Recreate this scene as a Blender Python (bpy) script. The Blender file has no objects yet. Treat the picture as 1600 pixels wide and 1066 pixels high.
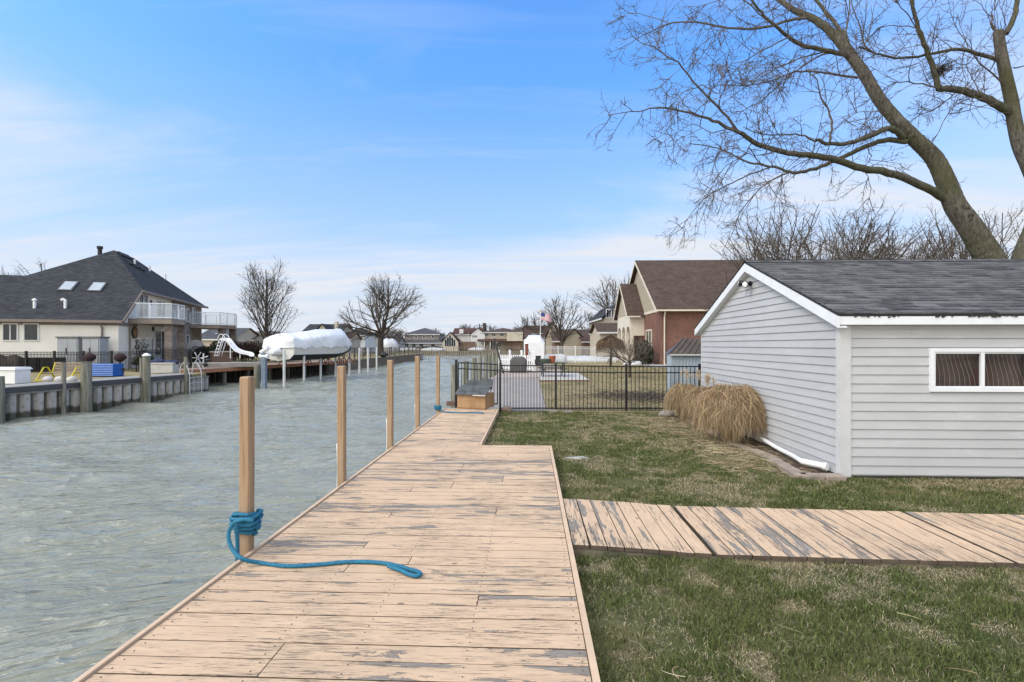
import bpy, math, random
import numpy as np
from mathutils import Vector, Matrix
R = math.radians
random.seed(7); RNG = np.random.default_rng(7)
S = bpy.context.scene
COL = S.collection
# ------------------------------------------------------------------ camera, sky, sun
F, HZ, CX = 770.0, 539.0, 800.0       # focal length (px), horizon row, centre column of the 1600 px frame
YAW = math.atan(29 / F)
EYE = 1.70
cd = bpy.data.cameras.new('camera'); cam = bpy.data.objects.new('camera', cd); COL.objects.link(cam)
cd.sensor_width = 36; cd.lens = F / 1600 * 36; cd.shift_y = 6 / 1600
cd.clip_start = 0.05; cd.clip_end = 3000
cam.location = (0, 0, EYE); cam.rotation_euler = (R(90), 0, YAW)
S.camera = cam
S.view_settings.view_transform = 'Standard'; S.view_settings.look = 'None'
S.view_settings.exposure = 0.85 ; S.view_settings.gamma = 1
S.cycles.max_bounces = 6; S.cycles.transparent_max_bounces = 8
SUN_EL, SUN_AZ = R(42), R(238)        # azimuth clockwise from +Y (behind the camera, to the left)

w = bpy.data.worlds.new('World'); S.world = w; w.use_nodes = True
nt = w.node_tree; N = nt.nodes; L = nt.links
bg = N['Background']; bg.inputs[1].default_value = 0.13
sky = N.new('ShaderNodeTexSky'); sky.sky_type = 'NISHITA'; sky.sun_disc = False
sky.sun_elevation = SUN_EL; sky.sun_rotation = SUN_AZ; sky.air_density = 1.0; sky.dust_density = 1.2; sky.ozone_density = 2.0
hs = N.new('ShaderNodeHueSaturation'); hs.inputs['Saturation'].default_value = 1.2; hs.inputs['Value'].default_value = 1.0
L.new(sky.outputs[0], hs.inputs['Color'])
tn = N.new('ShaderNodeMix'); tn.data_type = 'RGBA'; tn.blend_type = 'MULTIPLY'; tn.inputs[0].default_value = 1; L.new(hs.outputs[0], tn.inputs[6]); tnc = N.new('ShaderNodeMix'); tnc.data_type = 'RGBA'; tnc.inputs[6].default_value = (0.80, 0.80, 0.86, 1); tnc.inputs[7].default_value = (1.03, 1.32, 1.55, 1); L.new(tnc.outputs[2], tn.inputs[7])
tc = N.new('ShaderNodeTexCoord')
sep = N.new('ShaderNodeSeparateXYZ'); L.new(tc.outputs['Generated'], sep.inputs[0])
def wm(op, a, b=None, c=None, clamp=False):
    n = N.new('ShaderNodeMath'); n.operation = op; n.use_clamp = clamp
    for i, v in enumerate((a, b, c)):
        if v is None: continue
        if isinstance(v, (int, float)): n.inputs[i].default_value = v
        else: L.new(v, n.inputs[i])
    return n.outputs[0]
# cloud layer: direction projected on a high sheet
L.new(wm('MULTIPLY_ADD', sep.outputs[2], 2.0, -0.02, clamp=True), tnc.inputs[0])
zc = wm('MAXIMUM', sep.outputs[2], 0.02)
zz = wm('ADD', zc, 0.16)
u_ = wm('DIVIDE', sep.outputs[0], zz); v_ = wm('DIVIDE', sep.outputs[1], zz)
cmb = N.new('ShaderNodeCombineXYZ'); L.new(u_, cmb.inputs[0]); L.new(v_, cmb.inputs[1])
mp = N.new('ShaderNodeMapping'); L.new(cmb.outputs[0], mp.inputs[0])
mp.inputs['Rotation'].default_value = (0, 0, R(-14)); mp.inputs['Scale'].default_value = (0.42, 1.0, 1); mp.inputs['Location'].default_value = (2.3, 1.1, 0)
n1 = N.new('ShaderNodeTexNoise'); L.new(mp.outputs[0], n1.inputs[0]); n1.inputs['Scale'].default_value = 1.1; n1.inputs['Detail'].default_value = 9; n1.inputs['Roughness'].default_value = 0.55; n1.inputs['Distortion'].default_value = 0.5
n2 = N.new('ShaderNodeTexNoise'); L.new(mp.outputs[0], n2.inputs[0]); n2.inputs['Scale'].default_value = 0.45; n2.inputs['Detail'].default_value = 3
el = sep.outputs[2]
rise = wm('MULTIPLY_ADD', el, -1.15, 0.50)        # more cloud towards the horizon
d0 = wm('ADD', n1.outputs[0], rise)
d1 = wm('MULTIPLY_ADD', n2.outputs[0], 0.7, -0.35)
d2 = wm('ADD', d0, d1)
d2 = wm('MULTIPLY_ADD', sep.outputs[0], 0.10, d2) # more cloud over the right-hand houses
band = wm('MULTIPLY_ADD', wm('ABSOLUTE', sep.outputs[0]), 0.65, wm('MULTIPLY_ADD', el, -3.4, 1.32))
nz = wm('MULTIPLY_ADD', n1.outputs[0], 3.4, -1.7)
nz2 = wm('MULTIPLY_ADD', n2.outputs[0], 2.4, -1.2)
dens = wm('ADD', wm('ADD', band, nz), nz2, clamp=True)
veil = wm('MULTIPLY_ADD', el, -2.1, 0.98, clamp=True)
n3 = N.new('ShaderNodeTexNoise'); mp3 = N.new('ShaderNodeMapping'); L.new(cmb.outputs[0], mp3.inputs[0]); mp3.inputs['Rotation'].default_value = (0, 0, R(9)); mp3.inputs['Scale'].default_value = (0.30, 1.6, 1); L.new(mp3.outputs[0], n3.inputs[0]); n3.inputs['Scale'].default_value = 2.2; n3.inputs['Detail'].default_value = 10; n3.inputs['Roughness'].default_value = 0.62; n3.inputs['Distortion'].default_value = 0.8
wisp = wm('MULTIPLY_ADD', n3.outputs[0], 5.0, -1.95, clamp=True)
cl_ = wm('MULTIPLY', wm('MULTIPLY_ADD', wisp, 0.55, 0.45), dens)
hi = wm('MULTIPLY', wm('MULTIPLY_ADD', n3.outputs[0], 4, -2.2, clamp=True), 0.30)
cl_ = wm('MAXIMUM', cl_, hi)
dens = wm('MULTIPLY', veil, 0.9)
# unseen bright cloud added behind, left and overhead as neutral fill light
bk = wm('MULTIPLY_ADD', sep.outputs[1], -1.6, wm('MULTIPLY_ADD', sep.outputs[0], -0.9, 0.25), clamp=True)
ov_ = wm('MULTIPLY_ADD', sep.outputs[2], 3.0, -2.0, clamp=True)
back = wm('MAXIMUM', bk, ov_)
ccol = N.new('ShaderNodeMix'); ccol.data_type = 'RGBA'; L.new(back, ccol.inputs[0]); ccol.inputs[6].default_value = (2.45, 3.0, 4.0, 1); ccol.inputs[7].default_value = (8.2, 8.0, 7.55, 1)
dens = wm('MAXIMUM', dens, wm('MULTIPLY', back, 0.95))
mix = N.new('ShaderNodeMix'); mix.data_type = 'RGBA'
L.new(dens, mix.inputs[0]); L.new(tn.outputs[2], mix.inputs[6]); L.new(ccol.outputs[2], mix.inputs[7])
mx2 = N.new('ShaderNodeMix'); mx2.data_type = 'RGBA'; L.new(wm('MULTIPLY', cl_, wm('SUBTRACT', 1.0, back, clamp=True)), mx2.inputs[0]); L.new(mix.outputs[2], mx2.inputs[6]); mx2.inputs[7].default_value = (3.45, 3.62, 3.95, 1)
L.new(mx2.outputs[2], bg.inputs[0])

sl = bpy.data.lights.new('sun', 'SUN'); sun = bpy.data.objects.new('sun', sl); COL.objects.link(sun)
sl.energy = 1.0; sl.angle = R(25); sl.color = (1, 0.97, 0.93)
sd = Vector((math.sin(SUN_AZ) * math.cos(SUN_EL), math.cos(SUN_AZ) * math.cos(SUN_EL), math.sin(SUN_EL)))
sun.rotation_euler = sd.to_track_quat('Z', 'Y').to_euler()

# ------------------------------------------------------------------ pixel helpers
ca, sa = math.cos(YAW), math.sin(YAW)
def W(cx, d, z=0.0): return Vector((cx * ca - d * sa, cx * sa + d * ca, z))   # camera-frame ground coords -> world
def D(px, py, d):    return W((px - CX) / F * d, d, EYE + (HZ - py) / F * d)
def G(px, py, z):
    d = F * (EYE - z) / (py - HZ); return W((px - CX) / F * d, d, z)
def P(px, d, z=0.0): return W((px - CX) / F * d, d, z)
def yat(x, px):      # world y where the line X = x crosses column px
    r = (px - CX) / F; return x * (ca + r * sa) / (r * ca - sa)

# ------------------------------------------------------------------ materials
def newmat(name):
    m = bpy.data.materials.new(name); m.use_nodes = True
    return m, m.node_tree.nodes, m.node_tree.links, m.node_tree.nodes['Principled BSDF']
def mathn(N, L, op, a, b=None, c=None, clamp=False):
    n = N.new('ShaderNodeMath'); n.operation = op; n.use_clamp = clamp
    for i, v in enumerate((a, b, c)):
        if v is None: continue
        if isinstance(v, (int, float)): n.inputs[i].default_value = v
        else: L.new(v, n.inputs[i])
    return n.outputs[0]
def mixn(N, L, f, a, b, blend='MIX'):
    n = N.new('ShaderNodeMix'); n.data_type = 'RGBA'; n.blend_type = blend
    for i, v in ((0, f), (6, a), (7, b)):
        if isinstance(v, (int, float)): n.inputs[i].default_value = v
        elif isinstance(v, tuple): n.inputs[i].default_value = (*v, 1) if len(v) == 3 else v
        else: L.new(v, n.inputs[i])
    return n.outputs[2]
def noisen(N, L, vec, scale, detail=4, rough=0.5, stretch=None, dist=0, dim4=None):
    if stretch is not None:
        mpn = N.new('ShaderNodeMapping'); mpn.inputs['Scale'].default_value = stretch; L.new(vec, mpn.inputs[0]); vec = mpn.outputs[0]
    n = N.new('ShaderNodeTexNoise'); L.new(vec, n.inputs['Vector']); n.inputs['Scale'].default_value = scale
    n.inputs['Detail'].default_value = detail; n.inputs['Roughness'].default_value = rough; n.inputs['Distortion'].default_value = dist
    if dim4 is not None:
        n.noise_dimensions = '4D'; L.new(dim4, n.inputs['W'])
    return n.outputs[0]
def rampn(N, L, f, stops):
    n = N.new('ShaderNodeValToRGB'); L.new(f, n.inputs[0]); cr = n.color_ramp
    while len(cr.elements) < len(stops): cr.elements.new(0.5)
    for e, (p, c) in zip(cr.elements, stops):
        e.position = p; e.color = (*c, 1) if isinstance(c, tuple) else (c, c, c, 1)
    return n.outputs[0]
def bumpn(N, L, h, bs, strength=0.5, dist=0.01):
    b = N.new('ShaderNodeBump'); b.inputs['Strength'].default_value = strength; b.inputs['Distance'].default_value = dist
    L.new(h, b.inputs['Height']); L.new(b.outputs[0], bs.inputs['Normal'])
def posn(N): return N.new('ShaderNodeNewGeometry').outputs['Position']
def uvn(N): return N.new('ShaderNodeTexCoord').outputs['UV']
MATS = {}
def M(name, col=None, rough=0.75, var=0.14, scale=2.5, bump=0.0, bscale=40, metal=0.0, col2=None, stretch=None, f2=0.5, spec=0.4):
    if name in MATS: return MATS[name]
    m, N, L, b = newmat(name)
    p = posn(N)
    a = noisen(N, L, p, scale, 6, 0.6, stretch)
    c1 = tuple(c * (1 - var) for c in col); c2 = tuple(min(1, c * (1 + var)) for c in col)
    c = mixn(N, L, rampn(N, L, a, [(0.3, 0.0), (0.7, 1.0)]), c1, c2)
    if col2:
        k = noisen(N, L, p, scale * 0.6, 7, 0.65, stretch)
        c = mixn(N, L, rampn(N, L, k, [(f2 - 0.06, 0.0), (f2 + 0.06, 1.0)]), c, col2)
    L.new(c, b.inputs['Base Color']); b.inputs['Roughness'].default_value = rough; b.inputs['Metallic'].default_value = metal
    b.inputs['Specular IOR Level'].default_value = spec
    if bump: bumpn(N, L, noisen(N, L, p, bscale, 5, 0.6, stretch), b, bump, 0.01)
    MATS[name] = m; return m
def brickmat(name, c1, c2, mortar, bw, rh, ms, rough=0.85, bump=0.4, big=0.25, distort=0.0):
    if name in MATS: return MATS[name]
    m, N, L, b = newmat(name)
    uv = uvn(N); vec = uv
    if distort:
        nv = N.new('ShaderNodeTexNoise'); L.new(uv, nv.inputs[0]); nv.inputs['Scale'].default_value = 2.5
        ad = N.new('ShaderNodeVectorMath'); ad.operation = 'MULTIPLY_ADD'; L.new(nv.outputs['Color'], ad.inputs[0])
        ad.inputs[1].default_value = (distort,) * 3; L.new(uv, ad.inputs[2]); vec = ad.outputs[0]
    t = N.new('ShaderNodeTexBrick'); L.new(vec, t.inputs['Vector']); t.inputs['Scale'].default_value = 1
    t.inputs['Color1'].default_value = (*c1, 1); t.inputs['Color2'].default_value = (*c2, 1); t.inputs['Mortar'].default_value = (*mortar, 1)
    t.inputs['Brick Width'].default_value = bw; t.inputs['Row Height'].default_value = rh; t.inputs['Mortar Size'].default_value = ms; t.inputs['Mortar Smooth'].default_value = 0.2
    n = noisen(N, L, uv, 0.8, 6, 0.6)
    k = rampn(N, L, n, [(0.3, 1 - big), (0.7, 1 + 0.0)])
    c = mixn(N, L, 1.0, t.outputs['Color'], k, 'MULTIPLY')
    g = noisen(N, L, uv, 60, 3, 0.7)
    c = mixn(N, L, 1.0, c, rampn(N, L, g, [(0.25, 0.7), (0.75, 1.15)]), 'MULTIPLY')
    L.new(c, b.inputs['Base Color']); b.inputs['Roughness'].default_value = rough; b.inputs['Specular IOR Level'].default_value = 0.25
    inv = mathn(N, L, 'SUBTRACT', 1.0, t.outputs['Fac'])
    bumpn(N, L, inv, b, bump, 0.01)
    MATS[name] = m; return m
def attrmat(name, rough=0.8, spec=0.2, mul=1.0, trans=0.0):
    if name in MATS: return MATS[name]
    m, N, L, b = newmat(name)
    a = N.new('ShaderNodeAttribute'); a.attribute_name = 'tint'
    L.new(a.outputs['Color'], b.inputs['Base Color']); b.inputs['Roughness'].default_value = rough; b.inputs['Specular IOR Level'].default_value = spec
    MATS[name] = m; return m
def glassmat(name, col=(0.02, 0.025, 0.03), rough=0.05):
    if name in MATS: return MATS[name]
    m, N, L, b = newmat(name)
    n = noisen(N, L, posn(N), 1.2, 3)
    L.new(mixn(N, L, n, tuple(c * 0.5 for c in col), tuple(c * 1.6 for c in col)), b.inputs['Base Color'])
    b.inputs['Roughness'].default_value = rough; b.inputs['Specular IOR Level'].default_value = 0.4
    MATS[name] = m; return m

def paintwood(name, paint=(0.665, 0.475, 0.315), along='X', peel=0.60, wood=(0.28, 0.25, 0.215)):
    """flaking tan paint on weathered boards; 'rnd' is a value per board so that nothing runs across a joint"""
    m, N, L, b = newmat(name)
    p = posn(N)
    at = N.new('ShaderNodeAttribute'); at.attribute_name = 'rnd'; rnd = at.outputs['Fac']
    wv = mathn(N, L, 'MULTIPLY', rnd, 37.0)
    st = (1, 8, 1) if along == 'X' else (8, 1, 1)
    st2 = (1, 30, 1) if along == 'X' else (30, 1, 1)
    a = noisen(N, L, p, 1.5, 10, 0.64, st, 0.5, wv)
    big = noisen(N, L, p, 0.55, 3, 0.5, None, 0, None)
    perb = mathn(N, L, 'MULTIPLY_ADD', rnd, 0.13, -0.065)
    f = mathn(N, L, 'ADD', mathn(N, L, 'MULTIPLY_ADD', big, 0.30, -0.15), a)
    f = mathn(N, L, 'ADD', f, perb)
    jag = noisen(N, L, p, 30, 4, 0.7)
    f = mathn(N, L, 'MULTIPLY_ADD', jag, 0.05, f)
    pl = rampn(N, L, f, [(peel, 0.0), (peel + 0.006, 1.0)])
    rim_shadow = rampn(N, L, f, [(peel - 0.003, 0.0), (peel + 0.001, 1.0), (peel + 0.012, 0.0)])  # shadow of the flake edge, painted as a thin dark line
    # short flaked splits
    c2 = noisen(N, L, p, 5.0, 6, 0.78, st2, 0.3, wv)
    big2 = noisen(N, L, p, 1.3, 2, 0.5)
    ck = rampn(N, L, mathn(N, L, 'MULTIPLY_ADD', big2, 0.22, c2), [(0.685, 0.0), (0.695, 1.0)])
    # bare wood
    grain = noisen(N, L, p, 12, 6, 0.7, st2, 0.2, wv)
    wd = rampn(N, L, grain, [(0.3, tuple(c * 0.30 for c in wood)), (0.5, wood), (0.68, tuple(min(1, c * 1.7) for c in wood))])
    wtone = noisen(N, L, p, 2.2, 2, 0.5, st)
    wd = mixn(N, L, rampn(N, L, wtone, [(0.4, 0.0), (0.6, 0.6)]), wd, (0.24, 0.20, 0.16))
    tone = noisen(N, L, p, 3.0, 5, 0.6, st, 0, wv)
    pc = mixn(N, L, rampn(N, L, tone, [(0.3, 0.0), (0.7, 1.0)]), tuple(c * 0.86 for c in paint), tuple(min(1, c * 1.09) for c in paint))
    pc = mixn(N, L, mathn(N, L, 'MULTIPLY', rnd, 0.18), pc, tuple(c * 0.72 for c in paint))
    dirt = noisen(N, L, p, 1.0, 6, 0.7)
    pc = mixn(N, L, rampn(N, L, dirt, [(0.5, 0.0), (0.75, 0.35)]), pc, (0.36, 0.29, 0.22))
    # knots
    v = N.new('ShaderNodeTexVoronoi'); mpv = N.new('ShaderNodeMapping'); L.new(p, mpv.inputs[0])
    mpv.inputs['Scale'].default_value = (1.0, 1.7, 1) if along == 'X' else (1.7, 1.0, 1); L.new(mpv.outputs[0], v.inputs['Vector']); v.inputs['Scale'].default_value = 2.3
    kd = mathn(N, L, 'MULTIPLY_ADD', jag, 0.04, v.outputs['Distance'])
    kn = rampn(N, L, kd, [(0.07, 1.0), (0.08, 0.0)])
    c = mixn(N, L, pl, pc, wd)
    c = mixn(N, L, mathn(N, L, 'MULTIPLY', rim_shadow, 0.9), c, (0.13, 0.10, 0.08))
    c = mixn(N, L, mathn(N, L, 'MULTIPLY', ck, 0.9), c, (0.085, 0.07, 0.06))
    c = mixn(N, L, mathn(N, L, 'MULTIPLY', kn, 0.7), c, (0.10, 0.075, 0.06))
    L.new(c, b.inputs['Base Color']); b.inputs['Roughness'].default_value = 0.72; b.inputs['Specular IOR Level'].default_value = 0.3
    h = mathn(N, L, 'MULTIPLY_ADD', pl, -0.6, grain)
    h = mathn(N, L, 'MULTIPLY_ADD', ck, -0.8, h)
    bumpn(N, L, h, b, 0.6, 0.008)
    MATS[name] = m; return m

def groundmat(name, g1, g2, dry, soil, f=0.5, sc=1.0):
    m, N, L, b = newmat(name); p = posn(N)
    a = noisen(N, L, p, 0.9 * sc, 7, 0.65); k = noisen(N, L, p, 14 * sc, 5, 0.7); q = noisen(N, L, p, 0.35 * sc, 5, 0.6)
    c = mixn(N, L, rampn(N, L, k, [(0.3, 0.0), (0.7, 1.0)]), g1, g2)
    c = mixn(N, L, rampn(N, L, a, [(f - 0.1, 0.0), (f + 0.1, 0.9)]), c, dry)
    c = mixn(N, L, rampn(N, L, q, [(0.6, 0.0), (0.72, 0.6)]), c, soil)
    fine = noisen(N, L, p, 70 * sc, 3, 0.8)
    c = mixn(N, L, 1.0, c, rampn(N, L, fine, [(0.2, 0.55), (0.8, 1.35)]), 'MULTIPLY')
    L.new(c, b.inputs['Base Color']); b.inputs['Roughness'].default_value = 0.95; b.inputs['Specular IOR Level'].default_value = 0.1
    bumpn(N, L, fine, b, 0.6, 0.03)
    return m

white = lambda: M('white_paint', (0.78, 0.79, 0.80), 0.5, 0.05, 3)
def_black = lambda: M('black_metal', (0.012, 0.012, 0.014), 0.35, 0.3, 8)

# ------------------------------------------------------------------ mesh builder
class MB:
    def __init__(s): s.v = []; s.f = []; s.r = []; s.mi = []; s.cr = None; s.cm = 0
    def _f(s, *fs):
        for f in fs:
            s.f.append(f); s.r.append(s.cr if s.cr is not None else 0.5); s.mi.append(s.cm)
    def poly(s, pts):
        n = len(s.v); s.v += [tuple(p) for p in pts]; s._f(tuple(range(n, n + len(pts))))
    def hexa(s, p):          # 8 points: bottom ring then top ring
        n = len(s.v); s.v += [tuple(q) for q in p]
        s._f((n, n + 3, n + 2, n + 1), (n + 4, n + 5, n + 6, n + 7), (n, n + 1, n + 5, n + 4), (n + 1, n + 2, n + 6, n + 5), (n + 2, n + 3, n + 7, n + 6), (n + 3, n, n + 4, n + 7))
    def box(s, x0, x1, y0, y1, z0, z1, T=None):
        p = [Vector(q) for q in ((x0, y0, z0), (x1, y0, z0), (x1, y1, z0), (x0, y1, z0), (x0, y0, z1), (x1, y0, z1), (x1, y1, z1), (x0, y1, z1))]
        if T is not None: p = [T @ q for q in p]
        s.hexa(p)
    def cbox(s, c, sx, sy, sz, rz=0, T=None):
        A = Matrix.Translation(Vector(c)) @ Matrix.Rotation(rz, 4, 'Z')
        if T is not None: A = T @ A
        s.box(-sx / 2, sx / 2, -sy / 2, sy / 2, -sz / 2, sz / 2, A)
    def bar(s, a, b, w, h=None, up=Vector((0, 0, 1))):
        a = Vector(a); b = Vector(b); h = h or w; d = (b - a)
        if d.length < 1e-6: return
        d.normalize()
        if abs(d.dot(up)) > 0.99: up = Vector((0, 1, 0))
        sx = d.cross(up).normalized() * (w / 2); sz = sx.cross(d).normalized() * (h / 2)
        s.hexa([a - sx - sz, b - sx - sz, b + sx - sz, a + sx - sz, a - sx + sz, b - sx + sz, b + sx + sz, a + sx + sz])
    def prism(s, pts, h, axis=Vector((0, 0, 1))):    # polygon swept along an axis
        n = len(s.v); k = len(pts); ax = axis * h
        s.v += [tuple(Vector(p)) for p in pts] + [tuple(Vector(p) + ax) for p in pts]
        s._f(tuple(range(n + k - 1, n - 1, -1)), tuple(range(n + k, n + 2 * k)))
        for i in range(k):
            j = (i + 1) % k; s._f((n + i, n + j, n + k + j, n + k + i))
    def tube(s, pts, r, sides=8, cap=True):
        pts = [Vector(p) for p in pts]; k = len(pts)
        rs = r if isinstance(r, (list, tuple)) else [r] * k
        n = len(s.v)
        t0 = (pts[1] - pts[0]).normalized()
        a = t0.orthogonal().normalized()
        for i in range(k):
            t = (pts[min(i + 1, k - 1)] - pts[max(i - 1, 0)])
            if t.length < 1e-9: t = t0
            t = t.normalized(); a = (a - t * a.dot(t))
            if a.length < 1e-6: a = t.orthogonal()
            a.normalize(); bb = t.cross(a)
            for j in range(sides):
                q = 2 * math.pi * j / sides
                s.v.append(tuple(pts[i] + (a * math.cos(q) + bb * math.sin(q)) * rs[i]))
        for i in range(k - 1):
            for j in range(sides):
                j2 = (j + 1) % sides
                s._f((n + i * sides + j, n + i * sides + j2, n + (i + 1) * sides + j2, n + (i + 1) * sides + j))
        if cap:
            s._f(tuple(range(n + sides - 1, n - 1, -1)), tuple(range(n + (k - 1) * sides, n + k * sides)))
    def cyl(s, c, r, z0, z1, sides=16, r1=None):
        s.tube([(c[0], c[1], z0), (c[0], c[1], z1)], [r, r if r1 is None else r1], sides)
    def lathe(s, c, prof, sides=20, sx=1, sy=1):
        n = len(s.v); k = len(prof)
        for (r, z) in prof:
            for j in range(sides):
                q = 2 * math.pi * j / sides; s.v.append((c[0] + r * sx * math.cos(q), c[1] + r * sy * math.sin(q), c[2] + z))
        for i in range(k - 1):
            for j in range(sides):
                j2 = (j + 1) % sides; s._f((n + i * sides + j, n + i * sides + j2, n + (i + 1) * sides + j2, n + (i + 1) * sides + j))
        s._f(tuple(range(n + sides - 1, n - 1, -1)), tuple(range(n + (k - 1) * sides, n + k * sides)))
    def blob(s, c, rx, ry, rz, seed=0, amp=0.12, nu=14, nv=9, flat=0.0):
        rg = random.Random(seed); ph = [(rg.uniform(1, 4), rg.uniform(0, 6.3), rg.uniform(1, 4), rg.uniform(0, 6.3)) for _ in range(4)]
        n = len(s.v)
        for i in range(nv + 1):
            th = math.pi * i / nv
            for j in range(nu):
                q = 2 * math.pi * j / nu
                k = 1 + amp * sum(math.sin(a * th + b) * math.sin(round(cc) * q + d) for a, b, cc, d in ph) * (1 if 0 < i < nv else 0)
                z = math.cos(th) * rz * k
                s.v.append((c[0] + rx * k * math.sin(th) * math.cos(q), c[1] + ry * k * math.sin(th) * math.sin(q), c[2] + max(z, -rz * (1 - flat))))
        for i in range(nv):
            for j in range(nu):
                j2 = (j + 1) % nu; s._f((n + i * nu + j, n + (i + 1) * nu + j, n + (i + 1) * nu + j2, n + i * nu + j2))
    def build(s, name, mat, parent=None, smooth=False, uv=True, tint=None, local=False, recalc=True):
        me = bpy.data.meshes.new(name)
        v = np.array(s.v, dtype=np.float64)
        if parent is not None and not local:
            v = v - np.array(ORG[parent.name])
            org = (0, 0, 0)
        me.from_pydata([tuple(q) for q in v], [], s.f); 
        mats = mat if isinstance(mat, (list, tuple)) else [mat]
        for m in mats: me.materials.append(m)
        if len(mats) > 1: me.polygons.foreach_set('material_index', s.mi)
        if recalc:
            import bmesh
            bm = bmesh.new(); bm.from_mesh(me); bmesh.ops.recalc_face_normals(bm, faces=bm.faces); bm.to_mesh(me); bm.free()
        at = me.attributes.new('rnd', 'FLOAT', 'FACE'); at.data.foreach_set('value', s.r)
        if tint is not None:
            ta = me.attributes.new('tint', 'FLOAT_COLOR', 'POINT'); ta.data.foreach_set('color', np.array(tint, dtype=np.float32).ravel())
        if uv:
            ul = me.uv_layers.new(name='UVMap'); co = s.v
            out = np.zeros((len(me.loops), 2), dtype=np.float32); vs = me.vertices
            for pl in me.polygons:
                nn = pl.normal
                if abs(nn.z) > 0.985: ua, va = Vector((1, 0, 0)), Vector((0, 1, 0))
                else:
                    ua = Vector((-nn.y, nn.x, 0)).normalized(); va = nn.cross(ua)
                    if va.z < 0: va = -va
                for li in pl.loop_indices:
                    q = Vector(co[me.loops[li].vertex_index]); out[li] = (q.dot(ua), q.dot(va))
            ul.data.foreach_set('uv', out.ravel())
        if smooth: me.shade_smooth()
        o = bpy.data.objects.new(name, me); COL.objects.link(o)
        if parent is not None:
            o.parent = parent; ORG[o.name] = ORG[parent.name] if not local else (0, 0, 0)
        else: ORG[o.name] = (0, 0, 0)
        return o
ORG = {}
def tag(o, label=None, cat=None, group=None, kind=None):
    if label: o['label'] = label
    if cat: o['category'] = cat
    if group: o['group'] = group
    if kind: o['kind'] = kind
    return o
def thing(name, label, cat, loc=(0, 0, 0), rz=0.0, group=None):
    o = bpy.data.objects.new(name, None); COL.objects.link(o); o.empty_display_size = 0.1
    o.location = loc; o.rotation_euler = (0, 0, rz); ORG[o.name] = tuple(loc)
    return tag(o, label, cat, group)
def single(mb, name, mat, label, cat, group=None, smooth=False, kind=None, tint=None, uv=True):
    """a thing that is one mesh, its origin moved to its base"""
    v = np.array(mb.v); c = (v[:, :2].min(0) + v[:, :2].max(0)) / 2; z = v[:, 2].min()
    mb.v = [(a - c[0], b - c[1], d - z) for a, b, d in mb.v]
    o = mb.build(name, mat, None, smooth, uv, tint); o.location = (c[0], c[1], z)
    return tag(o, label, cat, group, kind)
def dup(root, loc=None, rz=None, label=None, scale=None):
    r = root.copy(); COL.objects.link(r)
    if loc is not None: r.location = loc
    if rz is not None: r.rotation_euler = (0, 0, rz)
    if label: r['label'] = label
    if scale: r.scale = scale
    def rec(a, b):
        for ch in a.children:
            c = ch.copy(); COL.objects.link(c); c.parent = b; rec(ch, c)
    rec(root, r)
    return r
def raw(name, verts, faces_flat, nper, mat, tint=None, smooth=False):
    """fast mesh from numpy arrays, faces all of nper corners"""
    me = bpy.data.meshes.new(name); nf = len(faces_flat) // nper
    me.vertices.add(len(verts)); me.vertices.foreach_set('co', np.asarray(verts, dtype=np.float32).ravel())
    me.loops.add(len(faces_flat)); me.loops.foreach_set('vertex_index', np.asarray(faces_flat, dtype=np.int32))
    me.polygons.add(nf); me.polygons.foreach_set('loop_start', np.arange(nf, dtype=np.int32) * nper)
    me.polygons.foreach_set('loop_total', np.full(nf, nper, dtype=np.int32))
    me.materials.append(mat); me.update(); me.validate()
    if tint is not None:
        ta = me.attributes.new('tint', 'FLOAT_COLOR', 'POINT'); ta.data.foreach_set('color', np.asarray(tint, dtype=np.float32).ravel())
    if smooth: me.shade_smooth()
    o = bpy.data.objects.new(name, me); COL.objects.link(o); ORG[o.name] = (0, 0, 0)
    return o
def vnoise(x, y, seed=0):
    x = np.asarray(x, float); y = np.asarray(y, float)
    xi = np.floor(x).astype(np.int64); yi = np.floor(y).astype(np.int64); fx = x - xi; fy = y - yi
    def h(a, b):
        n = (a * 374761393 + b * 668265263 + seed * 1442695041) & 0x7fffffff
        n = ((n ^ (n >> 13)) * 1274126177) & 0x7fffffff
        return ((n ^ (n >> 16)) & 0xffff) / 65535.0
    u = fx * fx * (3 - 2 * fx); v = fy * fy * (3 - 2 * fy)
    return (h(xi, yi) * (1 - u) + h(xi + 1, yi) * u) * (1 - v) + (h(xi, yi + 1) * (1 - u) + h(xi + 1, yi + 1) * u) * v
def fbm(x, y, seed=0, o=4):
    s = 0; a = 0.5; t = 0
    for i in range(o):
        s = s + a * vnoise(x * 2 ** i, y * 2 ** i, seed + i); t += a; a *= 0.55
    return s / t
# ================================================================== THE SETTING
ZW = -1.0; ZL = -0.12
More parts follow.
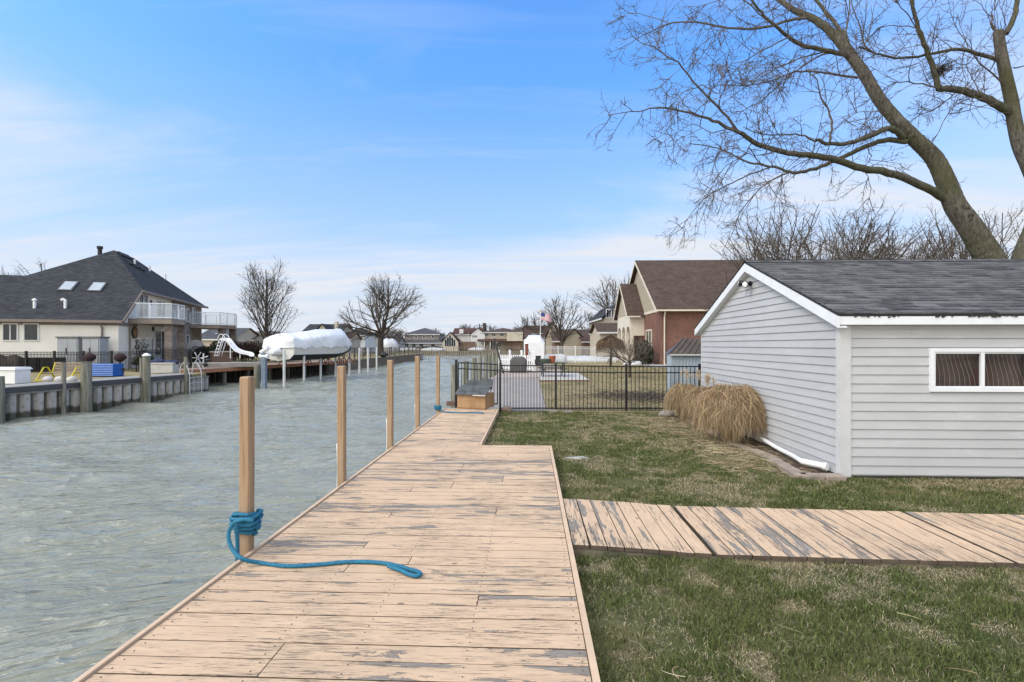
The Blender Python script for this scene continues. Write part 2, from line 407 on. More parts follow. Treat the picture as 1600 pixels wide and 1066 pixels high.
# ---- water: a displaced sheet, finer near the camera
def make_water():
    ys = [-6.0]
    while ys[-1] < 150: ys.append(ys[-1] + max(0.07, 0.010 * abs(ys[-1])))
    ys = np.array(ys); xs = np.concatenate([np.linspace(-400, -62, 20), np.linspace(-60, -26, 90), np.linspace(-25.8, -1.6, 240)])
    X, Y = np.meshgrid(xs, ys); Z = np.zeros_like(X); rg = np.random.default_rng(3)
    for i in range(70):
        lam = 0.28 * (1.052 ** i); th = R(112) + rg.normal(0, 0.36); k = 2 * math.pi / lam
        am = 0.0060 * lam ** 0.75
        ph = rg.uniform(0, 6.3)
        q = k * (X * math.cos(th) + Y * math.sin(th)) + ph + 2.0 * fbm(X / (lam * 5), Y / (lam * 5), i, 2)
        fade = np.clip(lam / (0.022 * np.abs(Y) + 0.15), 0, 1)
        Z += am * (1 - np.abs(np.sin(q / 2)) * 2) * fade * (0.4 + 1.2 * vnoise(X / (lam * 6), Y / (lam * 6), 50 + i))
    Z += ZW
    ny, nx = X.shape; V = np.stack([X, Y, Z], -1).reshape(-1, 3)
    i = (np.arange(ny - 1)[:, None] * nx + np.arange(nx - 1)[None, :]).ravel()
    F4 = np.stack([i, i + 1, i + nx + 1, i + nx], -1).ravel()
    m, N_, L_, b = newmat('canal_water'); p = posn(N_)
    a = noisen(N_, L_, p, 0.35, 5, 0.6, (1, 2.2, 1))
    L_.new(mixn(N_, L_, rampn(N_, L_, a, [(0.35, 0.0), (0.65, 1.0)]), (0.252, 0.262, 0.212), (0.275, 0.285, 0.238)), b.inputs['Base Color'])
    b.inputs['Roughness'].default_value = 0.06; b.inputs['IOR'].default_value = 1.33; b.inputs['Specular IOR Level'].default_value = 0.6
    mpn = N_.new('ShaderNodeMapping'); mpn.inputs['Rotation'].default_value = (0, 0, R(-24)); L_.new(p, mpn.inputs[0])
    def ridge(sc, st_, ds, dt=2):
        n_ = noisen(N_, L_, mpn.outputs[0], sc, dt, 0.5, st_, ds)
        return mathn(N_, L_, 'SUBTRACT', 1.0, mathn(N_, L_, 'ABSOLUTE', mathn(N_, L_, 'MULTIPLY_ADD', n_, 4.0, -2.0)))
    h1 = ridge(1.7, (0.42, 1.7, 1), 0.5); h2 = ridge(4.6, (0.40, 1.6, 1), 0.6); h3 = ridge(13, (0.5, 1.5, 1), 0.4)
    h = mathn(N_, L_, 'MULTIPLY_ADD', h2, 0.42, h1); h = mathn(N_, L_, 'MULTIPLY_ADD', h3, 0.13, h)
    bumpn(N_, L_, h, b, 1.0, 0.070)
    o = raw('water', V, F4, 4, m, smooth=True); tag(o, 'rippled grey green canal water', None, None, 'structure')
make_water()

MG = groundmat('turf_soil', (0.055, 0.075, 0.028), (0.09, 0.105, 0.04), (0.20, 0.165, 0.085), (0.10, 0.075, 0.05), 0.5)
MGF = groundmat('far_turf', (0.12, 0.125, 0.055), (0.17, 0.165, 0.075), (0.34, 0.28, 0.165), (0.26, 0.21, 0.13), 0.40, 0.6)
MC = M('concrete', (0.36, 0.35, 0.33), 0.9, 0.2, 1.5, 0.3, 50)
# near lawn, gently uneven
LX0, LX1, LY0, LY1 = 0.34, 11.0, -1.0, 13.42
def lawn_z(x, y): return ZL + 0.035 * (fbm(np.asarray(x) * 0.9, np.asarray(y) * 0.9, 5, 3) - 0.5) + 0.018 * (fbm(np.asarray(x) * 5, np.asarray(y) * 5, 9, 2) - 0.5)
xs = np.linspace(LX0, LX1, 150); ys = np.linspace(LY0, LY1, 200); X, Y = np.meshgrid(xs, ys); Z = lawn_z(X, Y)
nx = len(xs); i = (np.arange(len(ys) - 1)[:, None] * nx + np.arange(nx - 1)[None, :]).ravel()
lawn = raw('lawn', np.stack([X, Y, Z], -1).reshape(-1, 3), np.stack([i, i + 1, i + nx + 1, i + nx], -1).ravel(), 4, MG, smooth=True)
tag(lawn, 'patchy green and straw lawn between the dock and the shed', None, None, 'structure')
# strip of lawn beside the narrow part of the dock
xs = np.linspace(-0.86, LX0, 20); ys = np.linspace(8.33, LY1, 70); X, Y = np.meshgrid(xs, ys); Z = lawn_z(X, Y); nx = len(xs)
i = (np.arange(len(ys) - 1)[:, None] * nx + np.arange(nx - 1)[None, :]).ravel()
o = raw('lawn', np.stack([X, Y, Z], -1).reshape(-1, 3), np.stack([i, i + 1, i + nx + 1, i + nx], -1).ravel(), 4, MG, smooth=True)
tag(o, 'strip of lawn beside the narrow end of the dock', None, None, 'structure')
def slab(name, pts, ztop, zbot, mat, label):
    mb = MB(); mb.prism([Vector((x, y, zbot)) for x, y in pts], ztop - zbot)
    o = mb.build(name, mat); tag(o, label, None, None, 'structure'); return o
slab('ground', [(-2.05, -60), (900, -60), (900, 1500), (-2.05, 1500)], -0.22, -1.6, MG, 'ground under the near lawns and yards on the right bank')
slab('neighbour_lawn', [(0.46, 13.44), (60, 13.44), (60, 130), (-2.0, 130), (-2.0, 34.2), (0.46, 34.2)], -0.115, -0.3, MGF, 'dry tan lawn of the neighbours beyond the black fence')
def CWp(cx, d): p = W(cx, d); return (p.x, p.y)
bank_pts = [(-24.2, -14), (-19.8, 19.07), (-18.5, 28.2)]
rec_pts = [(-18.75, 30.2), (-24.5, 31.4), (-19.2, 50.5), (-18.45, 57.75), (-17.7, 94.5), (-17.7, 97.5)]
slab('far_bank_lawn', [CWp(*p) for p in bank_pts + rec_pts + [(-420, 97.5), (-420, -14)]], -0.01, -1.6, MGF, 'lawn and yards on the left bank of the canal')
slab('end_bank_lawn', [CWp(-420, 131), CWp(3, 131), CWp(3, 700), CWp(-420, 700)], -0.02, -1.6, MGF, 'yards across the end of the canal')
# ---- steel sheet piling walls
def steelmat():
    m, N_, L_, b = newmat('sheet_pile_steel'); p = posn(N_)
    s = N_.new('ShaderNodeSeparateXYZ'); L_.new(p, s.inputs[0])
    n = noisen(N_, L_, p, 2.2, 6, 0.7, (1, 1, 0.5)); f = noisen(N_, L_, p, 7, 6, 0.7)
    c = mixn(N_, L_, rampn(N_, L_, n, [(0.35, 0.0), (0.65, 1.0)]), (0.36, 0.34, 0.31), (0.50, 0.48, 0.44))
    c = mixn(N_, L_, rampn(N_, L_, f, [(0.56, 0.0), (0.66, 0.8)]), c, (0.16, 0.10, 0.06))
    k = mathn(N_, L_, 'MULTIPLY_ADD', n, 0.45, mathn(N_, L_, 'MULTIPLY', s.outputs[2], 1.0))
    c = mixn(N_, L_, rampn(N_, L_, mathn(N_, L_, 'ADD', k, 1.0), [(0.20, 0.9), (0.30, 0.0)]), c, (0.06, 0.055, 0.035))
    L_.new(c, b.inputs['Base Color']); b.inputs['Roughness'].default_value = 0.8
    return m
MST = steelmat()
def seawall(a, b, label, ztop=-0.12, cap=True, pitch=0.50, dep=0.15, side=1, mat=None, capm=None):
    """trapezoid-profile sheet piles from a to b (world xy), the water on the right when walking a->b if side=1"""
    a = Vector((a[0], a[1], 0)); b = Vector((b[0], b[1], 0)); t = (b - a); Ln = t.length; t.normalize(); nrm = Vector((t.y, -t.x, 0)) * side
    c = (a + b) / 2; root = thing('seawall', label, 'seawall', (c.x, c.y, ZW - 0.5))
    mb = MB(); s = 0; pts = []
    while s < Ln:
        for ds, o_ in ((0, 0), (0.30, 0), (0.42, 1), (0.78, 1), (0.9, 0)):
            if ds < 0.9: pts.append(a + t * min(Ln, s + ds * pitch / 0.9 * 1.0) + nrm * (dep * o_))
        s += pitch
    pts.append(b)
    n = len(mb.v)
    for p in pts: mb.v += [(p.x, p.y, ZW - 0.5), (p.x, p.y, ztop)]
    for i in range(len(pts) - 1): mb._f((n + 2 * i, n + 2 * i + 2, n + 2 * i + 3, n + 2 * i + 1))
    mb.build('sheet_piles', mat or MST, root, recalc=False)
    if cap:
        mb = MB(); up = Vector((0, 0, 1))
        mb.bar(a + nrm * 0.06 + up * (ztop + 0.03), b + nrm * 0.06 + up * (ztop + 0.03), 0.24, 0.07)
        mb.build('cap', capm or M('rust_cap', (0.22, 0.20, 0.18), 0.8, 0.3, 4, 0.3, 30, col2=(0.14, 0.09, 0.05), f2=0.6), root)
    return root
bp = [Vector((*CWp(*p), 0)) for p in bank_pts]
seawall(bp[0], bp[1], 'long grey steel seawall below the left walkway, nearest stretch', ztop=-0.26)
seawall(bp[1], bp[2], 'grey rust stained steel seawall below the thick mooring poles', ztop=-0.26)
rp = [Vector((*CWp(*p), 0)) for p in rec_pts]
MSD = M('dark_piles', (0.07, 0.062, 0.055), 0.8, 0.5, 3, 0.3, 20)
seawall(bp[2], rp[0], 'short end of seawall beside the swim ladder', ztop=-0.26)
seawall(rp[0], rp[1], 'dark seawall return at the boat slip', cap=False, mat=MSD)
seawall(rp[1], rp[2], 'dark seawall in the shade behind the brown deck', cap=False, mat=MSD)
seawall(rp[2], rp[3], 'seawall past the boat lift posts', mat=M('mid_piles', (0.17, 0.14, 0.12), 0.8, 0.4, 3, 0.3, 20))
seawall(rp[3], rp[4], 'long timber faced seawall running to the end of the left bank', mat=M('timber_piles', (0.20, 0.165, 0.13), 0.85, 0.4, 3, 0.3, 20))
seawall(rp[4], rp[5], 'last corner of the left bank seawall')
seawall(CWp(-120, 131), CWp(3, 131), 'seawall across the far end of the canal', mat=M('pale_timber', (0.30, 0.27, 0.23), 0.9, 0.3, 2), ztop=-0.1)
seawall((-2.05, -20), (-2.05, 131), 'steel seawall hidden under the docks of the right bank', ztop=-0.2)
# walkway strip on the left bank
def bankpt(px, off=0.0, seg=1):
    a = Vector(bank_pts[seg]); b = Vector(bank_pts[seg + 1]) if seg + 1 < 3 else None
    r = (px - CX) / F; t = b - a
    # a + s t + off*n, with n inland (left)
    n = Vector((-t.y, t.x)).normalized(); q = a + n * off
    s = (r * q.y - q.x) / (t.x - r * t.y); c = q + t * s
    return c.x, c.y
MWK = M('grey_composite', (0.30, 0.285, 0.27), 0.8, 0.15, 2, 0.2, 40)
mb = MB()
def offl(pts, o):
    out = []
    for i, p in enumerate(pts):
        a = Vector(pts[max(i - 1, 0)]); b = Vector(pts[min(i + 1, len(pts) - 1)]); t = (b - a).normalized(); out.append(Vector(p) + Vector((-t.y, t.x)) * o)
    return out
inn = offl(bank_pts, 1.3); out_ = offl(bank_pts, -0.16)
root = thing('boardwalk', 'grey boardwalk along the top of the left seawall', 'boardwalk', W(-19, 24, -0.2))
mb = MB(); mb.prism([W(p[0], p[1], 0.015) for p in out_] + [W(p[0], p[1], 0.015) for p in inn[::-1]], 0.035); mb.build('decking', MWK, root)
mb = MB()
for a, b in zip(out_[:-1], out_[1:]): mb.bar(W(a.x, a.y, -0.08), W(b.x, b.y, -0.08), 0.05, 0.20)
mb.build('fascia_board', M('dark_composite', (0.075, 0.075, 0.08), 0.7, 0.1), root)

# ================================================================== DOCK
XL, XR, XN, YE, YN = -2.255, 0.31, -0.878, 8.28, 13.1
PW = paintwood('flaking_tan_paint_across', along='X', peel=0.610)
PWY = paintwood('flaking_tan_paint_along', along='Y', peel=0.60, wood=(0.28, 0.25, 0.215))
TRIM = M('tan_trim_paint', (0.60, 0.44, 0.30), 0.7, 0.12, 5, 0.15, 60, col2=(0.30, 0.25, 0.21), f2=0.66)
EDG = M('dirty_board_edge', (0.10, 0.075, 0.055), 0.9, 0.3, 6)
dock = thing('dock', 'long wooden dock of cross boards with flaking tan paint along the canal', 'dock', (-0.97, 6, -0.6))
mb = MB(); y = -1.6; k = 0; P_ = 0.1455
while y < YN - 0.02:
    x1 = XR if y + P_ <= YE + 0.03 else XN
    gap = random.uniform(0.007, 0.010); y1 = min(y + P_ - gap, YN)
    zt = random.uniform(-0.0008, 0.0008); cuts = [XL + 0.0, x1]
    if random.random() < 0.4: cuts.insert(1, random.choice([-0.35, -0.95, -1.4]) if x1 > 0 else -1.4)
    for a, b in zip(cuts[:-1], cuts[1:]):
        mb.cr = random.random(); zz_ = zt + random.uniform(-0.0004, 0.0004)
        sk = random.uniform(-0.002, 0.002); e = 0.0012
        A = a + 0.003; B = b - 0.003
        # bevelled board
        n = len(mb.v)
        ring = [(y, zz_ - 0.036), (y, zz_ - e), (y + e, zz_), (y1 - e, zz_), (y1, zz_ - e), (y1, zz_ - 0.036)]
        for q in ring: mb.v.append((A, q[0], q[1]))
        for q in ring: mb.v.append((B, q[0] + sk, q[1]))
        for i in range(6):
            j = (i + 1) % 6; mb.cm = 0 if i in (1, 2, 3) else 1; mb._f((n + i, n + j, n + 6 + j, n + 6 + i))
        mb._f(tuple(range(n, n + 6)), tuple(range(n + 11, n + 5, -1)))
    y += P_
mb.build('decking', [PW, EDG], dock)
mb = MB(); mb.cr = 0.3
for a, b in ((-1.6, 2.1), (2.105, 5.7), (5.705, 9.3), (9.305, YN)): mb.box(XL - 0.032, XL - 0.003, a, b, -0.02, 0.018); mb.cr += 0.17
for a, b in ((-1.6, 2.9), (2.904, YE)): mb.box(XR + 0.003, XR + 0.042, a, b, -0.15, 0.006); mb.cr += 0.13
mb.box(XN + 0.003, XN + 0.04, YE + 0.06, YN, -0.15, 0.004)
mb.box(XN + 0.003, XR + 0.04, YE + 0.045, YE + 0.075, -0.14, -0.004)
mb.build('edge_trim', TRIM, dock)
mb = MB(); old = M('old_framing', (0.16, 0.13, 0.10), 0.9, 0.3, 4, 0.3, 40)
mb.box(XL, XL + 0.05, -1.6, YN, -0.25, -0.042); mb.box(XR - 0.05, XR - 0.002, -1.6, YE, -0.25, -0.042); mb.box(-1.0, -0.95, -1.6, YN, -0.25, -0.042)
mb.build('joist', old, dock)
# nails
mb = MB()
y = -1.6
while y < 5.2:
    for xx in (-2.2, -1.45, -0.97, -0.35, 0.27):
        for o_ in (0.035, 0.108):
            c = (xx + random.uniform(-.008, .008), y + o_); mb.cyl(c, 0.0042, -0.004, 0.0028, 6)
    y += P_
nh = mb.build('nail_heads', M('rusty_nails', (0.07, 0.05, 0.04), 0.7, 0.3), dock); nh['kind'] = 'stuff'
# mooring posts: square timber
def woodpost():
    m, N_, L_, b = newmat('stained_post'); p = N_.new('ShaderNodeTexCoord').outputs['Object']
    g = noisen(N_, L_, p, 9, 7, 0.7, (3.2, 3.2, 0.13), 0.5); g2 = noisen(N_, L_, p, 2, 3, 0.5, (1, 1, 0.5))
    c = rampn(N_, L_, g, [(0.33, (0.12, 0.08, 0.05)), (0.46, (0.34, 0.23, 0.14)), (0.75, (0.43, 0.31, 0.205))])
    c = mixn(N_, L_, rampn(N_, L_, g2, [(0.35, 0.0), (0.7, 0.5)]), c, (0.36, 0.22, 0.12))
    L_.new(c, b.inputs['Base Color']); b.inputs['Roughness'].default_value = 0.75
    bumpn(N_, L_, g, b, 0.5, 0.01); return m
MP = woodpost()
def square_post(x, y, ztop, wd, label, strip=False, lean=0.0, seed=0):
    root = thing('mooring_post', label, 'mooring post', (x, y, ZW - 0.3), 0, 'square mooring posts along the dock edge')
    mb = MB(); h = wd / 2; c = 0.012
    ring = [(-h + c, -h), (h - c, -h), (h, -h + c), (h, h - c), (h - c, h), (-h + c, h), (-h, h - c), (-h, -h + c)]
    n = 0; zs = [ZW - 0.3, -0.4, 0.3, 0.9, ztop - 0.014, ztop]; rg = random.Random(seed)
    for i, z in enumerate(zs):
        f = 0.86 if i == len(zs) - 1 else 1
        mb.v += [(x + a * f + lean * (z + 1), y + b_ * f, z) for a, b_ in ring]
    for i in range(len(zs) - 1):
        for j in range(8): mb._f((i * 8 + j, i * 8 + (j + 1) % 8, (i + 1) * 8 + (j + 1) % 8, (i + 1) * 8 + j))
    mb._f(tuple(range((len(zs) - 1) * 8, len(zs) * 8)))
    mb.build('shaft', MP, root)
    if strip:
        mb = MB(); mb.tube([(x - h - 0.003 + 0.004 * math.sin(z * 9), y - h + 0.02, z) for z in np.linspace(-0.5, 0.48, 12)], 0.008, 6)
        mb.build('bumper_strip', white(), root, smooth=True)
    mb = MB(); mb.box(x + h - 0.02, x + h + 0.05, y - 0.05, y + 0.05, -0.12, -0.05); mb.build('bracket', old, root)
    return root
PYS = [4.0, 6.06, 8.13, 10.15, 12.35]
PL = ['nearest square wooden mooring post, with blue rope coiled round its foot', 'second square mooring post up the dock, with a white strip down its side',
      'third square mooring post up the dock', 'fourth square mooring post up the dock', 'farthest square mooring post, with blue rope tied round its foot']
for i, (py_, lb) in enumerate(zip(PYS, PL)):
    square_post(-2.332 + random.uniform(-.004, .004), py_ - 0.04, 1.44 + (0.0, 0.0, 0.01, 0.03, -0.02)[i], 0.09, lb, i in (1, 2, 3), (0.004, -0.002, 0.003, -0.003, 0.002)[i], i)
# ropes
def ropemat():
    m, N_, L_, b = newmat('blue_rope'); p = posn(N_)
    wv = noisen(N_, L_, p, 90, 3, 0.6); c = mixn(N_, L_, rampn(N_, L_, wv, [(0.35, 0.0), (0.65, 1.0)]), (0.006, 0.085, 0.16), (0.02, 0.21, 0.34))
    L_.new(c, b.inputs['Base Color']); b.inputs['Roughness'].default_value = 0.75; bumpn(N_, L_, wv, b, 0.8, 0.006); return m
MR = ropemat()
def smoothpath(pts, n=8):
    pts = [Vector(p) for p in pts]; out = []
    for i in range(len(pts) - 1):
        p0 = pts[max(i - 1, 0)]; p1 = pts[i]; p2 = pts[i + 1]; p3 = pts[min(i + 2, len(pts) - 1)]
        for k in range(n):
            t = k / n; out.append(0.5 * ((2 * p1) + (p2 - p0) * t + (2 * p0 - 5 * p1 + 4 * p2 - p3) * t * t + (3 * p1 - p0 - 3 * p2 + p3) * t ** 3))
    out.append(pts[-1]); return out
def coil(cx_, cy_, z0, z1, turns, hw, r, seed=0):
    rg = random.Random(seed); pts = []; n = 16
    for i in range(int(turns * n) + 1):
        a = 2 * math.pi * i / n; k = i / (turns * n)
        z = z0 + (z1 - z0) * k + 0.006 * math.sin(a * 1.37 + seed) + 0.012 * math.cos(a + 1 + 0.3 * seed)
        rr = hw * (1.0 / max(abs(math.cos(a)), abs(math.sin(a)))) ** 0.72 + r * 1.05 + r * 0.9 * (k > 0.5) + 0.004 * math.sin(i * 1.9)
        pts.append((cx_ + rr * math.cos(a), cy_ + rr * math.sin(a), z))
    return smoothpath(pts, 2)
rr = 0.0155
rope = thing('rope', 'blue rope coiled on the nearest post and trailing across the dock to a loop', 'rope', (XL - 0.05, 4.0, 0.0), 0, 'blue mooring ropes')
px0, py0 = -2.332, PYS[0] - 0.04
mb = MB(); mb.tube(coil(px0, py0, 0.150, 0.325, 6.0, 0.046, rr, 3), rr, 8); mb.tube(coil(px0, py0, 0.19, 0.32, 3.2, 0.066, rr, 8), rr, 8)
mb.build('coil', MR, rope, smooth=True)
mb = MB()
lp = [D(396, 814, 3.87), D(380, 812, 3.86), D(364, 819, 3.86), D(357, 836, 3.84), D(362, 856, 3.80), D(378, 873, 3.74)]
gp = [(410, 880), (450, 884.5), (500, 882), (545, 878), (590, 879), (620, 884), (640, 890)]
lp += [G(a, b_, 0.017) for a, b_ in gp] + [G(652, 893, 0.017), G(657, 897, 0.018), G(650, 900, 0.018), G(638, 897, 0.018), G(625, 891, 0.018), G(606, 884, 0.03)]
mb.tube(smoothpath(lp, 6), rr * 0.98, 8)
mb.tube(smoothpath([D(374, 812, 3.93), D(370, 822, 3.90), D(371, 845, 3.89), D(371, 868, 3.89), D(370, 890, 3.89)], 5), rr * 0.95, 8)
mb.build('strand', MR, rope, smooth=True)
rope = thing('rope', 'blue rope round the farthest dock post with a short end lying on the boards', 'rope', (XL - 0.05, 12.3, 0.0), 0, 'blue mooring ropes')
px0, py0 = -2.332, PYS[4] - 0.04
mb = MB(); mb.tube(coil(px0, py0, 0.06, 0.17, 7, 0.046, rr, 3), rr, 8); mb.build('coil', MR, rope, smooth=True)
mb = MB(); mb.tube(smoothpath([(px0 + .09, py0 - .05, 0.06), (XL + 0.2, 12.2, 0.02), (XL + 0.55, 12.16, 0.017), (-1.45, 12.2, 0.017), (-1.15, 12.1, 0.017)], 6), rr, 8); mb.build('strand', MR, rope, smooth=True)

# ================================================================== SIDE WALKWAY
wk = thing('walkway', 'low boardwalk of flaking tan boards crossing the lawn from the dock', 'walkway', (3, 4.7, -0.2))
def wy(x, far):   # front and back edges of the walkway drift towards the camera on the right
    return (5.42 - 0.045 * x if far else 4.20 - 0.035 * x) + (0.11 if far else 0.06)
def wz(x): return -0.012 - 0.048 * min(1, max(0, (x - 0.36) / 1.12)) ** 1.3
mb = MB(); x = 0.365; i = 0
while x < 11.5:
    wdt = 0.1375; gap = 0.008 if i % 9 else 0.012
    if abs(x - 1.5) < 0.07 or abs(x - 3.85) < 0.07 or abs(x - 6.3) < 0.07: x += 0.036
    a, b_ = x, x + wdt; mb.cr = random.random(); z = random.uniform(-0.003, 0.003); t = 0.036
    mb.hexa([(a, wy(a, 0), wz(a) - t + z), (b_, wy(b_, 0), wz(b_) - t + z), (b_, wy(b_, 1), wz(b_) - t + z), (a, wy(a, 1), wz(a) - t + z),
             (a, wy(a, 0), wz(a) + z), (b_, wy(b_, 0), wz(b_) + z), (b_, wy(b_, 1), wz(b_) + z), (a, wy(a, 1), wz(a) + z)]); mb.mi[-6:] = [1, 0, 1, 1, 1, 1]
    x += wdt + gap; i += 1
mb.build('decking', [PWY, EDG], wk)
mb = MB(); xs_ = [0.36, 1.5, 3.86, 6.3, 11.5]
for a, b_ in zip(xs_[:-1], xs_[1:]):
    for fr in (0, 1):
        ya, yb = wy(a, fr) + (0.025 if fr == 0 else -0.03), wy(b_, fr) + (0.025 if fr == 0 else -0.03)
        mb.bar((a + .004, ya, wz(a) - 0.085), (b_ - .004, yb, wz(b_) - 0.085), 0.045, 0.095)
mb.build('stringer', M('weathered_stringer', (0.17, 0.145, 0.105), 0.9, 0.4, 6, 0.5, 60, col2=(0.07, 0.075, 0.045)), wk)

# ================================================================== BLACK YARD FENCE AND GATE
BK = def_black()
def fence_run(pts, ztops, zb, npick, fname, label, cat, group=None, pickw=0.017, postw=0.055, mat=None, rails=(0.0, 0.17), postx=0.04, skip_first=False, ballcap=False):
    mat = mat or BK; c = sum((Vector((p[0], p[1], 0)) for p in pts), Vector()) / len(pts)
    root = thing(fname, label, cat, (c.x, c.y, zb), 0, group)
    for i, p in enumerate(pts):
        if skip_first and i == 0: continue
        zt = ztops[i]; mb = MB(); h = postw / 2
        mb.box(p[0] - h, p[0] + h, p[1] - h, p[1] + h, zb - 0.1, zt + postx); mb.box(p[0] - h * 1.2, p[0] + h * 1.2, p[1] - h * 1.2, p[1] + h * 1.2, zt + postx, zt + postx + 0.015)
        mb.build('post', mat, root, uv=False)
    for i in range(len(pts) - 1):
        a = Vector((pts[i][0], pts[i][1], 0)); b_ = Vector((pts[i + 1][0], pts[i + 1][1], 0)); t = (b_ - a).normalized(); mb = MB()
        a2 = a + t * postw / 2; b2 = b_ - t * postw / 2
        for rz_ in rails: mb.bar(a2 + Vector((0, 0, ztops[i] - rz_ - 0.015)), b2 + Vector((0, 0, ztops[i + 1] - rz_ - 0.015)), 0.028, 0.032)
        mb.bar(a2 + Vector((0, 0, zb + 0.08)), b2 + Vector((0, 0, zb + 0.08)), 0.028, 0.032)
        for k in range(npick):
            q = a2.lerp(b2, (k + 1) / (npick + 1)); zt = ztops[i] + (ztops[i + 1] - ztops[i]) * (k + 1) / (npick + 1)
            mb.box(q.x - pickw / 2, q.x + pickw / 2, q.y - pickw / 2, q.y + pickw / 2, zb + 0.02, zt - 0.01)
        mb.build('panel', mat, root, uv=False)
    return root
FD = 13.55
fpx = [(781.5, FD), (868.5, FD), (978.5, FD), (1093, FD), (1210, FD)]
fence_run([tuple(P(a, d)[:2]) for a, d in fpx], [1.15, 1.14, 1.12, 1.12, 1.12], ZL, 17, 'metal_fence', 'black metal picket fence across the lawn behind the dock', 'fence')
gl, gr = P(713, 14.15), P(779, FD + 0.05)
g = thing('metal_gate', 'black metal picket gate leaf closing off the end of the dock', 'gate', (gl.x, gl.y, 0.0))
mb = MB(); mb.box(gl.x - .035, gl.x + .035, gl.y - .035, gl.y + .035, -0.3, 1.28); mb.build('post', BK, g)
mb = MB(); a = gl + Vector((0.06, 0, 0)); b_ = gr + Vector((-0.03, 0, 0))
for z in (1.19, 1.02, 0.10): mb.bar(a + Vector((0, 0, z)), b_ + Vector((0, 0, z - 0.03)), 0.03, 0.035)
for k in range(13):
    q = a.lerp(b_, k / 12.0); wd = 0.03 if k in (0, 12) else 0.017
    mb.box(q.x - wd / 2, q.x + wd / 2, q.y - wd / 2, q.y + wd / 2, 0.06, 1.18 - 0.03 * k / 12)
mb.build('gate_leaf', BK, g)

# ================================================================== SHED
SB = -0.08
nc = G(1313, 743, SB); SX, SY = nc.x, nc.y; SYF = yat(SX, 1097); SL = SYF - SY; SW = 5.6
EZ = 2.13; RZ_ = 3.24; YR = (SY + SYF) / 2; slope = (RZ_ - EZ) / (SL / 2)
def sidingmat(name, col):
    m, N_, L_, b = newmat(name); p = posn(N_)
    a = noisen(N_, L_, p, 1.1, 5, 0.6, (1, 1, 2)); d = noisen(N_, L_, p, 3, 8, 0.7, (1, 1, 5)); s = noisen(N_, L_, p, 0.8, 3)
    c = mixn(N_, L_, rampn(N_, L_, a, [(0.3, 0.0), (0.7, 1.0)]), tuple(k * 0.93 for k in col), tuple(k * 1.05 for k in col))
    c = mixn(N_, L_, rampn(N_, L_, d, [(0.55, 0.0), (0.75, 0.35)]), c, (0.68, 0.69, 0.71))
    c = mixn(N_, L_, rampn(N_, L_, s, [(0.5, 0.0), (0.8, 0.25)]), c, tuple(k * 0.75 for k in col))
    at = N_.new('ShaderNodeAttribute'); at.attribute_name = 'rnd'
    c = mixn(N_, L_, mathn(N_, L_, 'MULTIPLY', at.outputs['Fac'], 0.10), c, (0.30, 0.32, 0.35))
    L_.new(c, b.inputs['Base Color']); b.inputs['Roughness'].default_value = 0.5; b.inputs['Specular IOR Level'].default_value = 0.4
    bumpn(N_, L_, noisen(N_, L_, p, 10, 4, 0.6, (1, 1, 4)), b, 0.12, 0.01); return m
MSI = sidingmat('grey_vinyl_siding', (0.47, 0.475, 0.485))
shed = thing('shed', 'light grey clapboard garden shed with a dark shingle roof and white trim', 'shed', (SX, SY, SB))
# gable wall (plane X = SX, outward -X), courses clipped by the roof
mb = MB(); ch = 0.1235; z = SB + 0.01
while z < RZ_ - 0.02:
    z1 = min(z + ch, RZ_ - 0.01); mb.cr = random.random()
    def ext(zz):
        k = 0 if zz <= EZ else (zz - EZ) / slope
        return SY + 0.06 + k, SYF - 0.03 - k
    a0, b0 = ext(z); a1, b1 = ext(z1); o0, o1 = -0.021, -0.002
    if a1 > b1: a1 = b1 = (a1 + b1) / 2
    # split points: butt laps
    mb.poly([(SX + o0, b0, z), (SX + o0, a0, z), (SX + o1, a1, z1), (SX + o1, b1, z1)])
    mb.poly([(SX + 0.0, a0, z), (SX + o0, a0, z), (SX + o0, b0, z), (SX + 0.0, b0, z)])
    z += ch
mb.poly([(SX + 0.002, SY, SB), (SX + 0.002, SYF, SB), (SX + 0.002, SYF, EZ), (SX + 0.002, YR, RZ_), (SX + 0.002, SY, EZ)])
mb.build('gable_siding', MSI, shed, recalc=False)
WX0 = SX + (1454 - 1313) / F * SY * 1.0; WZ0, WZ1 = 1.07, 1.655
r_w = (1454 - CX) / F; WX0 = (SY - .04) * (r_w * ca - sa) / (ca + r_w * sa); WX1 = WX0 + 1.33
mb = MB(); z = SB + 0.02; fx0 = SX + 0.13; fx1 = SX + SW; i = 0
while z < EZ - 0.01:
    z1 = min(z + ch, EZ); mb.cr = random.random()
    segs = [(fx0, fx1)]
    if i % 3 != 1: q_ = fx0 + random.uniform(0.4, 3.2); segs = [(fx0, q_), (q_, fx1)]
    if z1 > WZ0 and z < WZ1: segs = [(fx0, WX0 + 0.02), (WX1 - 0.02, fx1)]
    for k_, (a, b_) in enumerate(segs):
        e_ = 0.0025 * k_; mb.cr = random.random()
        mb.poly([(a, SY - 0.019 - e_, z), (b_, SY - 0.019 - e_, z), (b_, SY - 0.002 - e_, z1), (a, SY - 0.002 - e_, z1)])
        mb.poly([(a, SY, z), (b_, SY, z), (b_, SY - 0.019 - e_, z), (a, SY - 0.019 - e_, z)]); mb.poly([(a, SY, z), (a, SY - 0.019 - e_, z), (a, SY - 0.002 - e_, z1), (a, SY, z1)])
    z += ch; i += 1
mb.cr = 0.5
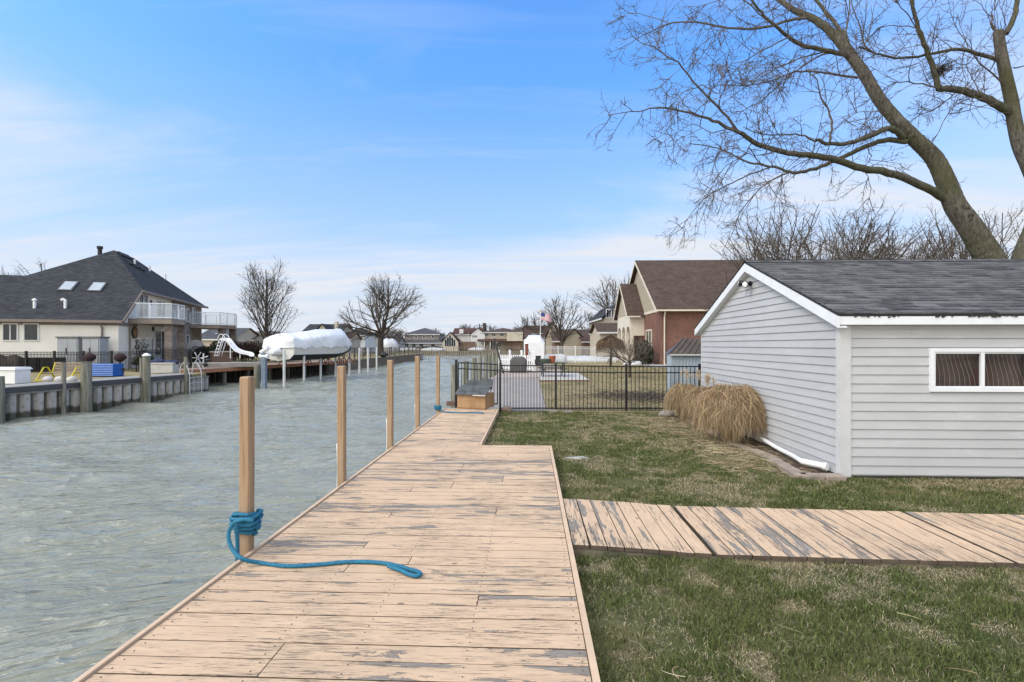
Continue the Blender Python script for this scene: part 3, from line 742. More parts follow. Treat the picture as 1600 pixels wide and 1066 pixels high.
for a, b_, c0, c1 in ((SX, WX0, SB, EZ), (WX1, SX + SW, SB, EZ), (WX0, WX1, SB, WZ0), (WX0, WX1, WZ1, EZ)):
    mb.poly([(a, SY + 0.002, c0), (b_, SY + 0.002, c0), (b_, SY + 0.002, c1), (a, SY + 0.002, c1)])
mb.poly([(SX, SYF, SB), (SX + SW, SYF, SB), (SX + SW, SYF, EZ), (SX, SYF, EZ)]); mb.poly([(SX + SW, SY, SB), (SX + SW, SYF, SB), (SX + SW, SYF, EZ), (SX + SW, YR, RZ_), (SX + SW, SY, EZ)])
mb.build('front_siding', MSI, shed, recalc=False)
MCB = M('corner_board', (0.56, 0.565, 0.57), 0.55, 0.08, 3, 0.1, 30)
mb = MB(); mb.box(SX - 0.024, SX + 0.005, SY - 0.024, SY + 0.06, SB - 0.02, EZ); mb.box(SX + 0.006, SX + 0.13, SY - 0.024, SY - 0.001, SB - 0.02, EZ)
mb.build('corner_post', MCB, shed)
mb = MB(); mb.box(SX - 0.022, SX + 0.004, SYF - 0.03, SYF + 0.01, SB, EZ); mb.build('corner_post', MCB, shed)
mb = MB(); mb.box(SX + 0.02, SX + SW, SY + 0.01, SY + 0.05, SB - 0.12, SB + 0.015); mb.box(SX + 0.01, SX + 0.05, SY + 0.05, SYF, SB - 0.12, SB + 0.005); mb.build('foundation', M('dark_base', (0.06, 0.055, 0.05), 0.9, 0.3), shed)
# roof: shingled slabs in real courses
OH = 0.16; OR = 0.13
def shinglemat(name, c1, c2):
    return brickmat(name, c1, c2, (0.02, 0.02, 0.022), 0.30, 0.14, 0.006, 0.9, 0.5, 0.35)
def shedshingle():
    m, N_, L_, b = newmat('worn_shingles'); p = posn(N_); at = N_.new('ShaderNodeAttribute'); at.attribute_name = 'rnd'
    n = noisen(N_, L_, p, 2, 6, 0.65); g = noisen(N_, L_, p, 160, 3, 0.7); k = noisen(N_, L_, p, 5, 7, 0.75, (0.7, 7, 7))
    c = mixn(N_, L_, at.outputs['Fac'], (0.045, 0.046, 0.052), (0.14, 0.14, 0.15))
    c = mixn(N_, L_, rampn(N_, L_, k, [(0.48, 0.0), (0.6, 0.8)]), c, (0.19, 0.19, 0.195))
    c = mixn(N_, L_, 1.0, c, rampn(N_, L_, g, [(0.25, 0.55), (0.75, 1.4)]), 'MULTIPLY'); c = mixn(N_, L_, 1.0, c, rampn(N_, L_, n, [(0.3, 0.75), (0.7, 1.15)]), 'MULTIPLY')
    L_.new(c, b.inputs['Base Color']); b.inputs['Roughness'].default_value = 0.95; b.inputs['Specular IOR Level'].default_value = 0.2; bumpn(N_, L_, g, b, 0.5, 0.006); return m
MSH = shedshingle()
mb = MB(); cour = 0.125; Ls = (SL / 2 + OH) ; rg = random.Random(4)
nf = Vector((0, -slope, 1)); 
def roofpt(x, s, side, h):   # s = horizontal run from the eave edge
    yy = SY - OH + s if side < 0 else SYF + OH - s
    zz_ = EZ + 0.05 - OH * slope + s * slope + h
    return (x, yy, zz_)
for side in (-1, 1):
    s = 0; row = 0
    while s < Ls - 0.005:
        s1 = min(s + cour, Ls); x = SX - OR - rg.uniform(0, 0.3); 
        while x < SX + SW + OR:
            wd = 0.305 if side < 0 else 2.0; xa, xb = max(x, SX - OR), min(x + wd - 0.004, SX + SW + OR); mb.cr = rg.random(); x += wd
            if xb - xa < 0.01: continue
            h0 = 0.014 + rg.uniform(0, 0.004) * (side < 0)
            A, B, C_, D_ = roofpt(xa, s, side, h0), roofpt(xb, s, side, h0), roofpt(xb, s1, side, 0.002), roofpt(xa, s1, side, 0.002)
            mb.poly([A, B, C_, D_]); mb.poly([roofpt(xa, s, side, -0.002), roofpt(xb, s, side, -0.002), B, A])
        s += cour; row += 1
mb.cr = 0.3
for x in np.arange(SX - OR, SX + SW, 0.14):
    mb.cr = rg.random(); zt = RZ_ + 0.062; mb.poly([(x, YR - 0.13, zt - 0.13 * slope + .012), (x + .15, YR - 0.13, zt - 0.13 * slope + .006), (x + .15, YR, zt + .006), (x, YR, zt + .014)])
    mb.poly([(x, YR + 0.13, zt - 0.13 * slope + .012), (x + .15, YR + 0.13, zt - 0.13 * slope + .006), (x + .15, YR, zt + .006), (x, YR, zt + .014)])
roof = mb.build('roof', MSH, shed, recalc=False)
mb = MB()
for side in (-1, 1):
    a = [roofpt(SX - OR + .01, 0.01, side, -0.004), roofpt(SX + SW + OR - .01, 0.01, side, -0.004), roofpt(SX + SW + OR - .01, Ls, side, -0.004), roofpt(SX - OR + .01, Ls, side, -0.004)]
    mb.prism([Vector(q) - Vector((0, 0, 0.03)) for q in a], 0.03)
mb.build('roof_deck', M('roof_edge_dark', (0.03, 0.03, 0.032), 0.8), shed)
WT = M('white_trim', (0.74, 0.76, 0.79), 0.45, 0.06, 4, 0.08, 30)
mb = MB()
zf = EZ + 0.05 - OH * slope
mb.box(SX - OR + 0.03, SX + SW + OR, SY - OH + 0.012, SY - OH + 0.03, zf - 0.145, zf - 0.036)       # front fascia
mb.build('fascia', WT, shed); mb = MB()
mb.box(SX - OR + 0.03, SX + SW + OR, SYF + OH - 0.03, SYF + OH - 0.012, zf - 0.145, zf - 0.036)
mb.build('fascia', WT, shed); mb = MB()
mb.box(SX - OR + 0.03, SX + SW, SY - OH + 0.031, SY - 0.005, zf - 0.135, zf - 0.12)
mb.build('soffit', WT, shed)
mb = MB(); rh = 0.15
for side in (-1, 1):
    q0 = Vector(roofpt(SX - OR + 0.0, 0.0, side, -0.036)); q1 = Vector(roofpt(SX - OR + 0.0, Ls, side, -0.036))
    mb.hexa([q0 + Vector((0, 0, -rh)), q0 + Vector((0.025, 0, -rh)), q1 + Vector((0.025, 0, -rh)), q1 + Vector((0, 0, -rh)), q0, q0 + Vector((0.025, 0, 0)), q1 + Vector((0.025, 0, 0)), q1])
    q0 = q0 + Vector((0.026, 0, -rh + 0.012)); q1 = q1 + Vector((0.026, 0, -rh + 0.012)); wd = OR - 0.03
    mb.hexa([q0 + Vector((0, 0, -.012)), q0 + Vector((wd, 0, -.012)), q1 + Vector((wd, 0, -.012)), q1 + Vector((0, 0, -.012)), q0, q0 + Vector((wd, 0, 0)), q1 + Vector((wd, 0, 0)), q1])
mb.build('rake_board', WT, shed)
# leaf litter in the gutter line
mb = MB()
for _ in range(160):
    x = rg.uniform(SX - OR, SX + SW); k = rg.gauss(0, 1)
    if fbm(x * 3, 0, 3, 2) < 0.45: continue
    sz = rg.uniform(0.006, 0.02); mb.cbox((x, SY - OH + 0.008 - .003, zf - 0.036 + rg.uniform(-0.012, 0.006)), sz * 1.6, 0.008, sz, 0)
nh = mb.build('leaf_debris', M('debris', (0.05, 0.045, 0.04), 0.9, 0.4), shed); nh['kind'] = 'stuff'
# window
win = MB(); y0 = SY - 0.045
def frame(mb, x0, x1, z0, z1, t, ya, yb):
    mb.box(x0, x1, ya, yb, z1 - t, z1); mb.box(x0, x1, ya, yb, z0, z0 + t); mb.box(x0, x0 + t, ya, yb, z0 + t, z1 - t); mb.box(x1 - t, x1, ya, yb, z0 + t, z1 - t)
frame(win, WX0, WX1, WZ0, WZ1, 0.05, y0, SY + 0.02)
wf = win.build('window', WT, shed)
mb = MB(); mid = (WX0 + WX1) / 2 + 0.02
frame(mb, WX0 + 0.051, mid, WZ0 + 0.051, WZ1 - 0.051, 0.022, y0 + 0.012, SY - 0.002); frame(mb, mid + 0.001, WX1 - 0.051, WZ0 + 0.051, WZ1 - 0.051, 0.022, y0 + 0.018, SY + 0.004)
mb.box(mid - 0.028, mid + 0.02, y0 + 0.004, y0 + 0.0115, WZ0 + 0.052, WZ1 - 0.052)
mb.build('sash', WT, wf)
def wglass():
    m, N_, L_, b = newmat('wavy_window_glass'); p = posn(N_)
    b.inputs['Base Color'].default_value = (0.03, 0.03, 0.032, 1); b.inputs['Roughness'].default_value = 0.03; b.inputs['Specular IOR Level'].default_value = 0.8
    b.inputs['Transmission Weight'].default_value = 0.0; b.inputs['Alpha'].default_value = 0.28
    bumpn(N_, L_, noisen(N_, L_, p, 2.0, 1), b, 0.15, 0.02); return m
MW_ = wglass()
mb = MB()
mb.poly([(WX0 + .07, SY - 0.012, WZ0 + .07), (mid - .02, SY - 0.012, WZ0 + .07), (mid - .02, SY - 0.012, WZ1 - .07), (WX0 + .07, SY - 0.012, WZ1 - .07)])
mb.build('pane', MW_, wf); mb = MB()
mb.poly([(mid + .02, SY - 0.006, WZ0 + .07), (WX1 - .07, SY - 0.006, WZ0 + .07), (WX1 - .07, SY - 0.006, WZ1 - .07), (mid + .02, SY - 0.006, WZ1 - .07)])
mb.build('pane', MW_, wf)
mb = MB()     # window reflection painted as a dark red panel with pale bent picket lines
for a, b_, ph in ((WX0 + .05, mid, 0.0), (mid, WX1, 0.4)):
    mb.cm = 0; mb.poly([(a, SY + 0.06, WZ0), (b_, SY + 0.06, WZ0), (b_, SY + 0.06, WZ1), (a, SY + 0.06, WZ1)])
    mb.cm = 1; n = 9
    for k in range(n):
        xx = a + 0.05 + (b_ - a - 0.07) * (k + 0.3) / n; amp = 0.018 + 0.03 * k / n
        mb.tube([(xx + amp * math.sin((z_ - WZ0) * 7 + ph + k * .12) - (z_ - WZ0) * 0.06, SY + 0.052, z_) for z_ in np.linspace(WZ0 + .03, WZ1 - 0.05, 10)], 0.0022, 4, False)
mb.build('reflection_panel', [M('reflection_tone', (0.11, 0.075, 0.068), 0.9, 0.5, 2.2, col2=(0.11, 0.035, 0.025), f2=0.62), M('reflection_lines', (0.45, 0.42, 0.38), 0.8)], wf)
# floodlight
fl = thing('floodlight', 'twin black and white security light under the shed gable peak', 'security light', (SX - 0.05, YR, 2.85))
mb = MB(); c = Vector((SX - 0.07, YR - 0.02, 2.87)); mb.tube([c + Vector((0.09, 0, 0)), c + Vector((0.02, 0, 0))], 0.05, 12); mb.build('base', BK, fl, smooth=False)
for sgn in (-1, 1):
    mb = MB(); a = c + Vector((-0.01, sgn * 0.03, 0.0)); b2 = a + Vector((-0.10, sgn * 0.09, 0.02 - 0.05 * (sgn < 0))); mb.tube([a, a.lerp(b2, .45), b2], [0.028, 0.045, 0.062], 12); mb.build('lamp_head', BK, fl)
    mb = MB(); d = (b2 - a).normalized(); mb.tube([b2 + d * .002, b2 + d * 0.012], [0.052, 0.045], 12); mb.build('lens', white(), fl)
mb = MB(); mb.blob(c + Vector((-0.04, -0.02, -0.07)), 0.035, 0.035, 0.035, 1, 0.02); mb.build('sensor', white(), fl, smooth=True)
# ================================================================== BED, PAVERS, PIPE, STONES, PAMPAS
EP = [G(1322, 744, ZL), G(1252, 750, ZL), G(1195, 712, ZL), G(1140, 690, ZL), G(1098, 668, ZL), G(1072, 656, ZL)]
bed_poly = [Vector((p.x + 0.05, p.y, 0)) for p in EP[1:]] + [Vector((SX, EP[-1].y, 0)), Vector((SX, SY - 0.02, 0))]
mb = MB(); mb.prism([Vector((p.x, p.y, -0.2)) for p in bed_poly], 0.105)
o = mb.build('mulch_bed', M('mulch', (0.075, 0.05, 0.032), 0.95, 0.5, 14, 1.0, 50, col2=(0.17, 0.13, 0.085), f2=0.55)); tag(o, 'brown mulch bed along the shed wall', None, None, 'structure')
# fringe of bare soil outside the pavers
MPV = M('paver', (0.30, 0.245, 0.205), 0.9, 0.25, 6, 0.4, 50, col2=(0.20, 0.17, 0.15), f2=0.6)
def paver(a, b, label, w_=0.17, h_=0.075, dz=0.0):
    a = Vector(a); b = Vector(b); t = (b - a).normalized(); a = a + t * 0.006; b = b - t * 0.006
    mb = MB(); mb.cr = random.random(); up = Vector((0, 0, 1)); L_ = (b - a).length
    sx = Vector((t.y, -t.x, 0)); zb_, zt_ = ZL - 0.05, ZL + h_ + dz; e = 0.012; W2 = w_ / 2
    A = [a - sx * W2, b - sx * W2, b + sx * W2, a + sx * W2]; cc = (a + b) / 2
    B = [cc + (p - cc) * 0.995 for p in A]; C_ = [p + (cc - p).normalized() * e * 1.4 for p in A]
    n = len(mb.v)
    for ring, z in ((A, zb_), (A, zt_ - e), (C_, zt_)): mb.v += [(p.x, p.y, z) for p in ring]
    for l in (0, 1):
        for i in range(4): mb._f((n + l * 4 + i, n + l * 4 + (i + 1) % 4, n + l * 4 + 4 + (i + 1) % 4, n + l * 4 + 4 + i))
    mb._f((n + 8, n + 9, n + 10, n + 11))
    return single(mb, 'paver_block', MPV, label, 'paver', 'brown paver blocks edging the mulch bed')
p0 = Vector((SX - 0.02, EP[1].y - 0.0, 0)); p1 = Vector((EP[1].x, EP[1].y + 0.02, 0))
mid_ = p0.lerp(p1, 0.5); paver(p0, mid_, 'brown paver block touching the shed corner'); paver(mid_, p1, 'brown paver block second from the shed corner')
path = [Vector((p.x, p.y, 0)) for p in EP[1:]]; pl_ = []; 
seg = []; acc = 0
for a, b_ in zip(path[:-1], path[1:]):
    n_ = max(1, round((b_ - a).length / 0.42))
    for k in range(n_): seg.append((a.lerp(b_, k / n_), a.lerp(b_, (k + 1) / n_)))
for k, (a, b_) in enumerate(seg):
    lb = ['end paver block at the outer corner of the mulch bed', 'paver block just up from the bed corner, in front of the pipe end', 'third paver block back along the bed edge beside the pipe', 'fourth paver block back along the bed edge beside the pipe']
    paver(a, b_, lb[k] if k < 4 else 'half buried paver by the dry grass, %s back from the bed corner' % ['fifth', 'sixth', 'seventh', 'eighth', 'ninth', 'tenth', 'eleventh', 'twelfth', 'thirteenth', 'fourteenth', 'fifteenth', 'sixteenth'][min(k - 4, 11)], dz=-0.01 * min(k, 5))
# drain pipe
dp = thing('drain_pipe', 'white plastic drain pipe lying beside the shed wall', 'pipe', G(1250, 730, ZL))
a = Vector((SX - 0.05, SY + 2.25, 0.02)); pts = [a, Vector((SX - 0.13, SY + 1.5, -0.005)), Vector((SX - 0.20, SY + 0.85, 0.0)), Vector((SX - 0.29, SY + 0.42, 0.012))]
mb = MB(); mb.tube(smoothpath(pts, 5), 0.034, 12); mb.build('pipe', white(), dp, smooth=True)
mb = MB(); b_ = pts[-1]; c_ = b_ + Vector((0.16, -0.26, -0.005)); q = [b_.lerp(c_, k / 22) for k in range(23)]; mb.tube(q, [0.040 + 0.005 * (k % 2) for k in range(23)], 12); mb.tube([c_, c_ + (c_ - b_).normalized() * 0.05], 0.052, 12)
mb.build('corrugated_end', white(), dp)
def stone(c, rx, ry, rz, label, mat, seed=0):
    mb = MB(); mb.blob(c, rx, ry, rz, seed, 0.09, 16, 10); return single(mb, 'stone', mat, label, 'stone', smooth=True)
MRK = M('grey_stone', (0.30, 0.27, 0.245), 0.9, 0.25, 8, 0.5, 40)
q = G(1041, 650, ZL); stone((q.x, q.y, ZL + 0.03), 0.20, 0.15, 0.12, 'pale grey stone at the foot of the dry grass by the fence', MRK, 2)
q = G(791, 643, ZL); stone((q.x, q.y, ZL + 0.05), 0.15, 0.10, 0.09, 'rounded brown stone on the lawn at the fence post by the dock', M('brown_stone', (0.27, 0.19, 0.15), 0.9, 0.2, 8, 0.3), 5)
q = G(903, 716, ZL); 
mb = MB(); mb.blob((q.x, q.y, ZL - 0.01), 0.20, 0.09, 0.035, 4, 0.12); single(mb, 'stone', M('flat_stone', (0.34, 0.335, 0.31), 0.9, 0.2, 9), 'flat pale stone sunk in the middle of the lawn', 'stone', smooth=True)
for k, (px_, py_, ln) in enumerate(((862, 644, 0.30), (887, 645, .22))):
    q = G(px_, py_, ZL); mb = MB(); mb.cbox((q.x, q.y, ZL + 0.02), ln, 0.12, 0.07, 0.2 * k); single(mb, 'edging_stone', MRK, ['grey edging stone lying under the black fence near the dock', 'small edging stone against the black fence post'][k], 'stone')

ATD = attrmat('dry_blades', 0.75, 0.15)
def ribbons(curves, widths, cols):
    """curves: (n, k, 3) arrays; camera-agnostic flat ribbons"""
    n, k, _ = curves.shape
    t = np.gradient(curves, axis=1); t /= np.linalg.norm(t, axis=2, keepdims=True) + 1e-9
    rv = RNG.normal(size=(n, 1, 3)); s = np.cross(t, rv); s /= np.linalg.norm(s, axis=2, keepdims=True) + 1e-9
    tp = np.concatenate([np.linspace(1, 0.75, k - 2), [0.5, 0.1]])[None, :, None]
    wv = widths[:, None, None] * tp / 2
    V = np.stack([curves - s * wv, curves + s * wv], 2).reshape(n, 2 * k, 3)
    base = (np.arange(n) * 2 * k)[:, None]; i = (np.arange(k - 1) * 2)[None, :]
    b = base + i; F4 = np.stack([b, b + 1, b + 3, b + 2], -1).ravel()
    C = np.repeat(np.concatenate([cols, np.ones((n, 1))], 1)[:, None, :], 2 * k, 1)
    return V.reshape(-1, 3), F4, C.reshape(-1, 4)
def strawcols(n, lo=(0.20, 0.135, 0.075), hi=(0.62, 0.47, 0.30)):
    r = RNG.random((n, 1)) ** 1.2; c = np.array(lo) * (1 - r) + np.array(hi) * r
    c *= 1 + RNG.normal(0, 0.06, (n, 3)); return np.clip(c, 0.01, 0.9)
def pampas(cx, cy, rad, h, n, label, plumes=0, seed=0, squash=1.0):
    global RNG
    RNG = np.random.default_rng(seed)
    k = 9; a = RNG.uniform(0, 2 * math.pi, n); u = RNG.random(n) ** 0.5
    b0 = np.stack([cx + 0.30 * rad * u * np.cos(a), cy + 0.34 * rad * u * np.sin(a) * squash], 1)
    a2 = a + RNG.normal(0, 0.5, n); reach = rad * (0.35 + 0.72 * RNG.random(n) ** 0.7); top = h * (0.72 + 0.30 * RNG.random(n)) * (1.05 - 0.22 * (reach / rad) ** 2)
    drop = RNG.uniform(0.25, 1.0, n) * (reach / rad)
    s = np.linspace(0, 1, k)[None, :]
    peak = 0.48
    z = np.where(s < peak, top[:, None] * np.sin(s / peak * math.pi / 2), top[:, None] * (1 - drop[:, None] * 0.95 * ((s - peak) / (1 - peak)) ** 1.7))
    rr_ = reach[:, None] * (1 - (1 - s) ** 1.5) * (0.9 + 0.12 * s)
    wob = RNG.uniform(0, .35, (n, 1)) * np.sin(s * 6 + RNG.uniform(0, 6, (n, 1))); ang = a2[:, None] + wob + RNG.normal(0, 0.5, (n, 1)) * s ** 2
    c = np.stack([b0[:, :1] + rr_ * np.cos(ang), b0[:, 1:] + rr_ * np.sin(ang) * squash, ZL + 0.02 + np.maximum(z, 0.0)], -1)
    V, F4, C = ribbons(c, RNG.uniform(0.004, 0.009, n), strawcols(n, (.17, .115, .06), (.66, .50, .32)))
    c0 = np.array([cx, cy, ZL]); V = V - c0
    root = thing('dry_ornamental_grass', label, 'ornamental grass', tuple(c0), 0, 'dry ornamental grass clumps beside the shed')
    o = raw('blades', V, F4, 4, ATD, C); o.parent = root
    if plumes:
        mb = MB(); tint = []
        cs = []
        for _ in range(plumes):
            an = RNG.uniform(0, 6.28); rd = rad * RNG.uniform(0.1, 0.6); tp = h * RNG.uniform(1.08, 1.36)
            p0 = Vector((cx, cy, ZL)) + Vector((math.cos(an), math.sin(an), 0)) * rd * 0.3; p3 = Vector((cx + math.cos(an) * rd, cy + math.sin(an) * rd, ZL + tp)); 
            ln = Vector((RNG.normal(0, .05), RNG.normal(0, .05), 0.0))
            mb.tube([p0, p0.lerp(p3, 0.5) + Vector((0, 0, 0.1)), p3], [0.004, 0.003, 0.002], 4)
            for q in range(90):
                f = RNG.random(); b = p3 + Vector((0, 0, -0.02 + 0.17 * f)) + ln * f; wv = 0.045 * math.sin(math.pi * min(1, 0.15 + 0.85 * f))
                cs.append([b + (Vector((RNG.normal(0, 1) * wv, RNG.normal(0, 1) * wv, -0.03)) * t_) for t_ in np.linspace(0, 1, 5)])
        mb.build('stem', M('straw_stem', (0.5, 0.38, 0.22), 0.8, 0.1), root)
        cs = np.array([[tuple(v) for v in q] for q in cs]); V, F4, C = ribbons(cs, RNG.uniform(0.003, 0.007, len(cs)), strawcols(len(cs), (0.48, 0.36, 0.22), (0.85, 0.72, 0.54)))
        o = raw('plume', V - c0, F4, 4, ATD, C); o.parent = root
    return root
pampas(3.78, 9.45, 0.54, 1.04, 10000, 'largest clump of dry tan ornamental grass drooping against the shed wall', seed=1)
pampas(3.72, 12.1, 0.38, 0.86, 4500, 'shorter clump of dry tan ornamental grass nearest the black fence', 5, seed=2)
pampas(3.80, 10.9, 0.40, 0.90, 4000, 'middle clump of dry grass with pale feathery plumes between the other two', 10, seed=3)

# ================================================================== GRASS
def blades(n, pos, h, wd, cols, lean):
    a = RNG.uniform(0, 2 * math.pi, n); b = RNG.uniform(0, 2 * math.pi, n)
    sx = np.stack([np.cos(b), np.sin(b), np.zeros(n)], 1) * (wd / 2)[:, None]
    ld = np.stack([np.cos(a), np.sin(a), np.zeros(n)], 1)
    mid = pos + ld * (h * lean * 0.35)[:, None] + np.stack([0 * h, 0 * h, h * 0.62], 1)
    tip = pos + ld * (h * lean)[:, None] + np.stack([0 * h, 0 * h, h * np.clip(1.0 - lean * 0.45, 0.15, 1)], 1)
    V = np.stack([pos - sx, pos + sx, mid + sx * 0.7, mid - sx * 0.7, tip], 1).reshape(-1, 3)
    i = np.arange(n)[:, None] * 5
    F3 = np.concatenate([i, i + 1, i + 2, i, i + 2, i + 3, i + 3, i + 2, i + 4], 1).ravel()
    C = np.repeat(np.concatenate([cols, np.ones((n, 1))], 1)[:, None, :], 5, 1).reshape(-1, 4)
    return V, F3, C
def inpoly(x, y, poly):
    ins = np.zeros(len(x), bool); n = len(poly); j = n - 1
    for i in range(n):
        xi, yi = poly[i]; xj, yj = poly[j]
        ins ^= ((yi > y) != (yj > y)) & (x < (xj - xi) * (y - yi) / (yj - yi + 1e-12) + xi); j = i
    return ins
BEDP = [(p.x, p.y) for p in bed_poly]
def grasszone(x0, x1, y0, y1, dens, hm, wm_, seed, zfun=lawn_z, drybias=0.0):
    global RNG
    RNG = np.random.default_rng(seed); n = int((x1 - x0) * (y1 - y0) * dens)
    x = RNG.uniform(x0, x1, n); y = RNG.uniform(y0, y1, n)
    # frustum cull with margin
    d = -x * sa + y * ca; px = CX + F * (x * ca + y * sa) / np.maximum(d, 0.1)
    keep = (d > 1.9) & (px > 700) & (px < 1760)
    keep &= ~((x > 0.3) & (y > wy(x, 0) + 0.0) & (y < wy(x, 1) + 0.0))
    keep &= ~((x < 0.345) & (y < 8.36)) & ~((x < -0.835) & (y < 13.3))
    keep &= ~((x > SX - 0.0) & (y > SY + 0.0)) & ~inpoly(x, y, BEDP) & ~inpoly(x + 0.18, y, BEDP)
    x = x[keep]; y = y[keep]
    cl = fbm(x * 5.5, y * 5.5, 21, 3); big = fbm(x * 0.9 + 3, y * 0.9, 33, 4); dens_n = fbm(x * 2.3, y * 2.3, 44, 3)
    # thin, bare, strawy soil near the bed and in patches
    dist = np.abs(x - (3.3 + 0.1 * np.sin(y * 3))); nb = (y > SY + 0.1) * np.clip(1 - dist / 0.75, 0, 1) * (0.35 + 0.9 * dens_n)
    k = RNG.random(len(x)) < np.clip(0.30 + 1.9 * (dens_n - 0.28) - 1.0 * nb, 0.04, 1); x = x[k]; y = y[k]; cl = cl[k]; big = big[k]; nb = nb[k]; dn = dens_n[k]
    n = len(x); z = zfun(x, y) - 0.004
    edge = np.clip(1 - np.abs(x - 0.36) / 0.25, 0, 1) * (y < 8.3)
    green = np.clip((0.50 - big) * 2.7 + 0.60 + edge * 0.5 - drybias - nb * 0.8 + (cl - 0.5) * 2.6, 0.12, 0.90)
    isg = RNG.random(n) < green
    h = hm * (0.45 + 1.1 * cl ** 1.3) * RNG.uniform(0.55, 1.25, n) * np.where(isg, 1.1, 0.8)
    wd = wm_ * RNG.uniform(0.6, 1.3, n)
    g1 = np.array((0.020, 0.032, 0.008)); g2 = np.array((0.18, 0.215, 0.062)); s1 = np.array((0.14, 0.11, 0.055)); s2 = np.array((0.62, 0.52, 0.35))
    r = RNG.random((n, 1)); c = np.where(isg[:, None], g1 * (1 - r) + g2 * r, s1 * (1 - r) + s2 * r)
    lean = RNG.uniform(0.15, 1.1, n) + np.where(isg, 0, 0.9)
    return blades(n, np.stack([x, y, z], 1), h, wd, np.clip(c, 0.005, 1), lean)
parts = [grasszone(0.34, 4.6, 1.8, 4.35, 15000, 0.052, 0.0036, 101), grasszone(0.34, 9.5, 5.2, 7.6, 8000, 0.052, 0.0050, 102), grasszone(-0.85, 4.2, 7.6, 13.3, 4600, 0.048, 0.0075, 103)]
Vs, Fs, Cs = [], [], []; off = 0
for V, F3, C in parts: Vs.append(V); Fs.append(F3 + off); Cs.append(C); off += len(V)
o = raw('grass', np.concatenate(Vs), np.concatenate(Fs), 3, attrmat('grass_blades', 0.7, 0.25), np.concatenate(Cs)); tag(o, 'short patchy winter grass on the near lawn', kind='stuff'); o['kind'] = 'stuff'
# neighbour grass, coarse
RNG = np.random.default_rng(8); n = 60000
x = RNG.uniform(0.5, 14, n); y = 13.6 + 30 * RNG.random(n) ** 1.5
cl = fbm(x * 1.2, y * 0.8, 5, 3); r = RNG.random((n, 1)); isg = RNG.random(n) < np.clip((cl - 0.42) * 3, 0.1, .8)
c = np.where(isg[:, None], np.array((0.06, 0.085, 0.03)) * (1 - r) + np.array((0.14, 0.16, 0.06)) * r, np.array((0.17, 0.13, 0.07)) * (1 - r) + np.array((0.42, 0.34, 0.20)) * r)
V, F3, C = blades(n, np.stack([x, y, np.full(n, -0.118)], 1), RNG.uniform(0.02, 0.06, n), 0.004 + 0.0007 * y, c, RNG.uniform(0.3, 1.6, n))
o = raw('grass', V, F3, 3, attrmat('grass_blades'), C); o['kind'] = 'stuff'; o['label'] = 'dry grass in the yard beyond the black fence'
# straw: long stray stems, and litter by the bed
RNG = np.random.default_rng(12); cs = []; wds = []
def stray(p, ln, curl, h=0.02):
    a = RNG.uniform(0, 6.28); pts = []; q = np.array([p.x, p.y]); z0 = float(lawn_z(p.x, p.y)) + 0.045
    for k in range(9):
        pts.append((q[0], q[1], z0 + h * math.sin(k / 8 * math.pi))); q = q + np.array([math.cos(a), math.sin(a)]) * ln / 8; a += curl * RNG.uniform(0.5, 1.3)
    return pts
for px_, py_, ln, cu in ((905, 975, 0.62, .22), (1000, 930, .45, -.3), (905, 900, .30, .3), (990, 880, .5, -.15), (1050, 932, .22, .3), (1515, 985, .5, .12), (1310, 800, .3, .2), (1105, 745, .4, .35), (950, 700, .4, .3), (1000, 678, .5, -.2), (1090, 700, .5, .2), (1130, 730, .4, -.3), (1180, 760, .4, .2), (1390, 770, .35, .2), (1030, 660, .4, .2), (870, 655, .5, .3), (980, 655, .4, -.3), (1320, 882, .35, .1)):
    cs.append(stray(G(px_, py_, ZL), ln, cu)); wds.append(0.005)
for _ in range(1500):
    y = RNG.uniform(SY + 0.1, 12.2); x = RNG.normal(3.35, 0.38)
    if x > SX - 0.05: continue
    cs.append(stray(Vector((x, y, 0)), RNG.uniform(0.06, 0.4), RNG.normal(0, .2), 0.012)); wds.append(0.0045)
for _ in range(500):
    x = RNG.uniform(0.4, 8); y = RNG.uniform(2, 13)
    if (x > SX - .1 and y > SY) or (wy(x, 0) - .1 < y < wy(x, 1) + .1): continue
    cs.append(stray(Vector((x, y, 0)), RNG.uniform(0.04, 0.16), RNG.normal(0, .2), 0.006)); wds.append(0.003)
V, F4, C = ribbons(np.array(cs), np.array(wds), strawcols(len(cs), (0.25, 0.18, 0.11), (0.60, 0.50, 0.34)))
o = raw('straw', V, F4, 4, ATD, C); o['kind'] = 'stuff'; o['label'] = 'dead stems and straw scattered over the lawn and bed'

# ================================================================== UTILITY BOX AT THE DOCK END
bx = thing('utility_box', 'low plywood box with a dark shingled lid at the end of the dock', 'box', (0, 0, 0)); 
BF = P(736, 13.05); bx.location = (BF.x, BF.y, 0.0); bx.rotation_euler = (0, 0, R(-19))
mb = MB(); hw = 0.41; dpb = 0.62
mb.box(-hw, hw, 0, dpb, 0.02, 0.40); mb.build('cabinet', M('plywood', (0.38, 0.235, 0.125), 0.8, 0.15, 5, 0.1, 30, col2=(0.30, 0.18, 0.09), f2=0.6), bx, local=True)
mb = MB(); mb.box(-hw - .02, hw + .02, -0.025, -0.002, 0.0, 0.03)
for ix in range(4):
    for iz in range(2):
        x0 = -0.17 + ix * 0.085; mb.box(x0, x0 + 0.006, -0.004, -0.0005, 0.15 + iz * 0.06, 0.205 + iz * 0.06); mb.box(x0, x0 + 0.075, -0.004, -0.0005, 0.15 + iz * 0.06, 0.155 + iz * 0.06)
mb.build('groove_trim', M('ply_dark', (0.22, 0.13, 0.07), 0.8), bx, local=True)
mb = MB(); ml = M('slate_shingle', (0.085, 0.095, 0.105), 0.9, 0.4, 7, 0.5, 90)
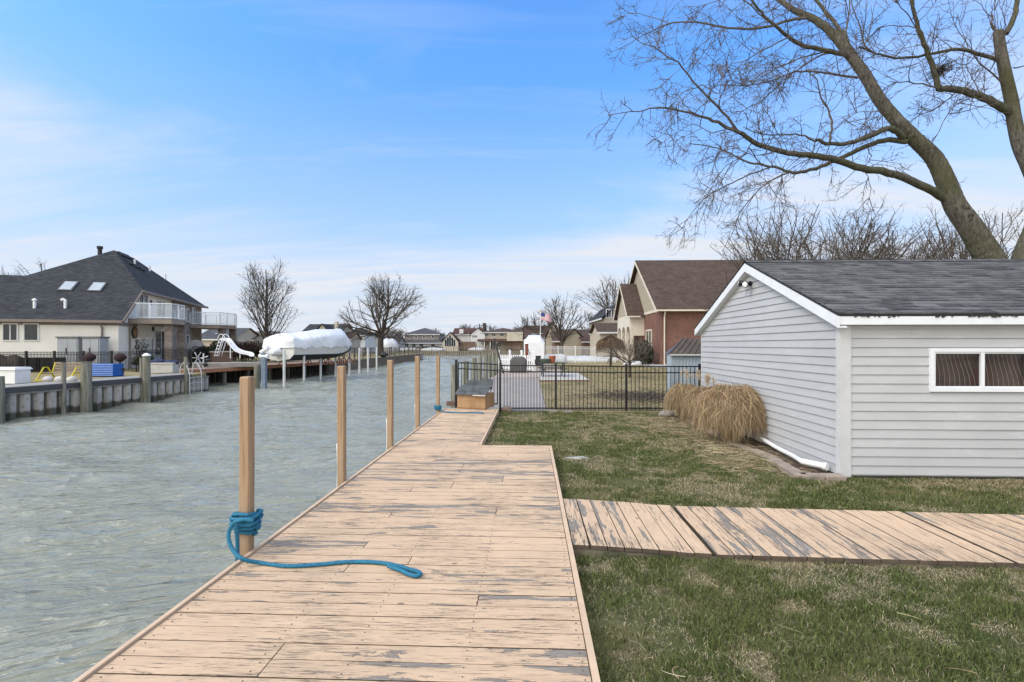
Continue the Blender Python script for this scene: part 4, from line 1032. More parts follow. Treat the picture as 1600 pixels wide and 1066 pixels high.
for r_ in range(3):
    y0_, y1_ = -0.07 + r_ * 0.13, -0.07 + (r_ + 1) * 0.13 + 0.02; x = -hw - 0.05
    while x < hw + 0.05:
        wd = random.uniform(0.10, 0.2); x2 = min(x + wd, hw + 0.05); mb.cr = random.random(); z0 = 0.375 + (y0_ + .07) * 0.55; z1 = 0.375 + (y1_ + .07) * 0.55
        mb.hexa([(x, y0_, z0), (x2 - .005, y0_, z0), (x2 - .005, y1_, z1), (x, y1_, z1), (x, y0_, z0 + .014), (x2 - .005, y0_, z0 + .014), (x2 - .005, y1_, z1 + .004), (x, y1_, z1 + .004)]); x = x2
x = -hw + 0.08
while x < hw - 0.02:
    wd = random.uniform(0.11, 0.17); zt = random.uniform(0.72, 0.80); mb.hexa([(x, 0.36, 0.5), (x + wd, 0.36, 0.5), (x + wd, 0.39, 0.5), (x, 0.39, 0.5), (x, 0.42, zt), (x + wd, 0.42, zt - .02), (x + wd, 0.45, zt - .02), (x, 0.45, zt)]); x += wd + .006
mb.build('lid', ml, bx, local=True)
mb = MB(); mb.box(0.08, hw + .03, -0.078, -0.06, 0.36, 0.388); mb.build('pale_patch', M('pale_wood', (0.6, 0.55, 0.5), 0.8), bx, local=True)
mb = MB(); q = P(706, 14.0); mb.cbox((q.x, q.y - 0.2, 0.06), 0.24, 0.2, 0.12, 0.2); single(mb, 'timber_block', M('old_block', (0.18, 0.12, 0.09), 0.9, 0.3, 6), 'short dark timber block lying beside the plywood box', 'timber block')

# ================================================================== NEIGHBOUR'S DOCK AND YARD
MGD = M('weathered_grey_boards', (0.33, 0.30, 0.28), 0.85, 0.25, 1.2, 0.3, 30, stretch=(1, 5, 1))
nd = thing('dock', 'weathered grey board dock beyond the black gate', 'dock', (-1, 20, -0.4)); mb = MB(); y = 13.62
while y < 27.5:
    mb.cr = random.random(); mb.box(-2.2 + random.uniform(-.01, .01), 0.43, y, y + 0.14, -0.16, -0.115 + random.uniform(-.004, .004)); y += 0.15
mb.build('decking', MGD, nd); mb = MB(); mb.box(0.435, 0.47, 13.62, 27.5, -0.28, -0.12); mb.build('edge_board', old, nd)
mb = MB(); mb.prism([Vector((-2.05, 27.6, -0.2)), Vector((1.6, 27.6, -0.2)), Vector((2.6, 38, -0.2)), Vector((1.5, 48, -0.2)), Vector((-2.05, 48, -0.2))], 0.095)
o = mb.build('patio', M('pink_concrete', (0.42, 0.35, 0.30), 0.9, 0.15, 1)); tag(o, 'pale concrete patio along the neighbours seawall', None, None, 'structure')
MOP = M('old_post', (0.24, 0.23, 0.195), 0.9, 0.35, 3, 0.5, 25, stretch=(4, 4, 0.4), col2=(0.15, 0.15, 0.105))
ys_ = [15.0, 17.6, 20.3, 22.9, 25.6, 28.3, 31.2, 34.2]
ords = ['nearest', 'second', 'third', 'fourth', 'fifth', 'sixth', 'seventh', 'farthest']
for k, yy in enumerate(ys_):
    mb = MB(); zt = [1.10, 1.12, 1.16, 1.2, 1.18, 1.15, 1.2, 1.15][k]; mb.tube([(-2.33, yy, ZW - .3), (-2.33 + random.uniform(-.03, .03), yy, 0.2), (-2.33 + random.uniform(-.04, .04), yy, zt)], [0.12, 0.11, 0.10], 10)
    single(mb, 'weathered_post', MOP, 'weathered grey mooring post in the row beyond the black gate, %s of eight' % ords[k], 'mooring post', 'weathered posts along the neighbours dock')
# leaning dark pole
mb = MB(); a = P(784, 31, 0); mb.tube([a + Vector((0.1, 0, -.1)), a + Vector((-0.45, 0, 3.3 - 1.2))], 0.06, 8); single(mb, 'leaning_pole', M('dark_pole', (0.05, 0.045, 0.04), 0.8), 'thin dark pole leaning left over the old mooring posts', 'pole')
# picket fence
pf = thing('picket_fence', 'short white vinyl picket fence on the neighbours seawall', 'fence', P(805, 34, -0.1))
pa, pb_ = P(779, 36, -0.1), P(834, 33.5, -0.1)
for k in range(4):
    q = pa.lerp(pb_, k / 3); mb = MB(); mb.box(q.x - .07, q.x + .07, q.y - .07, q.y + .07, -0.1, 1.25); mb.lathe((q.x, q.y, 1.25), [(0.09, 0), (0.09, .03), (0.01, .1)], 4); mb.build('post', white(), pf)
for k in range(3):
    mb = MB(); a, b_ = pa.lerp(pb_, k / 3), pa.lerp(pb_, (k + 1) / 3)
    for z in (0.15, 0.75): mb.bar(a + Vector((0, 0, z)), b_ + Vector((0, 0, z)), 0.04, 0.09)
    for j in range(1, 6):
        q = a.lerp(b_, j / 6); mb.box(q.x - .045, q.x + .045, q.y - .06, q.y - .03, -0.02, 0.98)
    mb.build('panel', white(), pf)
# covered grill
q = P(810, 32, -0.12); mb = MB()
for i_, (rx, ry, z) in enumerate(((0.50, .34, 0), (0.53, .36, .25), (0.55, .37, .6), (0.54, .36, .82), (0.42, .32, .98), (0.26, .2, 1.05))):
    for j in range(28):
        a = 2 * math.pi * j / 28; kx = abs(math.cos(a)) ** .55 * math.copysign(1, math.cos(a)); ky = abs(math.sin(a)) ** .55 * math.copysign(1, math.sin(a)); f = 1 + 0.035 * math.sin(j * 2.6 + i_ * .7)
        mb.v.append((q.x + rx * kx * f, q.y + ry * ky * f, q.z + z + 0.02 * math.sin(j * 1.7)))
for i_ in range(5):
    for j in range(28): mb._f((i_ * 28 + j, i_ * 28 + (j + 1) % 28, (i_ + 1) * 28 + (j + 1) % 28, (i_ + 1) * 28 + j))
mb._f(tuple(range(140, 168)))
single(mb, 'grill_cover', M('grey_cover', (0.10, 0.095, 0.095), 0.8, 0.15, 6, 0.2, 12), 'barbecue grill under a dark grey fitted cover at the end of the grey dock', 'covered grill', smooth=False)
# concrete pad, picnic table, pot
mb = MB(); mb.prism([P(843, 24.2, -0.2), P(921, 24.4, -0.2), P(903, 30.5, -0.2), P(842, 30.5, -0.2)], 0.17); mb.build('patio', M('pad_concrete', (0.46, 0.44, 0.41), 0.9, 0.12, 1.5)); o = bpy.context.scene.objects[-1]
tag(bpy.data.objects['patio.001'], 'square pale paved platform under the picnic table', None, None, 'structure')
mb = MB(); mb.bar(P(843, 24.15, -0.1), P(921, 24.35, -0.1), 0.05, 0.14); o = single(mb, 'timber_edging', M('edge_brown', (0.20, 0.13, 0.09), .9, .2), 'brown timber edging along the front of the paved platform', 'edging')
tb = thing('picnic_table', 'dark grey wooden picnic table on the paved platform behind the fence', 'picnic table', P(864, 27.3, -0.03), R(4)); MT = M('dark_picnic', (0.055, 0.06, 0.058), 0.8, 0.25, 5)
mb = MB()
for k in range(5): mb.box(-0.78, 0.78, -0.35 + k * .142, -0.35 + k * .142 + .13, 0.72, 0.755)
mb.build('tabletop', MT, tb, local=True)
for s in (-1, 1):
    mb = MB(); mb.box(-0.78, 0.78, s * 0.72 - .12, s * .72 + .12, 0.42, 0.455); mb.build('bench', MT, tb, local=True)
    for e in (-1, 1):
        mb = MB(); mb.bar((s * .58, e * .25, 0.72), (s * .58, e * .62, 0.0), 0.05, 0.10); mb.build('leg', MT, tb, local=True)
    mb = MB(); mb.bar((s * .53, -0.8, 0.39), (s * .53, 0.8, 0.39), 0.045, 0.1); mb.build('crossbeam', MT, tb, local=True)
q = P(863, 27.2, 0.73); pt = thing('flower_pot', 'terracotta pot with a small green basket on the picnic table', 'flower pot', q)
mb = MB(); mb.lathe(q, [(0.13, 0), (0.19, 0.3), (0.21, 0.3), (0.21, .36), (0.17, .36)], 16); mb.build('pot', M('terracotta', (0.34, 0.10, 0.05), .8, .15), pt, smooth=False)
mb = MB(); mb.lathe(q + Vector((-0.38, 0, 0)), [(0.2, 0), (0.32, 0.16), (0.34, .2), (0.3, .2)], 14); single(mb, 'planter_bowl', M('green_bowl', (0.12, 0.17, 0.12), .7), 'shallow green planter bowl beside the terracotta pot', 'planter')
# white railing fence across the yard
MWF = white()
pts_ = [tuple(P(a, d)[:2]) for a, d in ((847, 49), (872, 49.5), (899, 50), (930, 50.5), (961, 51))]
fence_run(pts_, [1.55, 1.55, 1.55, 1.5, 1.5], -0.12, 15, 'white_fence', 'white metal picket pool fence crossing the neighbours yard', 'fence', pickw=0.028, postw=0.11, mat=MWF)
mb = MB(); mb.blob(P(905, 56, -0.1), 5.2, 2.0, 0.55, 3, 0.06, 20, 8); single(mb, 'pool_cover', M('white_tarp', (0.55, 0.57, 0.60), .5, .15, 2), 'pale tarpaulin over a pool behind the white picket fence', 'pool cover', smooth=True)
mb = MB(); mb.blob(P(866, 53.5, -0.1), 1.5, 1.0, 0.75, 6, 0.1, 16, 8); single(mb, 'covered_pile', M('white_tarp'), 'small tarp covered heap left of the pool cover', 'tarp', smooth=True)
mb = MB(); mb.blob(P(1000, 45, -0.1), 1.6, 0.8, 0.30, 8, 0.1, 16, 8); single(mb, 'snow_patch', M('snow', (0.75, 0.77, 0.8), .7), 'white heap of old snow in front of the brick house', 'snow', smooth=True)
# upright shrink-wrapped boat seen from behind
q = P(835, 48, -0.1); rt = thing('wrapped_boat', 'tall white shrink wrapped boat seen end on behind the picket fence', 'boat', q)
MWR = M('shrink_wrap', (0.76, 0.77, 0.79), 0.35, 0.08, 2, 0.18, 3.5, stretch=(1, 1, 2.2))
mb = MB(); rings = []
for (yy, wdt, z0, z1) in ((-2.6, 0.86, 0.5, 2.1), (-2.4, .95, .4, 2.45), (0, 1.0, .4, 2.75), (3, .8, .6, 2.5), (4.6, .15, 1.3, 2.2)):
    rings.append([(q.x - wdt, q.y + yy, q.z + z0), (q.x + wdt, q.y + yy, q.z + z0), (q.x + wdt * 1.0, q.y + yy, q.z + z0 + (z1 - z0) * .75), (q.x + wdt * .55, q.y + yy, q.z + z1), (q.x - wdt * .55, q.y + yy, q.z + z1), (q.x - wdt, q.y + yy, q.z + z0 + (z1 - z0) * .75)])
for r_ in rings: mb.v += r_
for i_ in range(4):
    for j in range(6): mb._f((i_ * 6 + j, i_ * 6 + (j + 1) % 6, i_ * 6 + 6 + (j + 1) % 6, i_ * 6 + 6 + j))
mb._f((0, 1, 2, 3, 4, 5), (24, 25, 26, 27, 28, 29)); mb.build('wrap', MWR, rt)
mb = MB(); mb.box(q.x - .7, q.x + .7, q.y - 2.3, q.y + 3, q.z, q.z + .45); mb.build('trailer', M('trailer_dark', (0.05, 0.05, .05)), rt)
# boarding stairs and cabinet beside it
q = P(829, 44, -0.1); stp = thing('boat_steps', 'white folding steps leaning against the wrapped boat', 'steps', q)
for s in (-.3, .3):
    mb = MB(); mb.bar(q + Vector((-.45 , s, 1.9)), q + Vector((.35, s, 0)), .06, .12); mb.build('rail', white(), stp)
mb = MB()
for k in range(6): mb.box(q.x - .40 + .12 * k, q.x - .24 + .12 * k, q.y - .3, q.y + .3, 1.55 - .28 * k, 1.59 - .28 * k)
mb.build('treads', M('tread_grey', (.35, .37, .4)), stp)
mb = MB(); q = P(841, 42, -0.1); mb.box(q.x - .22, q.x + .22, q.y, q.y + .4, -.1, 0.72); mb.box(q.x - .24, q.x + .24, q.y - .02, q.y + .42, .72, .77); single(mb, 'cooler_cabinet', M('cab_dark', (.02, .022, .025), .5), 'small black cabinet in front of the white wrapped boat', 'cabinet')
mb = MB(); q = P(823, 43, -0.1); mb.box(q.x - .14, q.x + .14, q.y, q.y + .6, -.1, 1.75); mb.box(q.x - .17, q.x + .17, q.y - .03, q.y + .63, 1.75, 1.8); single(mb, 'tall_locker', M('rust_red', (.16, .05, .035), .7), 'narrow rust red locker left of the white steps', 'locker')
# flagpole and flag
q = P(844.5, 47, -0.1); fp = thing('flagpole', 'white flagpole behind the wrapped boat', 'flagpole', q); mb = MB(); mb.tube([q, q + Vector((0, 0, 5.0))], [.035, .022], 8); mb.build('pole', white(), fp); mb = MB(); mb.blob(q + Vector((0, 0, 5.05)), .07, .07, .07, 1, 0); mb.build('finial', M('gold', (.5, .35, .1), .3, metal=1), fp)
fg = MB(); 
def flpt(u, v): return (q.x + 0.05 + u * 0.95, q.y + 0.12 * math.sin(u * 7) * u, q.z + 4.85 - v * 0.66 - 0.32 * u * u)
for r_ in range(13):
    for c_ in range(12):
        u0, u1 = c_ / 12, (c_ + 1) / 12; v0, v1 = r_ / 13, (r_ + 1) / 13
        fg.cm = 2 if (r_ < 7 and c_ < 5) else (0 if r_ % 2 == 0 else 1); fg.poly([flpt(u0, v0), flpt(u1, v0), flpt(u1, v1), flpt(u0, v1)])
fo = single(fg, 'flag', [M('flag_red', (.45, .04, .05)), M('flag_white', (.75, .75, .77)), M('flag_blue', (.03, .05, .2))], 'red and white striped flag with a blue canton flying on the white pole', 'flag')
# ribbed metal shed
MRB = M('ribbed_wall', (0.36, 0.42, 0.47), 0.5, 0.12, 1.5, metal=0.0); ms = thing('metal_shed', 'small blue grey ribbed metal shed with a brown metal roof behind the big shed', 'shed', P(1075, 15.6, -0.1))
A = P(1048, 15.4, -0.12); mb = MB(); WD, DP, H = 2.6, .45, 1.42
for k in range(26):
    x0 = A.x + k * 0.1; mb.box(x0, x0 + 0.06, A.y, A.y + .03, -0.12, H); mb.box(x0 + .06, x0 + .1, A.y + .02, A.y + .035, -0.12, H)
mb.box(A.x, A.x + .02, A.y + .036, A.y + DP, -0.12, H)
mb.build('wall', MRB, ms)
MRR = M('ribbed_roof', (0.105, 0.085, 0.075), 0.45, 0.25, 3, metal=0.3); mb = MB()
e0 = Vector((A.x - .05, A.y - .08, H - .01)); e1 = Vector((A.x + WD, A.y - .08, H - .01)); t0 = Vector((A.x + .50, A.y + .40, H + .46)); t1 = Vector((A.x + WD + .1, A.y + .40, H + .46))
mb.prism([e0, e1, t1, t0], .02)
for k in range(15):
    f = k / 14; a = e0.lerp(e1, f); b_ = t0.lerp(t1, f); mb.bar(a + Vector((0, 0, .035)), b_ + Vector((0, 0, .035)), .035, .03)
mb.poly([e0, t0, Vector((A.x - .05, A.y + DP + .1, H))]); mb.poly([t0, t1, Vector((A.x + WD, A.y + DP + .1, H)), Vector((A.x - .05, A.y + DP + .1, H))]); mb.build('roof', MRR, ms)
mb = MB(); mb.bar(e0 + Vector((0, -.01, -.02)), e1 + Vector((0, -.01, -.02)), .02, .05); mb.build('eave_trim', M('pale_trim', (.5, .5, .48)), ms)
# ================================================================== HOUSES
GLD = glassmat('dark_window'); 
def RM(name, a, b_): return brickmat(name, a, b_, tuple(c * .5 for c in a), .32, .16, .008, .95, .4, .3)
R_BR = RM('brown_shingle', (.085, .058, .048), (.13, .095, .08)); R_GR = RM('grey_shingle', (.075, .08, .09), (.12, .125, .14)); R_DK = RM('charcoal_shingle', (.038, .042, .05), (.068, .072, .082)); R_RB = RM('red_brown_shingle', (.085, .045, .036), (.125, .07, .058)); R_TN = RM('tan_shingle', (.13, .105, .085), (.18, .15, .125))
W_WH = M('white_siding', (.62, .62, .61), .7, .08, .6); W_TN = M('tan_siding', (.44, .39, .31), .8, .1, .6); W_BG = M('beige_siding', (.50, .45, .37), .8, .1, .6); W_GY = M('grey_brick_far', (.24, .21, .19), .85, .15, .8); W_DB = M('dark_brick_far', (.17, .11, .085), .85, .2, .8); W_CR = M('cream_stucco', (.84, .81, .74), .85, .06, .8, .15, 60)
TR_W = M('window_trim_white', (.70, .70, .70), .5, .05)
def hipgable(mb, x0, x1, y0, y1, ze, zr, kind, oh=.4, cut=None):
    X0, X1, Y0, Y1 = x0 - oh, x1 + oh, y0 - oh, y1 + oh; th = .12
    if kind == 'hip':
        if (X1 - X0) >= (Y1 - Y0): k = (Y1 - Y0) / 2 * (cut or 1); r0, r1 = Vector((X0 + k, (Y0 + Y1) / 2, zr)), Vector((X1 - k, (Y0 + Y1) / 2, zr))
        else: k = (X1 - X0) / 2 * (cut or 1); r0, r1 = Vector(((X0 + X1) / 2, Y0 + k, zr)), Vector(((X0 + X1) / 2, Y1 - k, zr))
        a, b_, c, d = Vector((X0, Y0, ze)), Vector((X1, Y0, ze)), Vector((X1, Y1, ze)), Vector((X0, Y1, ze))
        if (X1 - X0) >= (Y1 - Y0): mb.poly([a, b_, r1, r0]); mb.poly([b_, c, r1]); mb.poly([c, d, r0, r1]); mb.poly([d, a, r0])
        else: mb.poly([a, b_, r0]); mb.poly([b_, c, r1, r0]); mb.poly([c, d, r1]); mb.poly([d, a, r0, r1])
    elif kind == 'gx':   # ridge along x
        m = (Y0 + Y1) / 2; mb.poly([(X0, Y0, ze), (X1, Y0, ze), (X1, m, zr), (X0, m, zr)]); mb.poly([(X1, Y1, ze), (X0, Y1, ze), (X0, m, zr), (X1, m, zr)])
    else:
        m = (X0 + X1) / 2; mb.poly([(X0, Y0, ze), (X0, Y1, ze), (m, Y1, zr), (m, Y0, zr)]); mb.poly([(X1, Y1, ze), (X1, Y0, ze), (m, Y0, zr), (m, Y1, zr)])
    X = [(X0, X1, Y0 - .02, Y0 + .02), (X0, X1, Y1 - .02, Y1 + .02), (X0 - .02, X0 + .02, Y0 + .02, Y1 - .02), (X1 - .02, X1 + .02, Y0 + .02, Y1 - .02)]
    return X
def gablefill(mb, x0, x1, y0, y1, ze, zr, kind):
    if kind == 'gx': m = (y0 + y1) / 2; [mb.poly([(x, y0, ze), (x, y1, ze), (x, m, zr - .1)]) for x in (x0, x1)]
    elif kind == 'gy': m = (x0 + x1) / 2; [mb.poly([(x0, y, ze), (x1, y, ze), (m, y, zr - .1)]) for y in (y0, y1)]
class House:
    def __init__(s, name, label, px, d, rz=0.0, z=-.02, group='houses across the canal'):
        s.d = d; s.px = px; s.o = thing(name, label, 'house', P(px, d, z), YAW + rz, group); s.z = z
    def X(s, px): return (px - s.px) / F * s.d
    def Z(s, y): return EYE + (HZ - y) / F * s.d - s.z
    def block(s, px0, px1, y_e, y_r, kind, dep, wall, roof, yoff=0.0, base=None, oh=.4, cut=None, wn='wall', rn='roof'):
        x0, x1 = s.X(px0), s.X(px1); ze, zr = s.Z(y_e), s.Z(y_r); zb = -.3 if base is None else s.Z(base)
        mb = MB(); mb.box(x0, x1, yoff, yoff + dep, zb, ze - .02); gablefill(mb, x0, x1, yoff, yoff + dep, ze - .02, zr, kind); mb.build(wn, wall, s.o, local=True)
        mb = MB(); F_ = hipgable(mb, x0, x1, yoff, yoff + dep, ze, zr, kind, oh, cut); mb.build(rn, roof, s.o, local=True)
        mb = MB()
        for a, b_, c, d in F_[:2] if kind != 'gy' else F_[2:]: mb.box(a, b_, c, d, ze - .2, ze - .01)
        mb.build('fascia', TR_W, s.o, local=True)
    def win(s, px0, px1, y0, y1, yoff=0.0, mull=1, kind='window', trim=None, t=.09):
        x0, x1, z0, z1 = s.X(px0), s.X(px1), s.Z(y1), s.Z(y0)
        if x1 - x0 < .5: c = (x0 + x1) / 2; x0, x1 = c - .3, c + .3
        mb = MB(); frame(mb, x0 - t, x1 + t, z0 - t, z1 + t, t, yoff - .06, yoff + .02)
        for k in range(1, mull + 1): q = x0 + (x1 - x0) * k / (mull + 1); mb.box(q - .03, q + .03, yoff - .05, yoff - .01, z0, z1)
        f = mb.build(kind, trim or TR_W, s.o, local=True)
        mb = MB(); mb.poly([(x0, yoff - .02, z0), (x1, yoff - .02, z0), (x1, yoff - .02, z1), (x0, yoff - .02, z1)]); g = mb.build('pane', GLD, f, local=True)
    def piece(s, name, mat, px0, px1, ya, yb, d0, d1):
        mb = MB(); mb.box(s.X(px0), s.X(px1), d0, d1, s.Z(yb), s.Z(ya)); mb.build(name, mat, s.o, local=True)
h = House('house', 'house with a tan gable, dark roof and tall tan chimney, behind the wrapped boat', 508, 105)
h.block(472, 531, 521, 505, 'gx', 10, W_TN, R_DK); h.block(503, 524, 522, 507, 'gy', 4, W_BG, R_DK, -3.6); h.block(528, 545, 530, 518, 'gx', 7, W_TN, R_BR, 1); h.piece('chimney', W_BG, 525, 529.5, 503, 545, -.9, .0); h.win(511, 517, 527, 533, -3.6)
h = House('house', 'white two storey house with a dark hip roof left of the broad bare tree', 553, 120)
h.block(536, 570, 524, 512, 'hip', 12, W_WH, R_DK); h.win(548, 552, 526, 534); h.win(560, 564, 526, 534); h.win(556, 558, 537, 541); h.piece('bay', W_GY, 536, 545, 526, 547, -1.5, -.01)
h = House('house', 'small white house with a steep grey roof behind the trunk of the broad tree', 579, 130)
h.block(565, 580, 534, 523, 'gx', 8, W_WH, R_GR); h.block(578, 592, 530, 522, 'gy', 8, W_WH, R_GR, -.6); h.win(583, 587, 529, 533, -.6)
h = House('house', 'small white house in the gap right of the broad bare tree trunk', 608, 140); h.block(598, 622, 534, 525, 'gx', 8, W_WH, R_GR)
h = House('house', 'two storey house with grey hip roof and a wide grey lower roof over white walls', 657, 150)
h.block(629, 683, 522, 511, 'hip', 14, W_GY, R_GR, 3); h.block(623, 692, 536, 528, 'hip', 11, W_WH, R_GR, 0, oh=.7, cut=.55, wn='lower_wall', rn='lower_roof')
for a in (633, 645, 658, 672): h.win(a, a + 4, 524, 528, 3.0)
for a in (633, 644, 656, 674): h.win(a, a + 5, 538, 542, 0)
h = House('house', 'white house with a tall triangular window wall under a red brown roof', 722, 140)
h.block(706, 752, 522, 511, 'gx', 12, W_WH, R_RB, 4); h.block(693, 717, 534, 519, 'gy', 9, W_BG, R_RB, -2, oh=.5, wn='gable_wall', rn='gable_roof'); h.block(735, 757, 522, 512, 'gy', 7, W_WH, R_RB, 1.5, wn='side_wing', rn='side_roof'); h.piece('chimney', W_WH, 716, 722, 514, 521, 3.0, 4.5); h.piece('porch', W_DB, 718, 742, 534, 547, .5, 3.9)
for k in range(5):
    a = 696.5 + k * 3.4; top = 524.5 + abs(k - 2) * 3.2; h.win(a, a + 2.8, top, 541, -2.0, 0, 'window', t=.10)
for a in (738, 742): h.win(a, a + 2, 524, 527, 1.5)
h = House('house', 'two storey tan house with a wide brown hip roof and a covered porch', 786, 140)
h.block(753, 819, 519, 511, 'hip', 13, W_TN, R_BR, 2, oh=.7); h.block(792, 818, 533, 520, 'none', 3, W_BG, R_BR, -.9, base=546, wn='projecting_wall') if False else None
h.piece('projecting_wall', W_BG, 792, 818, 519.5, 533, -.6, 1.95); h.piece('lower_wall', W_DB, 792, 817, 533.1, 547, .4, 1.95)
for a in (757, 768, 781): h.win(a, a + 6, 521, 525, 2.0)
mb = MB(); z1, z2 = h.Z(533), h.Z(529.5); mb.hexa([(h.X(746), -2.2, z1 - .15), (h.X(791), -2.2, z1 - .15), (h.X(791), 1.95, z2 - .15), (h.X(746), 1.95, z2 - .15), (h.X(746), -2.2, z1), (h.X(791), -2.2, z1), (h.X(791), 1.95, z2), (h.X(746), 1.95, z2)]); mb.build('porch_roof', R_RB, h.o, local=True)
for a in (747, 757, 766, 776): h.piece('porch_post', TR_W, a, a + 1, 533, 547.5, -2.0, -1.8)
h.win(765, 774, 535, 546, 2.0, 1, 'patio_door'); h.win(777, 783, 535, 542, 2.0)
h = House('house', 'steep brown roofed house with skylights and a tan end wall behind the flagpole', 846, 95)
h.block(822, 856, 530, 507, 'gx', 12, W_DB, R_BR, 0); h.block(853, 872, 527, 503, 'gy', 9, W_BG, R_BR, -1.5)
for a, y in ((835, 522), (846, 521)):
    mb = MB(); n_ = 0; mb.cbox((h.X(a), 2.0, h.Z(y)), .9, .9, .12); mb.build('skylight', M('sky_glass', (.55, .62, .7), .2), h.o, local=True)
h = House('house', 'low brown roofed house with a tan gable below the round bare tree', 896, 88)
h.block(866, 928, 533, 513, 'gx', 14, W_DB, R_BR, 0); h.block(880, 911, 533, 514, 'gy', 8, W_TN, R_BR, -2); h.block(905, 945, 534, 527, 'gx', 6, W_DB, R_RB, -5)
h = House('house', 'tan two storey house with a dark roof edge half hidden behind the brick house', 958, 66)
h.block(944, 985, 497, 474, 'gy', 12, W_TN, R_DK, 0); h.block(930, 962, 520, 505, 'gx', 6, W_TN, R_BR, -3.5); h.win(950, 953, 484, 496, 0); h.win(957, 960, 484, 496, 0)
h = House('house', 'grey roofed house seen under the far balcony of the big house', 338, 84, group='houses across the canal')
h.block(306, 364, 530, 511, 'gx', 10, W_BG, R_GR, 0); mb = MB(); mb.cbox((h.X(334), 1.6, h.Z(521)), 1.0, .8, .1); mb.build('skylight', MATS['sky_glass'], h.o, local=True)
h = House('house', 'tan house with a brown roof behind the pool slide', 376, 90); h.block(358, 396, 531, 517, 'gx', 9, W_TN, R_TN, 0)
h = House('house', 'beige house behind the tall oval bare tree', 402, 96); h.block(390, 418, 525, 516, 'hip', 9, W_BG, R_TN, 0); h.win(400, 406, 528, 533)
# utility poles and small masts
for px_, d_, yt, lb in ((573, 135, 508, 'distant wooden utility pole between the white house and the broad tree'), (749, 165, 506, 'roof antenna mast behind the white gabled house'), (757, 150, 505, 'dark chimney stack between the two brown roofed houses')):
    mb = MB(); a = P(px_, d_, 0); zt = EYE + (HZ - yt) * d_ / F; r_ = .14 if 'chimney' not in lb else .5; mb.tube([a, a + Vector((0, 0, zt))], r_, 8)
    if 'chimney' not in lb: mb.bar(a + Vector((-1.2, 0, zt - .5)), a + Vector((1.2, 0, zt - .5)), .12)
    single(mb, 'utility_pole' if 'pole' in lb else ('antenna' if 'antenna' in lb else 'chimney_stack'), MATS['dark_pole'], lb, 'pole' if 'pole' in lb else ('antenna' if 'antenna' in lb else 'chimney'))

# ---------------- brick house on the right
BRK = brickmat('red_brick', (.30, .095, .055), (.15, .055, .040), (.26, .20, .17), .24, .085, .016, .9, .5, .3)
R_B2 = RM('house_brown_shingle', (.085, .058, .048), (.125, .088, .075))
SGT = M('tan_lap_siding', (.43, .38, .28), .7, .06); CRM = M('cream_trim', (.66, .60, .50), .6, .06)
nc2 = P(1032, 42); HX, HY = nc2.x, nc2.y; HYF = HY + 16.2; HE = 4.86; HR = 10.1; HM = (HY + HYF) / 2; HL = 26
bh = thing('brick_house', 'red brick house with a broad brown shingle roof and an arched cream porch', 'house', (HX, HY, -.1))
mb = MB(); mb.poly([(HX, HY, -.2), (HX, HYF, -.2), (HX, HYF, HE - .25), (HX, HY, HE - .25)]); mb.poly([(HX, HY, -.2), (HX + HL, HY, -.2), (HX + HL, HY, HE - .2), (HX, HY, HE - .2)]); mb.poly([(HX + HL, HY, -.2), (HX + HL, HYF, -.2), (HX + HL, HYF, HE), (HX + HL, HY, HE)]); mb.poly([(HX, HYF, -.2), (HX + HL, HYF, -.2), (HX + HL, HYF, HE), (HX, HYF, HE)])
mb.build('wall', BRK, bh)
def lap_gable(name, X, y0, y1, zb, zr, dirn=-1, mat=SGT, c=.2):
    mb = MB(); ym = (y0 + y1) / 2; sl_ = (zr - zb) / ((y1 - y0) / 2); z = zb
    while z < zr - .1:
        z1 = min(z + c, zr - .02); k0, k1 = (z - zb) / sl_, (z1 - zb) / sl_
        mb.poly([(X - .05, y0 + k0, z), (X - .05, y1 - k0, z), (X - .005, y1 - k1, z1), (X - .005, y0 + k1, z1)]); mb.poly([(X - .0, y0 + k0, z), (X, y1 - k0, z), (X - .05, y1 - k0, z), (X - .05, y0 + k0, z)]); z += c
    return mb.build(name, mat, bh)
lap_gable('gable_siding', HX - .01, HY + .05, HYF - .05, HE - .0, HR - .15)
mb = MB(); mb.box(HX - .07, HX - .0, HY, HYF, HE - .28, HE - .03); mb.box(HX + .003, HX + HL, HY - .06, HY - .003, HE - .26, HE - .03); mb.build('frieze_board', CRM, bh)
mb = MB(); so = .45; sl2 = (HR - HE) / (HM - HY)
for s in (-1, 1):
    ye = HY - so if s < 0 else HYF + so; ze = HE - so * sl2 + .05
    q = [Vector((HX - so, ye, ze)), Vector((HX + HL, ye, ze)), Vector((HX + HL, HM, HR + .05)), Vector((HX - so, HM, HR + .05))]; mb.prism(q, .14)
mb.build('roof', R_B2, bh)
mb = MB(); ze = HE - so * sl2 + .05
for s in (-1, 1):
    ye = HY - so if s < 0 else HYF + so; a = Vector((HX - so - .035, ye, ze + .02)); b_ = Vector((HX - so - .035, HM, HR + .06)); mb.hexa([a + Vector((0, 0, -.22)), a + Vector((.035, 0, -.22)), b_ + Vector((.035, 0, -.22)), b_ + Vector((0, 0, -.22)), a + Vector((0, 0, .06)), a + Vector((.03, 0, .06)), b_ + Vector((.03, 0, .06)), b_ + Vector((0, 0, .06))])
mb.build('rake_board', CRM, bh)
mb = MB(); mb.box(HX - so, HX + HL, HY - so - .12, HY - so, ze - .08, ze + .06); mb.build('gutter', CRM, bh)
mb = MB(); mb.box(HX - so + .02, HX + HL, HY - so + .01, HY - .07, ze - .03, ze - .01); mb.build('soffit', CRM, bh)
